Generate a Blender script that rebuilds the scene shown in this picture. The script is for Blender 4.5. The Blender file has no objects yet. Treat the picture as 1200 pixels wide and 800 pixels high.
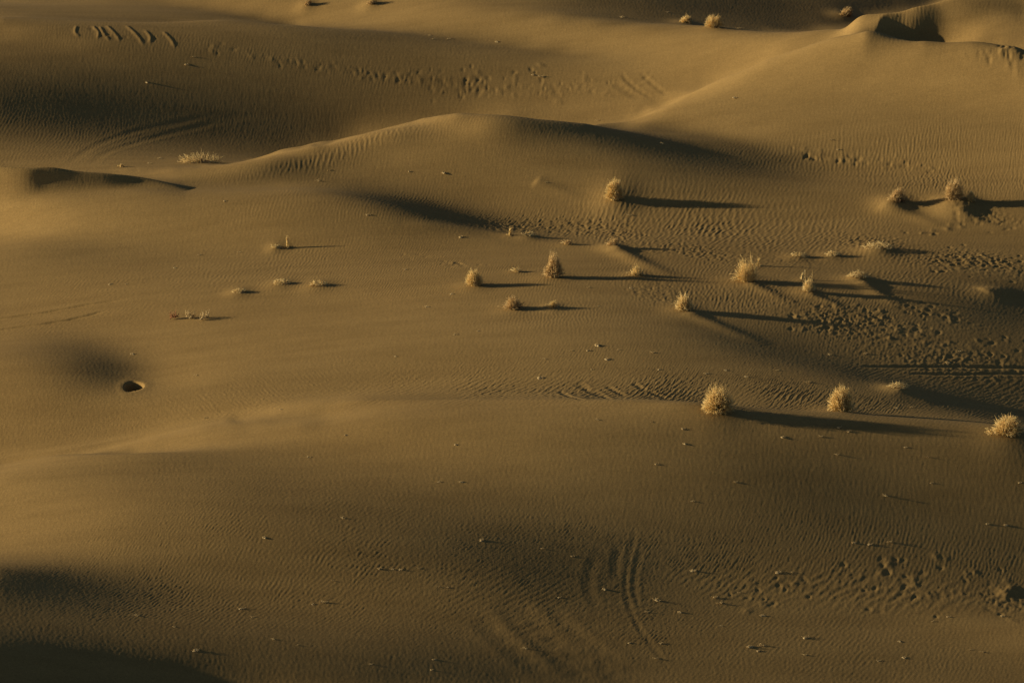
"""Desert dunes at low sun.  World units are metres, +Y runs away from the camera, +X to the right.
The dune relief is a digital elevation model (fan grid: u = x / distance, rows at log-spaced distances)
to which wind ripples, hummocks, sand tails, wheel tracks and footprints are added as real relief."""
import bpy, math, random
import numpy as np
from mathutils import Vector

scene = bpy.context.scene
R = math.radians
rng = np.random.default_rng(11)
random.seed(11)

# ------------------------------------------------------------------ data
NU, NV = (256, 168)                # DEM columns, rows
UMAX, D1, D2 = .165, 136.0, 312.0
CAMY, CAMZ = -200 * math.cos(R(17)), 200 * math.sin(R(17))
# relief of the dunes, 2.5 mm steps, second differences along each row
RELIEF = [
[-322,316,1,-1,1,-1,1,-1,1,0,0,-1,1,0,0,0,0,0,0,0,1,-1,0,0,1,-1,0,1,-1,1,-1,1,0,-1,1,-1,1,0,0,-1,1,0,0,0,-1,1,0,0,0,0,0,0,0,0,0,0,0,0,0,1,-1,0,0,0,1,-1,1,0,0,0,1,0,1,-1,1,0,-1,1,0,1,-1,0,0,0,0,0,1,-1,0,0,0,0,1,-1,0,0,0,0,0,0,0,0,-1,1,0,-1,1,0,-1,1,-1,1,-1,0,1,-1,1,-1,0,1,-1,0,1,-1,0,0,1,-1,0,1,-1,0,1,-1,0,1,-1,1,-1,1,-1,1,0,0,-1,1,0,0,0,-1,1,0,0,0,0,0,0,1,-1,0,0,0,1,-1,0,0,1,-1,0,1,-1,0,1,-1,0,1,-1,0,1,-1,0,1,-1,0,1,-1,0,0,1,-1,0,0,0,1,-1,0,0,0,0,0,0,0,0,0,1,-1,0,0,0,0,0,0,0,0,0,1,-1,0,0,0,0,0,0,0,0,0,1,-1,0,0,0,0,0,0,0,0,0,-1,1,0,0,0,-1,1,0,-1,1,0,-1,1,-1,0,1,-1,0,1],
[-249,243,0,0,0,0,0,0,0,1,-1,0,1,-1,1,-1,1,-1,1,0,-1,1,0,0,0,0,0,0,0,0,0,0,0,0,1,-1,0,0,1,-1,0,1,-1,1,-1,1,-1,1,-1,1,-1,1,0,-1,1,0,-1,1,0,-1,1,0,0,0,0,0,0,0,1,0,1,0,0,0,1,-1,1,0,0,-1,1,0,0,0,0,0,0,0,0,0,0,0,0,0,0,0,0,0,-1,1,0,-1,1,-1,1,-1,1,-1,0,1,-1,0,0,0,0,1,-1,0,0,0,0,0,0,0,0,0,0,0,0,0,0,0,1,-1,0,0,0,0,1,-1,0,1,-1,1,-1,1,-1,1,0,-1,1,0,0,-1,1,0,0,0,0,0,0,0,0,0,0,0,0,0,0,1,-1,0,0,0,0,1,-1,0,0,0,1,-1,0,0,0,0,0,0,0,0,0,0,0,0,0,0,0,0,0,0,0,0,0,-1,1,0,0,0,0,0,0,0,0,0,0,-1,1,0,0,0,0,0,0,0,0,0,0,-1,1,0,0,0,0,0,-1,1,0,0,-1,1,0,-1,1,-1,1,-1,1,-1,0,1,-1,0,1,-1,0,0],
[-177,171,0,-1,1,-1,1,0,-1,1,0,0,-1,1,0,0,0,1,-1,0,0,1,-1,0,1,-1,1,-1,1,-1,1,0,-1,1,0,0,0,0,-1,1,0,0,0,0,0,0,0,1,-1,0,0,0,1,-1,0,0,1,-1,0,1,-1,0,1,-1,1,0,-1,2,-1,1,0,1,0,0,0,0,1,-1,1,0,-1,1,0,0,0,-1,1,0,0,0,-1,1,0,0,-1,1,0,-1,1,0,-1,0,1,-1,0,0,1,-1,0,0,0,0,0,0,-1,1,0,0,0,0,0,-1,1,0,0,-1,1,0,0,0,-1,1,0,0,0,0,0,0,0,0,0,0,0,1,-1,0,1,-1,0,1,-1,1,-1,1,0,-1,1,0,0,-1,1,0,0,0,0,0,0,0,-1,1,0,0,0,0,0,1,-1,0,0,0,0,0,0,0,0,-1,1,0,0,0,0,0,-1,1,0,0,0,-1,1,0,-1,1,0,0,-1,1,0,0,-1,1,0,0,-1,1,0,0,-1,1,0,0,-1,1,0,0,0,-1,1,0,0,-1,1,0,0,-1,1,-1,1,-1,1,0,-1,0,1,-1,1,-1,0,0,1,-1,0,0,0,1,-1,0],
[-106,100,-1,1,-1,0,0,0,0,0,1,-1,0,1,-1,0,1,0,-1,1,0,-1,1,0,0,0,0,0,0,0,1,-1,0,0,1,-1,0,1,-1,1,-1,1,-1,1,-1,1,0,-1,1,0,0,-1,1,0,0,0,0,0,0,0,0,0,0,0,0,0,1,-1,1,1,0,0,1,0,0,0,0,0,1,-1,1,0,-1,1,-1,1,0,-1,1,-1,1,0,-1,1,-1,1,-1,1,-1,0,1,-1,0,0,0,0,0,0,0,-1,1,0,-1,1,0,-1,1,0,-1,1,-1,1,0,-1,1,-1,1,-1,1,-1,1,-1,1,0,-1,1,0,-1,1,0,0,0,0,0,0,0,0,1,-1,0,0,1,-1,1,-1,1,-1,1,-1,1,0,-1,1,0,-1,1,0,0,0,-1,1,0,0,0,0,0,-1,1,0,0,0,0,0,-1,1,0,0,0,-1,1,0,-1,1,0,-1,1,0,-1,1,-1,1,-1,1,0,-1,1,-1,1,0,-1,1,0,-1,1,-1,1,0,-1,1,-1,1,0,-1,1,0,-1,1,0,-1,1,-1,1,-1,1,-1,1,-1,1,-1,1,-1,0,0,1,-1,0,0,0,1,-1,0,0,0,0,0,0],
[-38,32,0,-1,0,0,0,0,-1,1,-1,1,0,0,-1,1,0,0,0,0,1,-1,0,0,1,-1,1,-1,1,0,-1,1,0,-1,1,0,0,0,0,0,0,0,0,0,0,1,-1,0,0,1,-1,0,1,-1,0,1,-1,1,-1,1,-1,1,0,-1,1,0,0,0,1,0,1,0,0,1,0,0,0,0,0,0,1,-1,0,1,-1,1,-1,1,-1,0,1,-1,1,-1,0,1,-1,0,0,0,0,0,0,0,0,0,-1,1,0,-1,1,-1,1,-1,0,1,-1,1,-1,0,1,-1,0,0,1,-1,0,1,-1,0,0,1,-1,1,-1,0,1,0,-1,1,0,-1,1,0,0,0,0,0,0,0,0,0,0,1,-1,0,1,-1,1,-1,1,-1,1,-1,1,0,-1,1,-1,1,0,0,-1,1,0,0,-1,1,0,0,-1,1,0,0,-1,1,-1,1,0,-1,1,-1,1,-1,1,-1,1,-1,1,-1,1,-1,1,-1,1,-1,1,-1,1,-1,1,-1,0,1,-1,1,-1,1,-1,1,-1,1,-1,1,-1,1,0,-1,1,-1,1,-1,0,1,-1,1,-1,0,0,1,-1,0,0,0,1,-1,0,0,0,0,0,-1,1,0,0,0],
[29,-36,1,-1,0,0,0,0,-1,0,0,0,0,1,-1,0,0,1,-1,1,-1,1,0,-1,1,0,0,0,0,0,0,0,1,-1,0,1,-1,0,1,-1,1,-1,1,0,-1,1,0,-1,1,0,0,0,0,0,0,0,0,0,0,0,0,0,0,0,1,-1,1,0,0,1,0,1,0,0,1,0,-1,1,0,1,-1,0,0,0,0,1,-1,0,0,1,-1,0,0,0,1,-1,0,0,0,0,-1,1,0,-1,1,-1,1,-1,1,-1,0,0,1,-1,0,0,0,0,1,-1,0,0,0,0,0,0,0,0,0,0,0,0,1,-1,0,0,1,-1,0,1,-1,1,0,-1,1,0,0,-1,1,0,0,0,0,0,0,1,-1,0,0,1,-1,1,-1,1,-1,1,-1,1,-1,1,-1,1,0,-1,1,-1,1,0,-1,1,0,-1,1,0,-1,1,-1,1,-1,1,-1,1,-1,0,1,-1,1,-1,0,1,-1,0,1,-1,0,1,-1,0,1,-1,1,-1,0,1,-1,0,1,-1,1,-1,0,1,-1,1,-1,1,-1,0,1,-1,1,-1,0,1,-1,0,0,0,1,-1,0,0,0,0,0,0,0,0,0,-1,1,0,0,-1,1,0],
[93,-99,-1,0,1,-1,-1,1,-1,0,0,0,0,-1,1,-1,1,0,-1,1,0,0,0,0,1,-1,0,1,-1,1,-1,1,-1,1,0,0,-1,1,0,0,0,0,0,0,1,-1,0,0,0,1,-1,0,1,-1,1,-1,1,-1,1,0,-1,1,0,-1,1,0,0,1,0,0,1,1,0,0,0,0,1,0,-1,1,0,0,0,0,0,0,0,0,0,0,0,0,0,0,0,0,0,0,-1,1,0,-1,1,-1,0,1,-1,0,0,0,0,0,0,0,0,0,0,0,0,0,-1,1,0,0,0,0,-1,1,0,0,0,0,0,0,0,0,0,0,0,0,1,-1,1,-1,1,-1,1,0,-1,1,0,0,0,0,0,0,0,0,0,0,1,-1,0,1,-1,1,-1,0,1,-1,1,-1,1,-1,1,-1,1,0,-1,1,-1,1,-1,1,-1,1,-1,1,-1,0,1,-1,0,1,-1,0,0,1,-1,0,0,1,-1,0,1,-1,0,0,1,-1,0,0,1,-1,0,1,-1,0,0,1,-1,0,1,-1,0,1,-1,0,1,-1,0,1,-1,0,0,0,0,0,0,0,0,0,0,0,0,0,0,-1,1,0,-1,1,0,-1,1,-1],
[156,-162,-1,0,0,0,0,-1,1,-1,0,-1,1,-1,0,0,0,0,0,0,1,-1,1,-1,1,-1,1,0,0,-1,1,0,0,0,1,-1,0,0,1,-1,0,1,-1,1,0,-1,1,0,-1,1,0,0,0,0,0,0,0,0,0,0,0,0,0,1,-1,1,-1,1,1,0,1,0,0,1,0,0,0,1,-1,1,0,-1,1,0,0,-1,1,0,0,0,-1,1,0,0,0,-1,1,-1,1,-1,1,-1,0,1,-1,0,0,0,-1,1,0,0,-1,1,0,0,-1,1,0,-1,1,-1,1,0,-1,1,-1,1,0,-1,1,0,-1,1,0,0,0,0,0,0,0,0,1,-1,0,1,-1,1,-1,1,0,-1,1,0,0,0,0,0,0,0,0,1,-1,0,0,1,-1,0,1,-1,0,1,-1,1,-1,1,-1,1,-1,1,-1,1,-1,0,1,-1,1,-1,0,0,1,-1,0,0,1,-1,0,0,0,0,0,1,-1,0,0,0,1,-1,0,0,0,0,1,-1,0,0,0,1,-1,0,0,0,1,-1,0,0,1,-1,0,0,0,1,-1,0,0,0,0,0,0,0,0,-1,1,0,0,-1,1,0,-1,1,-1,1,-1,1,-1,0],
[218,-225,0,1,-1,0,-1,1,-1,0,0,0,-1,1,-1,-1,1,-1,1,-1,1,-1,1,0,0,0,0,0,0,0,0,1,-1,1,-1,1,-1,1,0,-1,1,0,0,0,0,0,0,0,0,1,-1,0,0,1,-1,1,-1,1,-1,1,-1,1,0,-1,1,0,1,-1,1,1,0,1,0,0,1,0,0,0,0,1,-1,1,-1,1,-1,1,0,-1,1,-1,1,-1,1,0,-1,1,-1,0,1,-1,0,0,0,0,0,0,-1,1,0,-1,1,-1,1,-1,1,-1,1,-1,1,-1,0,1,-1,1,-1,0,1,-1,0,1,-1,1,-1,1,0,-1,1,0,0,0,0,0,0,0,0,1,-1,0,1,-1,1,-1,1,0,0,-1,1,0,0,0,0,0,1,-1,0,0,0,1,-1,0,1,-1,0,1,-1,0,1,-1,1,-1,0,1,-1,0,1,-1,0,1,-1,0,0,0,0,1,-1,0,0,0,0,0,0,0,0,0,0,0,1,-1,0,0,0,0,0,0,0,0,0,1,-1,0,0,0,0,0,0,1,-1,0,0,0,0,0,0,0,0,0,0,0,0,-1,1,0,-1,1,0,-1,1,-1,1,-1,0,1,-1,0,1,-1],
[279,-286,0,1,-1,0,-1,1,-1,1,-2,1,0,-1,0,0,-1,0,0,0,0,-1,1,0,1,-1,0,0,1,-1,1,0,-1,1,0,0,0,0,0,0,0,0,1,-1,0,1,-1,1,-1,1,-1,1,0,-1,1,0,0,0,0,0,0,0,0,0,1,-1,1,0,0,2,0,0,1,0,0,1,-1,1,0,0,1,-1,0,0,1,-1,0,1,-1,0,1,-1,0,1,-1,0,1,-1,0,0,0,0,-1,1,0,-1,1,-1,1,-1,0,1,-1,0,0,1,-1,0,0,0,1,-1,0,0,0,0,1,-1,0,0,0,1,-1,0,1,-1,1,0,-1,1,0,0,0,0,0,0,0,1,-1,0,1,-1,1,-1,1,0,-1,1,0,0,0,0,0,0,0,1,-1,0,0,0,0,1,-1,0,1,-1,0,1,-1,0,1,-1,0,0,1,-1,0,0,0,0,0,0,0,0,0,0,0,0,0,0,0,0,0,0,0,0,0,0,0,0,0,0,0,0,0,0,0,0,0,0,0,0,0,0,0,0,0,0,0,0,0,0,0,0,0,0,-1,1,0,-1,1,0,-1,1,-1,0,1,-1,0,1,-1,0,1,-1,0,1],
[340,-346,-1,0,0,0,0,0,-1,0,0,0,-1,1,-1,-1,1,-1,0,-1,0,0,1,-1,0,0,1,0,-1,1,0,0,0,0,0,0,0,0,1,-1,0,1,-1,1,0,-1,1,0,0,0,0,0,0,0,0,0,0,1,-1,0,1,-1,1,-1,1,0,0,1,0,0,2,0,0,1,0,0,1,-1,1,0,0,0,0,0,0,0,0,0,0,0,1,-1,0,0,0,0,0,0,0,0,-1,1,0,-1,0,1,-1,0,0,1,-1,0,0,0,0,0,0,0,0,0,0,0,0,0,0,0,0,0,0,0,0,0,0,0,0,1,-1,1,-1,1,-1,1,0,0,0,0,0,0,0,0,1,-1,0,1,-1,1,0,-1,1,0,0,0,0,0,0,0,0,0,0,0,0,0,1,-1,0,0,1,-1,0,0,0,1,-1,0,0,0,0,0,0,0,0,0,0,0,0,0,0,0,0,-1,1,0,0,0,0,0,-1,1,0,0,0,0,0,0,0,-1,1,0,0,0,0,0,0,0,0,0,0,0,-1,1,0,0,0,0,-1,1,0,-1,1,-1,1,-1,0,1,-1,0,1,-1,0,0,0,1,-1,0,1,-1],
[403,-410,1,-1,0,0,0,-1,1,-1,0,-1,1,-1,0,0,-1,0,0,0,-1,-1,1,-1,1,-1,1,0,-1,1,0,0,0,0,1,-1,0,1,-1,1,-1,1,0,0,0,0,0,0,0,0,0,0,1,-1,1,-1,1,-1,1,0,-1,1,0,0,0,1,-1,1,0,2,0,0,1,0,1,0,0,0,1,-1,1,0,0,-1,1,0,0,0,0,0,0,-1,1,0,0,0,0,0,-1,1,-1,1,-1,1,-1,0,0,0,0,0,0,0,-1,1,0,0,0,-1,1,0,0,0,-1,1,0,0,-1,1,0,0,0,-1,1,0,0,1,-1,0,0,1,-1,1,0,-1,1,0,0,0,0,0,0,0,1,-1,0,1,-1,1,0,-1,1,0,0,0,0,-1,1,0,0,0,0,0,1,-1,0,0,0,0,0,0,1,-1,0,0,0,0,0,0,0,-1,1,0,0,0,0,-1,1,0,0,-1,1,0,0,-1,1,0,0,-1,1,0,0,0,-1,1,0,0,-1,1,0,0,0,-1,1,0,0,0,0,-1,1,0,0,0,-1,1,-1,1,-1,1,-1,1,-1,0,0,1,-1,0,0,0,0,0,1,-1,0,1,-1,0],
[467,-473,-1,0,0,0,0,0,-1,0,0,0,-1,0,0,0,-1,0,0,-1,0,0,0,-2,1,0,-1,1,0,0,0,0,0,0,0,1,-1,1,-1,1,0,0,-1,1,0,1,-1,0,0,1,-1,1,-1,1,0,-1,1,0,0,0,0,0,0,1,-1,1,0,0,1,0,2,0,1,0,0,0,1,0,0,1,-1,1,-1,1,-1,1,0,-1,1,0,0,-1,1,0,0,-1,1,0,-1,0,1,-1,0,0,0,0,0,0,0,0,-1,1,0,-1,1,-1,1,0,-1,1,-1,1,-1,1,-1,1,-1,1,-1,1,0,-1,1,0,0,0,0,0,0,0,0,1,-1,1,-1,1,0,-1,1,0,0,0,0,1,-1,0,1,-1,1,-1,1,-1,1,0,0,-1,1,0,0,0,0,0,0,0,0,0,0,0,0,0,0,0,0,0,0,-1,1,0,0,0,-1,1,0,0,-1,1,-1,1,0,-1,1,0,-1,1,0,-1,1,0,-1,1,0,-1,1,0,-1,1,0,-1,1,0,-1,1,0,-1,1,0,0,-1,1,0,-1,1,0,-1,0,1,-1,1,-1,0,0,0,1,-1,0,0,0,0,0,0,0,1,-1,0,1,-1],
[533,-540,1,-1,0,0,0,-1,0,1,-2,1,-1,1,-1,-1,1,-1,-1,1,-1,0,-1,0,0,-1,0,-1,1,0,0,0,0,0,0,0,0,1,-1,1,0,0,0,0,0,0,0,1,-1,1,-1,1,0,-1,1,0,0,0,1,-1,0,1,-1,1,-1,1,1,-1,1,2,0,0,2,-1,1,0,1,0,0,0,0,0,1,-1,1,-1,1,-1,1,-1,1,0,-1,1,-1,1,-1,1,-1,0,1,-1,0,0,0,-1,1,0,-1,1,-1,1,-1,0,1,-1,0,1,-1,0,1,-1,0,0,1,-1,0,0,1,-1,0,1,-1,1,-1,1,0,-1,1,0,0,1,-1,0,1,-1,1,-1,1,-1,1,0,0,0,0,0,1,-1,0,1,-1,1,-1,1,-1,1,0,-1,1,0,0,-1,1,0,0,0,0,0,0,-1,1,0,0,0,0,-1,1,0,0,-1,1,-1,1,0,-1,1,-1,1,-1,1,-1,1,-1,1,-1,1,-1,1,0,-1,1,-1,1,-1,1,-1,1,0,-1,1,-1,1,0,-1,1,-1,1,0,-1,1,-1,1,-1,1,-1,0,1,-1,0,0,0,0,0,0,0,0,0,0,1,-1,0,0,1,-1,0,1],
[597,-603,-1,0,0,0,0,-1,1,-1,0,0,0,-1,0,0,0,-1,0,0,-1,0,0,-1,0,-1,0,0,-1,-1,1,-1,0,1,-1,1,1,-1,1,0,-1,1,0,0,0,0,0,1,-1,1,-1,1,0,0,0,0,0,1,-1,1,-1,1,0,-1,1,1,-1,1,1,1,0,2,-1,2,0,0,0,1,0,0,0,0,0,0,1,-1,0,1,-1,1,-1,1,-1,1,-1,0,1,-1,0,0,0,0,0,0,-1,1,-1,1,-1,0,0,0,1,-1,0,0,0,0,0,0,0,0,-1,1,0,0,0,0,0,0,0,0,0,0,1,-1,0,1,0,-1,1,0,0,0,0,0,1,-1,0,1,-1,1,0,0,-1,1,0,1,-1,0,0,1,-1,0,1,-1,1,-1,1,0,-1,1,0,-1,1,0,0,-1,1,0,0,-1,1,0,-1,1,0,-1,1,-1,1,-1,1,-1,1,-1,1,-1,0,1,-1,1,-1,0,1,-1,1,-1,1,-1,1,-1,1,-1,0,1,-1,1,-1,1,-1,1,-1,1,-1,1,0,-1,1,-1,0,1,-1,0,1,-1,0,0,0,0,0,0,0,0,0,0,0,0,1,-1,0,1,-1,0,1,-1],
[654,-660,-1,0,1,-1,0,0,0,-1,1,-1,1,-1,-1,1,-1,0,0,-1,0,0,-1,0,-1,0,0,-1,-1,-1,0,0,-1,1,0,0,0,1,-1,0,1,-1,1,-1,0,1,-1,2,0,0,-1,1,0,0,0,1,-1,0,1,0,-1,1,0,0,1,-1,2,-1,1,2,0,1,1,0,0,1,1,-1,1,0,0,0,0,0,0,1,-1,0,0,1,-1,0,0,1,-1,0,0,0,0,0,0,-1,1,-1,0,0,0,0,0,0,0,-1,1,0,-1,1,-1,1,-1,1,0,-1,1,-1,1,-1,1,-1,1,-1,1,0,-1,1,0,0,0,0,1,-1,0,1,0,-1,1,0,0,0,0,1,-1,0,1,-1,1,0,0,-1,1,1,-1,0,0,0,1,-1,0,1,-1,0,1,-1,1,0,-1,1,0,-1,1,0,-1,1,-1,1,0,-1,1,-1,1,-1,0,1,-1,1,-1,0,1,-1,0,0,1,-1,0,1,-1,0,1,-1,1,-1,0,1,-1,0,1,-1,1,-1,0,1,-1,1,-1,1,-1,0,1,-1,1,-1,0,1,-1,0,0,0,1,-1,0,-1,1,0,0,0,1,-1,0,0,1,-1,0,1,-1,1,-1,0],
[696,-702,0,0,0,0,0,0,-1,1,0,-1,1,-1,-1,1,-1,0,0,-1,0,-1,1,-2,1,-1,0,-1,-1,-2,0,0,0,0,0,1,-1,0,-1,1,0,0,0,-1,1,0,-1,2,-1,1,0,0,-1,1,0,0,-1,1,0,0,1,2,-1,0,1,-1,1,0,1,1,1,1,0,1,0,1,0,0,1,-1,1,0,-1,1,0,0,0,0,0,0,0,0,0,0,-1,1,0,-1,1,-1,0,0,0,-1,1,0,-1,0,0,1,-1,0,0,0,0,0,0,0,0,0,0,0,0,0,0,0,0,0,0,0,0,1,-1,0,1,-1,1,0,-1,2,-1,0,0,1,-1,1,-1,1,0,0,0,0,0,1,-1,1,-1,1,0,0,0,0,0,0,0,0,0,0,1,-1,0,1,-1,1,-1,1,-1,1,0,-1,1,-1,1,-1,1,-1,1,-1,1,-1,0,1,-1,0,0,1,-1,0,0,1,-1,0,0,1,-1,0,0,1,-1,0,1,-1,0,1,-1,0,1,-1,0,1,-1,0,1,-1,1,-1,0,1,-1,0,1,-1,0,0,0,0,0,0,0,0,0,0,1,-1,0,0,1,-1,1,-1,1,-1,1,-1,1,-1],
[720,-725,0,-1,1,0,0,0,-1,1,-1,1,-1,0,0,0,-1,0,0,0,-1,0,-1,1,-1,0,-1,1,-2,-2,-1,1,-2,1,-1,0,0,0,0,0,1,-1,1,-1,1,0,-1,1,0,-1,1,0,-1,1,0,-1,1,-1,1,0,0,2,-1,0,0,1,1,1,1,0,0,2,-1,1,0,1,-1,1,0,0,0,2,0,0,0,0,0,-1,1,-1,0,0,0,0,0,0,-1,1,-1,0,0,0,0,-1,1,-1,1,-1,1,-1,0,0,1,-1,1,-1,0,1,-1,1,-1,1,-1,0,1,-1,1,-1,1,-1,1,-1,1,0,0,0,0,0,1,0,-1,1,0,1,-1,0,0,1,0,-1,1,0,0,0,0,0,1,-1,1,-1,1,0,0,0,0,0,0,0,0,0,1,-1,1,-1,0,1,-1,1,0,-1,1,-1,1,-1,1,-1,0,1,-1,1,-1,0,0,1,-1,0,0,0,0,1,-1,0,0,0,1,-1,0,0,1,-1,0,0,1,-1,0,0,1,-1,0,1,-1,0,1,-1,1,-1,0,1,-1,0,1,-1,0,0,0,0,0,0,0,1,-1,0,0,1,-1,1,-1,1,-1,1,0,-1,1,0,0,-1],
[731,-735,-1,0,1,-1,0,0,1,-1,0,0,-1,1,-1,0,1,-2,1,-1,1,-2,1,0,-1,-1,1,-1,-1,-1,-1,1,-2,1,-1,0,0,-1,1,0,0,0,0,1,-1,0,0,0,0,0,0,1,-1,1,-1,1,0,0,0,0,-1,1,-1,1,0,0,2,-1,2,-1,1,0,1,0,0,0,1,0,0,0,0,1,0,1,-1,1,-1,0,0,0,0,-1,1,0,-1,0,1,-1,0,-1,1,-1,1,-1,-1,1,0,-1,3,-1,0,0,0,0,0,-1,1,-1,1,-1,1,-1,0,1,-1,1,0,-1,1,0,0,0,0,1,-1,1,0,0,0,0,1,-1,1,0,0,0,0,0,0,1,-1,1,-1,1,0,0,0,0,1,-1,1,0,0,0,0,0,0,0,0,0,0,1,-1,1,-1,0,1,-1,1,0,-1,0,1,-1,1,-1,1,-1,0,0,1,-1,0,0,0,1,-1,0,0,0,0,0,1,-1,0,0,0,1,-1,0,0,1,-1,0,0,1,-1,0,1,-1,0,1,-1,1,-1,1,-1,0,1,-1,0,1,-1,0,0,0,0,1,-1,0,1,-1,1,-1,1,0,0,0,-1,1,0,0,0,0,0,0],
[734,-738,0,-1,1,-1,1,-1,1,-1,0,0,0,0,0,-1,1,-1,0,0,-1,0,0,0,0,-1,-1,0,0,-3,1,-1,1,0,0,-1,1,0,0,0,0,0,0,0,0,0,1,-1,-1,1,0,1,-1,1,0,0,-1,1,0,0,0,1,-1,0,1,0,-1,1,-1,1,0,1,-1,1,0,1,0,-1,2,-1,0,0,0,0,0,0,0,-1,1,0,0,0,0,-1,1,-1,0,1,-1,-1,1,0,-1,0,0,0,0,-1,2,0,0,-1,1,-1,1,-1,0,1,-1,0,0,0,0,0,0,0,0,0,2,0,1,-1,0,0,0,1,-1,0,1,0,-1,1,0,0,0,1,-1,1,0,0,0,0,1,-1,1,0,1,-1,1,-1,1,0,0,0,0,0,0,0,0,0,1,-1,0,0,1,-1,1,-1,0,1,-1,1,-1,0,1,-1,0,0,0,1,-1,0,0,0,0,0,0,0,0,1,-1,0,0,0,0,0,1,-1,0,0,1,-1,1,-1,0,1,-1,1,-1,0,1,-1,1,0,-1,1,-1,1,-1,0,1,-1,0,1,-1,0,1,-1,1,0,-1,1,0,0,0,0,1,-1,0,0,1,-1,0,0,1,-1],
[738,-742,-1,1,-1,1,-1,1,-1,0,0,0,0,-1,1,-1,1,-1,-1,1,0,-1,0,-1,1,-1,0,0,-1,-1,0,1,-1,0,0,0,1,-1,0,0,0,0,0,1,-1,0,0,1,-1,1,-1,1,0,0,0,0,1,-1,1,-1,1,0,0,0,-1,1,0,0,0,0,0,0,1,-1,1,-1,1,-1,1,0,-1,1,0,0,0,0,-1,1,0,0,0,-1,1,0,-1,1,-1,1,-1,0,0,0,-1,1,-1,1,-1,1,-1,-1,1,0,-1,1,0,-1,1,-1,1,-1,1,-1,1,-1,0,1,-1,0,2,0,0,1,-1,0,0,1,-1,0,1,0,0,0,0,0,0,0,1,-1,1,-1,1,2,1,-1,1,0,-1,1,0,0,-1,1,0,0,0,0,0,0,0,0,0,0,0,0,0,1,-1,0,0,0,1,-1,0,0,0,0,0,0,0,0,0,0,-1,1,0,0,0,0,0,0,0,0,0,0,0,1,-1,1,-1,1,-1,1,-1,1,0,-1,1,-1,1,-1,1,-1,1,0,-1,1,0,-1,1,-1,1,-1,0,1,0,0,0,0,0,0,0,1,-1,1,-1,1,0,-1,1,0,-1,1,0,0,-1,1],
[750,-755,0,1,-1,0,0,0,0,0,-1,1,-1,0,0,0,0,0,-1,1,-1,0,0,-1,0,1,-1,-1,1,-1,0,0,0,0,0,0,0,0,0,0,0,0,0,0,0,0,0,0,0,0,0,1,-1,1,0,0,0,0,0,1,-1,1,-1,1,0,-1,1,0,-1,1,0,-1,1,0,0,0,-1,1,0,0,0,0,0,0,0,0,0,0,0,0,0,1,-1,0,0,0,0,0,0,0,0,-1,1,-1,0,0,-1,1,0,-1,0,1,-1,0,0,0,0,0,0,0,0,1,-1,0,0,1,-1,1,-1,0,1,-1,1,-1,1,0,0,0,0,1,-1,1,0,0,0,0,0,0,0,1,-1,2,1,0,0,0,0,0,0,0,1,-1,1,-1,1,-1,1,0,-1,1,0,0,-1,1,0,0,0,0,0,0,0,0,0,-1,1,0,-1,1,0,-1,1,-1,0,1,-1,0,0,1,-1,0,0,2,0,0,0,0,0,0,0,-1,1,-1,1,-1,1,-1,1,-1,1,-1,1,-1,1,0,-1,1,0,0,-1,1,0,0,0,0,1,-1,1,0,0,0,0,0,0,0,0,1,-1,0,1,-1,0,1,-1,0,0,0],
[770,-775,0,0,0,0,0,-1,1,-1,0,0,0,0,0,0,-1,0,1,-1,-1,1,0,-1,0,0,0,0,0,-1,-1,1,-1,1,-1,1,-1,1,0,-1,1,0,0,0,0,0,0,0,0,1,-1,1,-1,1,0,0,1,-1,1,-1,1,0,0,0,0,0,0,0,0,0,0,0,0,1,-1,0,0,0,1,-1,0,0,1,-1,1,-1,1,-1,1,-1,1,0,-1,1,0,0,-1,1,-1,1,-1,0,0,0,0,0,0,-1,1,-1,0,0,1,-1,0,0,0,0,0,1,-1,0,0,0,1,-1,0,0,0,0,1,-1,1,-1,1,-1,1,0,0,0,0,0,1,0,-1,1,0,1,-1,1,0,0,0,-1,1,1,-1,0,1,0,0,0,0,0,0,0,0,1,-1,0,1,-1,1,0,-1,1,0,-1,1,0,-1,1,0,-1,1,-1,0,1,-1,0,1,-1,0,0,0,0,0,0,0,0,0,1,0,1,-1,1,-1,0,0,1,-1,0,0,0,1,-1,0,0,1,-1,0,1,-1,0,1,-1,1,0,0,1,0,0,1,-1,1,-1,1,0,0,-1,1,0,0,0,0,0,0,1,-1,0,-1,1,0,0,0,-1],
[797,-802,-1,1,-1,1,-1,0,0,1,-1,-1,1,0,-1,1,-1,0,0,0,0,-1,0,1,-1,-1,1,-1,1,-2,0,-1,1,-1,1,-1,1,-1,1,0,0,-1,1,0,0,1,-1,0,1,0,-1,2,-1,0,1,0,0,0,1,0,-1,1,0,0,1,-1,0,1,-1,0,1,-1,1,-1,1,0,-1,1,0,0,0,-1,1,0,0,0,0,0,0,1,-1,0,0,1,-1,0,1,-1,0,0,0,0,0,0,-1,1,0,-1,0,0,1,-1,0,0,0,0,0,0,0,1,-1,0,0,1,-1,1,-1,1,-1,1,-1,1,0,-1,1,0,0,0,0,0,0,1,-1,1,-1,1,0,-1,1,0,0,0,0,0,0,1,-1,1,0,-1,1,0,0,0,0,0,0,0,0,0,1,-1,0,1,-1,1,-1,1,0,-1,1,-1,1,-1,1,-1,0,1,-1,1,-1,0,0,1,-1,0,1,-1,1,0,-1,1,-1,1,-1,1,-1,1,0,-1,1,0,0,0,0,0,0,0,0,1,-1,0,1,0,-1,1,0,0,1,1,0,1,-1,0,1,-1,1,0,-1,1,0,-1,1,0,-1,1,0,-1,1,0,-1,1,-1,1,-1,0],
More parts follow.
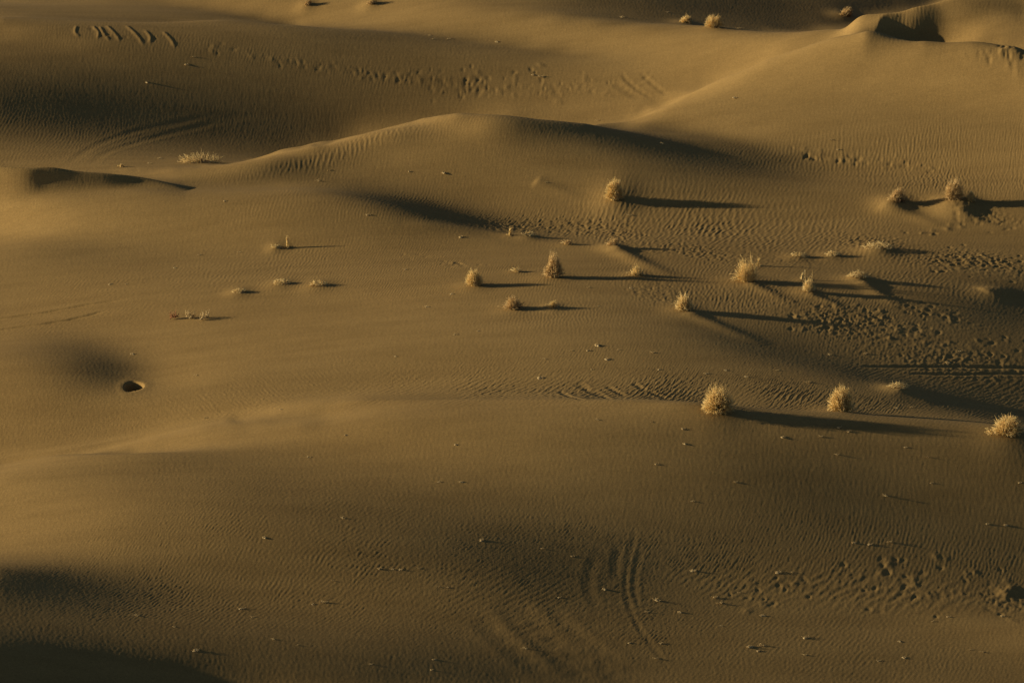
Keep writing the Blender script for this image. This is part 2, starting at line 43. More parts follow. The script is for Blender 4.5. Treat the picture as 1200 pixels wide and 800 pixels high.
[821,-827,0,1,-1,0,1,-1,0,0,0,0,0,-1,1,-1,1,-1,0,-1,1,-1,0,0,0,-1,0,0,0,-1,-2,0,1,-1,0,1,-1,0,1,-1,1,-1,1,0,0,0,0,0,1,0,0,0,1,-1,2,-1,1,0,0,0,1,0,0,0,1,-1,1,-1,1,0,-1,1,0,0,1,-1,0,0,1,-1,1,-1,1,-1,1,-1,1,0,0,0,0,0,0,0,0,0,0,0,1,-2,1,0,0,0,-1,1,-1,0,1,-1,0,0,0,0,0,0,0,0,0,0,1,-1,0,1,-1,1,-1,1,-1,1,0,-1,1,0,-1,1,0,0,-1,1,0,0,0,0,0,0,0,0,0,0,1,-1,0,1,-1,1,-1,1,-1,1,0,0,-1,1,0,0,0,0,0,0,0,1,-1,0,1,-1,1,-1,1,-1,1,-1,1,-1,1,-1,1,-1,0,1,-1,1,-1,0,1,-1,0,1,-1,0,1,-1,1,-1,1,-1,1,0,0,-1,1,0,0,0,0,1,-1,1,-1,1,0,1,-1,1,0,0,1,-1,2,0,0,0,0,0,0,0,0,0,0,0,1,-1,0,0,0,0,0,0,0,1,-1,0,0,0,0,0],
[827,-832,-1,1,0,0,0,0,-1,1,0,-1,0,1,-1,0,-1,1,-1,0,0,-1,1,-1,-1,1,-2,1,-1,0,-3,0,1,-1,0,0,0,0,0,1,-1,0,1,0,0,0,0,1,0,0,0,0,1,0,1,0,0,1,0,0,1,-1,1,1,-1,1,-1,1,0,1,-1,0,1,-1,1,0,0,0,0,1,-1,0,1,-1,1,-1,1,0,-1,1,0,0,0,1,-1,0,0,0,0,0,0,0,0,0,-1,1,0,-1,0,1,-1,0,0,0,0,0,0,1,-1,0,0,0,0,0,0,1,-1,0,0,0,0,0,1,-1,0,0,0,0,0,0,0,0,0,-1,1,0,0,0,0,0,0,0,1,-1,0,0,1,-1,0,1,-1,1,-1,1,-1,1,0,-1,1,0,0,0,0,0,1,-1,0,0,1,-1,0,1,-1,1,-1,0,0,1,-1,0,0,1,-1,0,0,0,1,-1,0,1,-1,1,0,-1,1,0,0,0,0,0,1,-1,0,1,0,0,0,1,0,0,0,1,0,0,1,0,0,0,1,-1,1,-1,1,-1,0,1,-1,0,0,1,-1,0,0,0,0,0,1,-1,0,0,0,1,-1,0,1,-1],
[806,-810,0,0,-1,1,0,0,0,-1,1,0,-1,0,1,-1,-1,1,-1,0,0,0,-1,0,-1,1,-2,1,-1,-2,-1,-1,0,0,-1,1,-1,0,1,-1,1,0,0,0,0,1,0,0,0,1,-1,2,-1,1,0,1,0,0,1,0,1,0,0,0,1,0,0,1,-1,1,0,0,0,1,-1,1,0,0,0,0,1,-1,1,-1,1,0,-1,1,0,0,0,0,1,-1,0,1,-1,0,0,1,-1,0,0,0,-1,1,0,-1,1,-1,1,-1,0,0,1,-1,0,0,-1,1,0,0,-1,1,-1,1,-1,0,0,1,-1,0,0,-1,1,0,0,-1,1,-1,1,-1,1,-1,0,1,-1,0,1,-1,0,1,-1,1,-1,1,0,-1,1,0,0,0,0,0,0,0,0,0,1,-1,1,0,-1,1,0,0,0,0,0,0,0,0,0,0,0,0,0,0,0,0,0,0,0,0,0,0,0,1,-1,0,1,0,0,0,0,1,-1,1,-1,1,0,0,0,1,-1,1,1,-1,1,1,-1,1,1,-1,1,0,0,0,0,-1,0,0,0,0,0,0,0,0,-1,1,0,0,0,-1,1,0,0,0,-1,1,0,0,0,0,0,1],
[756,-759,0,0,0,0,0,0,0,-1,1,0,0,0,-1,0,1,-1,-1,1,0,-1,0,-1,1,-2,1,-1,0,-2,-1,-2,1,-1,-1,1,-1,0,0,0,0,0,0,1,-1,1,0,0,1,-1,2,-1,1,0,1,0,0,1,0,1,0,1,-1,2,-1,1,0,0,0,1,0,0,1,-1,1,0,0,0,0,1,-1,1,-1,1,0,0,-1,1,0,0,1,-1,0,0,0,1,-1,0,0,0,0,0,0,0,-1,1,-1,1,-1,0,0,0,0,0,0,0,-1,1,-1,0,0,0,-1,1,-1,0,0,0,0,-1,1,-1,0,0,0,0,0,0,-1,1,0,-1,1,-1,0,1,-1,1,-1,0,1,0,-1,1,0,-1,1,0,0,0,1,-1,0,1,-1,1,-1,1,0,0,0,0,1,-1,1,-1,1,0,-1,1,0,0,-1,1,0,0,-1,1,0,-1,1,0,-1,1,0,-1,1,1,-1,1,-1,1,1,-1,1,-1,1,0,1,-1,1,0,0,0,1,0,0,0,0,1,0,0,0,0,0,0,1,-2,0,0,0,0,0,1,-1,0,0,0,1,-1,0,0,0,1,-1,0,0,0,1,-1,0,0,1,-1,0,0],
[681,-683,0,0,0,0,-1,1,0,0,0,0,0,-1,1,0,-1,1,-1,0,0,0,-1,1,-1,0,0,-1,0,-1,-2,0,0,-1,-1,0,0,0,-1,0,0,0,0,0,1,-1,1,-1,2,-1,1,0,0,1,0,1,0,1,-1,2,0,0,0,1,0,0,1,0,0,0,0,1,-1,1,0,0,1,-1,0,1,-1,0,1,-1,1,0,-1,1,-1,1,0,-1,1,0,-1,1,-1,1,-1,1,-1,0,0,0,0,0,0,-1,1,-1,0,0,1,-2,1,0,-1,1,-2,1,0,-1,0,0,-1,1,-1,0,-1,1,-1,0,0,0,0,0,0,-1,1,-1,1,-1,1,-1,0,1,-1,1,-1,1,0,-1,1,0,0,0,1,-1,0,1,0,0,-1,1,1,-1,0,1,-1,1,0,0,0,0,0,1,-1,1,0,-1,1,-1,1,0,-1,1,0,-1,1,0,-1,1,0,-1,1,0,-1,2,-1,0,1,0,0,1,-1,1,0,0,1,0,-1,1,1,-1,0,0,1,-1,0,0,0,0,0,0,0,0,-1,1,0,0,1,-1,0,1,-1,1,-1,0,1,-1,1,-1,1,-1,1,-1,1,-1,1,-1,0,0,1,-1,0,0],
[591,-593,0,1,-1,1,-1,0,1,0,-1,1,-1,1,-1,1,-1,1,-1,1,-1,0,1,-1,-1,1,-1,1,-1,0,-1,-1,0,-1,1,-1,-1,0,0,0,0,0,-1,1,0,0,1,-1,1,0,0,1,0,1,-1,1,1,-1,1,1,-1,1,0,0,0,1,-1,1,0,0,0,-1,1,0,1,-1,0,0,0,0,0,0,0,0,0,-1,1,0,0,0,-1,1,-1,1,-1,1,-1,0,1,-1,0,-1,1,0,-1,0,0,0,0,0,0,-1,1,-1,0,0,0,-1,0,0,0,-1,0,0,-1,1,-1,-1,1,-1,0,0,0,0,-1,1,-1,1,-1,1,-1,1,-1,1,-1,1,0,0,0,0,0,0,0,0,1,0,-1,2,-1,0,1,-1,1,0,0,0,0,1,-1,1,0,0,0,0,1,-1,1,-1,1,0,0,-1,1,0,0,0,-1,1,0,0,0,0,0,0,0,0,0,0,1,-1,1,-1,1,0,0,0,1,-1,1,0,-1,1,0,0,-1,1,-1,0,0,0,0,-1,1,-1,1,-1,0,2,0,0,0,1,-1,1,-1,1,-1,1,0,-1,1,0,-1,1,0,-1,1,-1,1,-1,1,-1,0,0,0,0],
[492,-493,-1,1,0,-1,1,0,0,1,-1,0,0,0,1,-1,0,1,-1,1,-1,1,-1,1,-1,1,-1,0,1,-1,0,0,-1,0,0,0,0,0,-1,1,0,-1,1,0,1,-1,1,0,0,1,-1,1,1,-1,0,0,1,-1,1,-1,0,1,-1,1,-1,1,-1,1,-1,0,0,0,0,0,0,0,-1,1,-1,0,1,-1,0,0,0,0,0,0,-1,1,-1,0,1,-1,0,0,-1,1,0,-1,0,0,0,0,-1,1,-1,0,0,-1,1,-1,0,0,0,-1,1,-1,0,0,-1,0,0,0,0,-1,0,0,0,-1,0,0,1,-2,1,0,0,-1,1,0,0,-1,1,1,-1,0,0,1,-1,1,0,-1,1,0,1,-1,1,0,0,0,1,0,0,0,0,0,0,1,0,0,0,0,0,0,1,-1,1,0,-1,1,0,0,0,0,0,0,-1,1,0,0,0,0,0,1,-1,0,0,0,0,0,1,-1,0,0,1,-1,0,0,1,-1,0,0,0,0,0,-1,1,-1,1,-1,0,0,0,-1,1,0,-1,3,-1,1,0,0,1,-1,0,1,-1,1,0,0,-1,1,0,0,0,-1,1,0,0,-1,1,0,-1,1,-1,0],
[392,-393,0,0,1,-1,0,1,0,-1,1,0,0,0,1,-1,1,-1,1,-1,1,0,0,0,1,-1,1,-1,2,-1,0,0,1,-1,1,0,0,-1,1,1,-1,0,1,0,0,0,1,-1,1,0,0,-1,1,-1,0,0,0,-1,0,0,0,-1,0,1,-1,-1,1,0,-1,0,0,0,0,-1,0,0,0,0,0,-1,0,1,-1,0,0,0,-1,1,-1,0,0,0,0,0,-1,1,-1,0,0,-1,1,-1,0,0,0,-1,0,0,0,-1,0,0,0,0,-1,0,0,0,0,-1,1,-1,0,0,0,-1,1,-1,0,0,1,-2,1,0,0,0,-1,1,-1,1,0,0,0,0,0,0,0,1,-1,1,-1,1,0,0,0,1,0,0,0,1,-1,1,0,0,1,-1,1,-1,1,0,0,0,0,1,-1,0,1,0,-1,1,-1,1,0,-1,1,0,-1,1,0,0,-1,1,0,-1,1,-1,1,0,-1,1,-1,1,-1,0,1,-1,0,1,-1,0,0,0,0,0,0,0,-1,1,-1,0,0,0,0,0,-1,1,0,1,0,1,-1,1,0,1,-1,1,-1,1,0,0,0,0,0,0,0,0,1,-1,0,0,1,-1,0,0,1,-1],
[297,-297,0,0,0,1,-1,1,-1,1,0,0,0,1,-1,1,0,0,0,1,-1,1,0,1,0,0,1,0,0,1,1,0,0,1,0,0,0,1,-1,1,-1,1,0,-1,1,-1,1,0,-1,1,-1,0,-1,0,-1,0,0,-1,-1,1,-1,-1,0,1,-2,1,0,-1,0,-1,1,-1,0,0,-1,0,0,0,-1,0,1,-1,0,0,-1,1,-1,0,0,0,-1,1,-1,0,0,0,-1,1,-1,0,0,0,0,-1,0,0,-1,1,-1,-1,1,-1,0,0,0,0,-1,0,0,0,-1,1,-1,1,-1,0,0,1,-1,0,0,0,0,0,0,0,0,1,-1,0,0,1,-1,1,-1,1,0,-1,1,0,0,0,0,1,-1,1,0,0,1,0,0,0,0,0,0,1,0,-1,1,0,-1,1,0,0,0,0,1,-1,0,0,0,0,1,-1,0,0,0,0,0,1,-1,0,0,0,0,0,0,0,0,-1,1,0,0,-1,1,0,-1,1,-1,1,-1,1,-1,0,0,0,0,0,0,-1,1,-1,0,1,-1,0,0,1,0,1,0,0,1,-1,1,0,0,0,0,0,1,0,-1,1,0,0,0,0,0,0,0,1,-1,0,1,-1],
[215,-214,0,0,1,-1,1,0,1,-1,0,1,0,0,1,0,0,0,0,1,1,0,0,0,1,1,0,1,1,0,2,0,0,0,1,-1,1,-1,1,-1,0,0,0,-1,1,-1,0,0,0,-1,0,-1,0,-1,0,-1,0,-1,-1,0,0,-1,0,-1,1,-2,1,0,-1,0,-1,0,0,-1,1,-1,-1,1,-1,0,0,-1,1,-1,1,-1,0,-1,0,1,-1,-1,1,-1,1,-1,0,0,0,-1,1,-1,0,0,0,0,-1,0,0,0,0,-1,0,0,0,0,0,-1,0,0,0,0,0,-1,1,-1,1,-1,0,1,-1,1,-1,1,0,-1,1,0,0,0,0,1,-1,0,1,-1,1,-1,1,0,-1,1,0,0,0,0,1,0,-1,1,0,1,-1,0,1,-1,1,-1,1,-1,1,-1,1,0,-1,1,0,-1,1,0,-1,1,0,-1,1,-1,1,0,-1,1,-1,1,-1,1,0,-1,1,-1,0,1,-1,0,0,0,0,0,0,0,0,0,0,0,-1,1,0,-1,1,-1,0,0,0,0,0,0,0,-1,1,1,0,0,1,0,0,0,1,-1,1,0,0,0,1,-1,1,0,0,0,0,0,1,-1,0,1,-1,1,-1,1],
[151,-148,-1,2,-1,0,1,0,0,0,1,0,0,1,-1,2,-1,1,1,-1,2,0,0,1,1,0,1,0,2,0,1,0,1,-1,0,0,0,0,-1,0,0,0,-1,0,0,0,-1,1,-2,1,-1,-1,-1,0,0,-2,1,-2,0,-1,0,-1,0,-1,0,0,0,-1,0,0,-1,0,0,-1,0,-1,0,0,0,0,-1,1,-1,0,-1,1,-1,0,0,0,0,-1,0,0,0,-1,1,0,-1,0,0,1,-1,-1,1,0,-1,1,-1,0,0,0,0,-1,1,-1,0,1,-1,0,0,-1,1,0,-1,1,-1,0,1,-1,1,-1,1,-1,1,0,-1,1,0,0,1,-1,0,1,-1,1,-1,1,0,-1,1,0,-1,1,0,0,0,0,0,1,-1,0,1,-1,1,0,-1,0,1,-1,1,-1,1,-1,0,1,-1,1,-1,0,1,-1,0,0,1,-1,0,0,1,-1,0,0,1,-1,0,0,0,0,0,0,0,0,0,-1,1,-1,1,-1,1,-1,1,-1,0,1,-1,0,0,0,0,0,-1,1,0,-1,1,-1,1,1,0,0,1,0,0,0,1,0,0,0,1,-1,1,0,0,1,-1,0,1,0,-1,1,0,0,0,0,0,0],
[112,-108,1,0,1,-1,1,0,0,1,-1,2,-1,1,0,1,0,0,1,1,-1,2,0,1,0,0,2,0,1,0,1,0,-1,1,-1,0,0,0,-1,1,-2,1,-1,0,0,-1,0,0,-1,0,-1,0,-2,1,-2,0,-1,-1,0,-1,-1,0,0,-1,0,0,-1,0,0,-1,0,0,-1,0,-1,0,0,0,-1,0,0,0,0,0,-1,1,-1,0,-1,1,-1,1,-1,0,-1,1,0,-1,0,1,-1,0,1,-1,0,0,-1,1,0,-1,1,-1,1,-1,0,1,-1,0,0,0,0,0,0,0,0,0,0,0,-1,1,0,0,0,0,0,0,0,1,-1,0,1,-1,1,-1,1,0,-1,1,0,0,-1,1,0,0,-1,1,0,0,0,0,0,-1,1,0,0,0,0,-1,1,0,-1,1,-1,1,-1,0,1,-1,0,1,-1,0,0,0,0,0,0,0,0,0,0,0,0,0,0,-1,1,0,-1,1,0,-1,1,-1,1,-1,0,0,1,-1,0,0,1,-1,0,0,0,0,0,0,-1,1,0,0,-1,1,0,1,1,0,0,0,1,0,1,-1,1,0,0,1,-1,1,0,0,0,0,0,1,-1,1,-1,1,0,-1,1,0],
[100,-93,0,-1,1,1,-1,1,0,0,1,0,0,1,0,0,1,0,1,0,1,0,0,1,1,0,0,1,1,0,1,-1,0,0,0,0,-1,1,-2,1,-1,0,-1,1,-2,1,-1,-1,0,-1,0,-1,0,-2,0,0,-2,0,-1,0,-1,0,-1,0,-1,1,-1,-1,1,-1,-1,0,0,0,-1,0,-1,1,-1,0,0,0,-1,1,-1,1,-1,0,0,0,-1,1,-1,1,-1,0,0,0,0,0,0,0,0,0,0,-1,1,-1,1,0,-1,0,1,-1,1,-1,0,1,-1,0,1,-1,1,-1,0,1,-1,0,1,-1,1,-1,1,-1,1,0,-1,1,0,0,-1,1,0,0,0,0,0,0,0,0,0,0,0,-1,1,0,0,0,-1,1,0,0,-1,1,-1,1,-1,1,-1,0,0,0,0,-1,1,0,-1,0,1,-1,0,0,1,-1,0,-1,1,0,0,-1,1,-1,1,-1,0,1,-1,0,1,-1,0,1,-1,0,0,1,-1,0,1,-1,1,-1,1,-1,0,1,-1,1,-1,1,-1,1,-1,1,-1,1,-1,2,1,0,1,-1,1,0,1,-1,1,0,0,0,1,-1,1,0,0,0,0,1,-1,0,1,-1,1,-1,1,-1],
[115,-107,0,0,0,0,1,0,0,1,0,0,0,1,0,0,1,0,1,0,0,1,0,0,1,1,-1,2,-1,2,-1,1,-1,1,-1,-1,1,-1,0,-1,0,-1,0,0,-1,-1,0,0,-1,-1,0,-1,0,-1,-1,-1,0,-1,0,-1,0,-1,-1,1,-1,0,0,-1,0,0,-1,0,0,-1,0,0,-1,1,-1,0,-1,1,0,0,-1,1,0,-1,1,-1,0,1,-1,0,0,0,0,1,-1,0,0,0,0,0,0,0,0,0,0,-1,1,0,0,0,0,0,0,0,0,0,0,0,0,0,0,0,0,1,-1,0,0,1,-1,0,1,-1,0,1,-1,0,1,-1,0,1,-1,0,1,-1,0,1,-1,0,0,0,1,-1,-1,1,0,0,0,0,-1,1,-1,1,-1,0,0,0,-1,1,-1,0,0,0,0,-1,1,-1,0,0,0,0,0,0,-1,1,-1,0,0,0,1,-1,0,0,0,0,0,0,0,0,1,-1,0,1,0,0,-1,1,1,-1,0,0,1,-1,1,-1,1,-1,1,0,-1,1,0,0,0,1,2,-1,1,-1,1,1,-1,1,-1,1,0,1,-1,0,1,-1,1,0,0,0,0,0,0,0,0,0,1,-1],
[148,-139,-1,1,0,0,0,1,0,0,0,1,0,0,1,-1,2,-1,1,0,1,-1,2,-1,1,0,1,0,1,0,1,-1,1,-1,0,-1,0,-1,0,0,-2,1,-2,0,0,-1,0,-1,-1,0,0,-2,1,-2,0,-1,0,0,-2,1,-1,-1,1,-1,-1,1,-1,1,-2,1,-1,0,0,-1,0,0,0,-1,1,-1,0,0,0,0,0,1,-1,0,0,0,1,-1,0,1,-1,1,-1,1,-1,1,-1,1,-1,1,-1,1,-1,1,-1,1,0,0,-1,1,0,0,0,0,-1,1,1,-1,0,0,0,0,1,-1,0,1,-1,1,-1,1,-1,0,1,-1,0,0,0,0,0,0,0,0,0,0,0,0,-1,1,0,-1,0,1,-1,0,0,0,0,0,-1,1,-1,1,-1,-1,1,-1,0,0,0,-1,0,0,0,0,-1,0,1,-2,1,0,0,-1,0,1,-1,0,0,0,0,0,0,1,-1,0,1,-1,1,0,0,0,0,1,0,-1,1,1,-1,0,1,0,-1,1,0,0,0,0,0,1,-1,0,0,0,1,0,1,1,-1,1,-1,1,0,0,0,1,-1,1,-1,1,0,0,0,0,0,0,0,0,1,-1,1,-1,1,-1],
[190,-181,0,-1,2,-1,0,1,0,1,-1,1,0,1,-1,1,1,-1,1,1,-1,1,1,0,0,0,1,0,1,0,1,-1,0,0,-1,-1,0,-1,-1,0,-1,-1,0,-1,0,-1,-1,0,0,-1,0,-1,0,-1,0,0,-2,1,-1,0,-1,0,0,0,-1,1,-1,0,0,0,-1,0,0,0,-1,0,0,0,0,0,-1,1,0,-1,1,0,0,0,0,1,-1,1,-1,1,0,0,0,0,0,0,0,0,0,1,-1,0,1,-1,1,-1,1,0,0,0,0,0,0,0,0,1,-1,0,1,-1,1,0,0,-1,1,0,0,0,0,0,0,-1,1,-1,0,0,0,0,0,0,0,-1,1,-1,1,-1,0,1,-2,1,0,0,-1,0,0,0,0,-1,1,-1,0,0,-1,0,0,0,-1,0,0,-1,0,0,0,0,-1,0,0,0,0,0,0,-1,1,0,-1,1,0,-1,1,0,0,0,1,-1,1,-1,1,1,-1,1,0,0,0,0,1,0,0,0,0,0,0,1,-1,0,0,1,-1,0,0,1,-1,0,0,1,0,0,0,0,0,1,-1,1,0,0,0,0,0,0,0,0,1,-1,1,0,-1,1,0,0,1,-1,0,1],
[230,-222,1,0,0,0,0,1,0,0,1,-1,2,-1,1,0,0,1,0,1,0,0,1,0,0,1,1,0,0,1,-1,0,-1,0,-1,-1,-1,0,-1,-1,-1,-1,0,0,-1,-1,0,0,-1,0,-1,0,0,-1,0,-1,1,-1,-1,1,-1,-1,1,-1,1,-1,0,0,-1,1,-1,1,-1,-1,1,0,-1,1,-1,1,-1,1,-1,1,0,-1,1,1,-1,0,1,0,0,0,0,1,-1,1,-1,1,0,0,0,0,0,1,-1,1,0,0,0,0,0,1,-1,1,0,-1,1,0,0,1,-1,0,0,1,-1,1,-1,1,-1,0,1,-1,0,0,-1,1,-1,0,0,-1,1,-1,0,0,0,0,-1,1,-1,0,0,0,-1,1,-1,-1,1,-1,0,0,0,-1,0,0,0,-1,0,0,-1,0,0,0,-1,1,-1,0,0,0,0,-1,1,0,-1,1,0,0,-1,1,0,1,-1,0,1,-1,1,0,0,1,-1,1,0,0,0,1,-1,1,0,0,0,0,0,0,0,0,0,0,0,0,-1,1,-1,1,-1,0,0,0,-1,1,0,0,0,0,0,1,-1,0,1,0,-1,1,0,0,0,1,-1,0,1,0,0,0,1,-1,1,0],
[256,-248,0,0,1,-1,1,1,-1,1,0,0,1,0,1,-1,2,-1,1,0,1,0,1,0,0,2,-1,2,0,0,0,-1,-1,-1,-1,0,-1,0,-2,0,-1,-1,0,-1,0,-1,-1,1,-2,1,-1,0,0,-1,0,0,0,-1,0,-1,0,-1,0,1,-2,1,-1,0,0,0,-1,1,0,-1,1,0,0,0,0,0,0,0,1,0,0,0,0,0,1,0,0,0,0,1,0,0,0,1,-1,1,0,0,1,-1,1,0,0,0,1,-1,1,0,1,-1,0,1,0,0,0,-1,1,0,0,-1,1,0,-1,1,-1,1,-1,0,0,-1,1,-1,0,-1,1,-1,-1,1,-1,0,0,0,-1,0,0,0,0,-1,0,0,0,-1,0,0,-1,0,1,-2,1,-1,1,-1,0,0,-1,0,1,-1,0,-1,1,-1,1,-1,0,1,-1,0,0,1,-1,0,1,-1,0,1,-1,1,0,-1,1,0,0,0,0,1,-1,1,-1,1,0,0,0,0,1,-1,0,0,0,0,0,0,0,-1,1,-1,0,0,0,-1,1,-1,-1,0,0,0,-1,1,0,0,0,1,-1,0,1,0,-1,1,1,-1,0,1,0,0,0,1,-1,1,0,1,-1,1],
[260,-253,0,1,-1,1,1,-1,1,0,0,0,1,0,1,-1,2,-1,1,0,0,1,1,0,0,1,1,0,1,1,0,-1,0,-1,0,-2,0,0,-1,-1,-1,0,-1,0,-1,1,-1,0,0,-1,0,-1,0,-1,-1,0,-1,0,0,-2,0,-1,0,-2,1,-1,0,0,0,-1,1,0,1,-1,1,0,1,-1,1,1,-1,1,0,0,0,1,0,0,0,1,0,0,1,0,0,0,1,0,0,1,0,0,1,-1,1,0,1,-1,1,0,0,0,0,0,0,0,0,0,0,-1,1,-1,0,0,-1,1,-1,0,0,0,0,-1,1,-2,1,-1,0,0,-1,0,0,-1,0,0,0,0,-1,0,0,0,0,-1,0,0,0,-1,0,0,-1,1,-1,0,0,1,-1,0,-1,1,0,-1,0,0,1,-1,-1,1,0,0,0,-1,1,0,-1,1,-1,1,-1,0,0,0,1,-1,0,0,0,0,0,0,0,1,-1,0,1,-1,0,1,0,-1,1,-1,1,-1,0,1,-1,-1,1,-1,1,-1,0,-1,1,-1,0,0,-3,0,1,-1,0,0,1,0,0,0,0,0,1,0,0,0,1,0,0,0,0,1,0,0,0,1,0,0,0,0],
[236,-230,1,-1,1,0,1,-1,1,0,0,0,1,0,0,1,-1,1,0,1,0,0,0,2,-1,1,1,1,0,1,1,1,-1,0,-1,-1,0,0,-1,0,0,-1,0,0,0,-1,-2,0,0,0,-1,-1,0,-1,-1,0,-1,-1,-1,-1,0,-2,1,1,-1,0,0,0,0,0,0,0,0,1,0,0,1,0,0,1,-1,2,-1,1,1,0,0,0,1,0,1,0,0,1,0,1,0,0,0,0,1,-1,1,0,-1,1,0,-1,1,-1,-1,1,0,-1,0,0,0,0,-1,0,0,0,-1,0,0,0,0,-1,0,0,0,0,0,-1,0,0,-1,0,0,0,-1,1,-1,0,0,0,0,0,-1,1,-1,1,-1,0,0,0,0,0,-1,0,0,-1,-1,0,0,-1,0,-1,1,0,0,0,1,-1,0,0,0,0,0,-1,1,-1,0,0,0,0,0,-1,1,-1,1,-1,0,0,1,-1,0,0,1,-1,0,0,1,-1,0,1,-1,0,0,1,-1,0,-1,1,0,-1,0,0,0,-1,0,0,0,-1,0,0,-3,0,0,0,0,1,0,1,-1,1,1,-1,1,0,0,0,1,0,0,0,1,-1,1,1,-1,1,-1,2,-1,0],
[184,-179,1,0,0,1,-1,1,0,0,1,-1,1,1,-1,1,0,0,1,0,0,0,1,0,0,2,-1,2,0,1,1,3,-1,-1,0,1,-2,1,-1,-1,-1,0,-1,-1,1,-3,-2,-2,-1,0,-1,0,-1,1,-2,1,0,0,0,0,0,0,1,1,2,0,0,1,-1,1,-1,1,-1,1,0,0,1,-1,1,-1,1,0,1,-1,2,-1,0,1,1,0,1,0,-1,1,-1,0,1,0,1,-1,1,-1,-1,1,-2,0,0,-2,0,-1,0,0,-1,1,0,-1,0,0,0,-1,1,-1,0,0,0,-1,0,1,-1,0,0,0,0,0,-1,1,-1,0,0,0,0,0,0,0,0,0,0,0,0,0,0,1,-1,1,0,0,0,0,-1,-1,-1,-2,-1,-2,-1,-1,-1,0,0,1,0,0,1,0,0,0,-1,1,0,-1,1,-1,0,1,-1,0,0,0,0,0,0,0,0,0,0,0,0,0,0,0,0,0,1,-1,0,0,0,0,0,0,0,-1,1,-1,0,0,0,-1,0,0,-1,0,-1,0,-1,1,-2,0,1,0,0,1,0,1,0,0,0,1,0,0,0,0,1,0,0,0,0,1,0,-1,1,1,-1,0,1,0],
[105,-100,1,-1,1,0,0,1,-1,1,1,-1,1,0,1,0,0,2,-1,2,0,1,0,1,-2,1,-2,1,1,0,2,4,0,0,0,0,-1,1,-1,-1,-3,-4,-2,-1,-2,-3,0,-2,0,-1,-1,0,1,-1,1,2,0,2,3,1,1,0,2,0,2,2,0,2,-1,1,-2,1,0,-1,1,-1,1,-1,0,0,0,0,2,-1,1,-1,1,-1,-2,-2,1,-1,2,0,3,-1,0,0,0,-1,0,-1,-1,-1,0,-2,0,0,-2,0,-1,1,0,-1,0,0,0,0,0,-1,1,-1,0,0,0,0,0,0,0,-1,1,0,-1,1,0,0,-1,1,-1,1,-1,0,0,1,-1,0,0,1,-1,0,1,-1,0,1,-1,1,1,-1,0,-3,-1,-3,-2,-1,-2,-1,-1,0,0,1,0,0,1,0,0,0,1,-1,1,-1,1,0,-1,1,0,0,-1,1,0,0,0,0,0,0,0,1,-1,0,0,1,-1,1,-1,1,-1,0,1,-1,0,0,0,0,-1,1,-1,0,-1,0,0,-1,0,0,-1,-1,0,1,-1,1,0,1,0,1,0,0,1,0,0,0,1,-1,1,0,0,0,1,-1,0,1,0,0,0,0,0,0,0,0],
[5,0,0,0,0,1,0,0,1,0,0,1,0,0,0,1,1,0,1,0,1,1,1,0,1,0,1,0,-1,1,1,2,0,-1,1,-1,0,-1,-1,-2,-3,-4,-2,0,-4,-1,-1,-1,2,-1,-2,0,0,1,2,3,3,6,0,0,1,2,4,1,0,1,0,0,0,0,-1,-1,0,-2,0,-3,0,0,0,2,0,-1,0,1,-1,1,0,-1,-4,-4,1,-1,3,2,3,1,0,-1,0,-1,-1,0,-1,-1,-1,0,0,-1,-1,0,-1,1,-1,-1,1,-2,1,0,-1,1,-1,0,0,0,0,0,0,0,0,0,0,-1,1,-1,1,-1,0,0,0,0,-1,1,1,-1,0,0,-1,1,-2,1,-1,-1,-1,1,-1,-1,-2,-1,0,-2,0,0,-2,1,-2,0,-1,1,0,0,1,0,0,0,1,0,0,0,1,-1,1,0,0,0,1,-1,1,-1,1,-1,0,1,-1,0,1,-1,1,-1,0,1,-1,1,-1,1,-1,1,-1,0,1,-1,0,0,-1,1,-1,0,-1,0,-1,0,0,-1,0,-1,0,0,1,1,0,1,0,0,1,0,0,0,1,-1,1,0,0,0,0,0,1,-1,1,0,0,0,0,0,0,0,0,0],
[-111,115,1,0,0,1,0,0,0,1,-1,2,-1,1,0,1,0,1,0,1,0,2,-1,1,1,0,0,0,1,1,0,2,0,1,1,0,-2,0,-4,-1,-3,-2,-2,1,-1,1,1,-1,0,-4,-1,-1,5,0,0,3,8,5,0,1,-3,0,2,0,0,1,-1,0,-1,0,-2,0,-1,-1,-1,-3,-1,-1,2,0,0,-3,-1,1,1,-1,0,0,-2,0,0,0,3,2,1,1,1,0,-1,0,0,-2,0,0,-2,1,-2,0,-1,-1,0,-1,0,-1,0,-1,0,0,0,-1,1,-1,1,-1,1,-1,1,-1,1,-1,1,-1,0,0,0,0,-1,-1,0,0,-2,0,-2,0,1,0,1,-1,1,1,-1,0,-1,-1,-2,-1,-4,-2,1,0,0,1,0,1,-1,1,-1,1,1,0,0,0,1,0,0,0,0,1,-1,1,0,0,1,-1,1,0,-1,1,-1,0,1,-1,0,0,0,0,0,0,1,-1,0,0,0,0,0,-1,1,0,-1,1,-1,0,-1,1,-1,0,-1,1,-2,1,-2,1,-1,0,-1,0,2,0,1,0,-1,1,-1,1,0,0,1,0,1,-1,1,0,1,-1,1,-1,1,0,0,-1,1,1,-1,0,0,0],
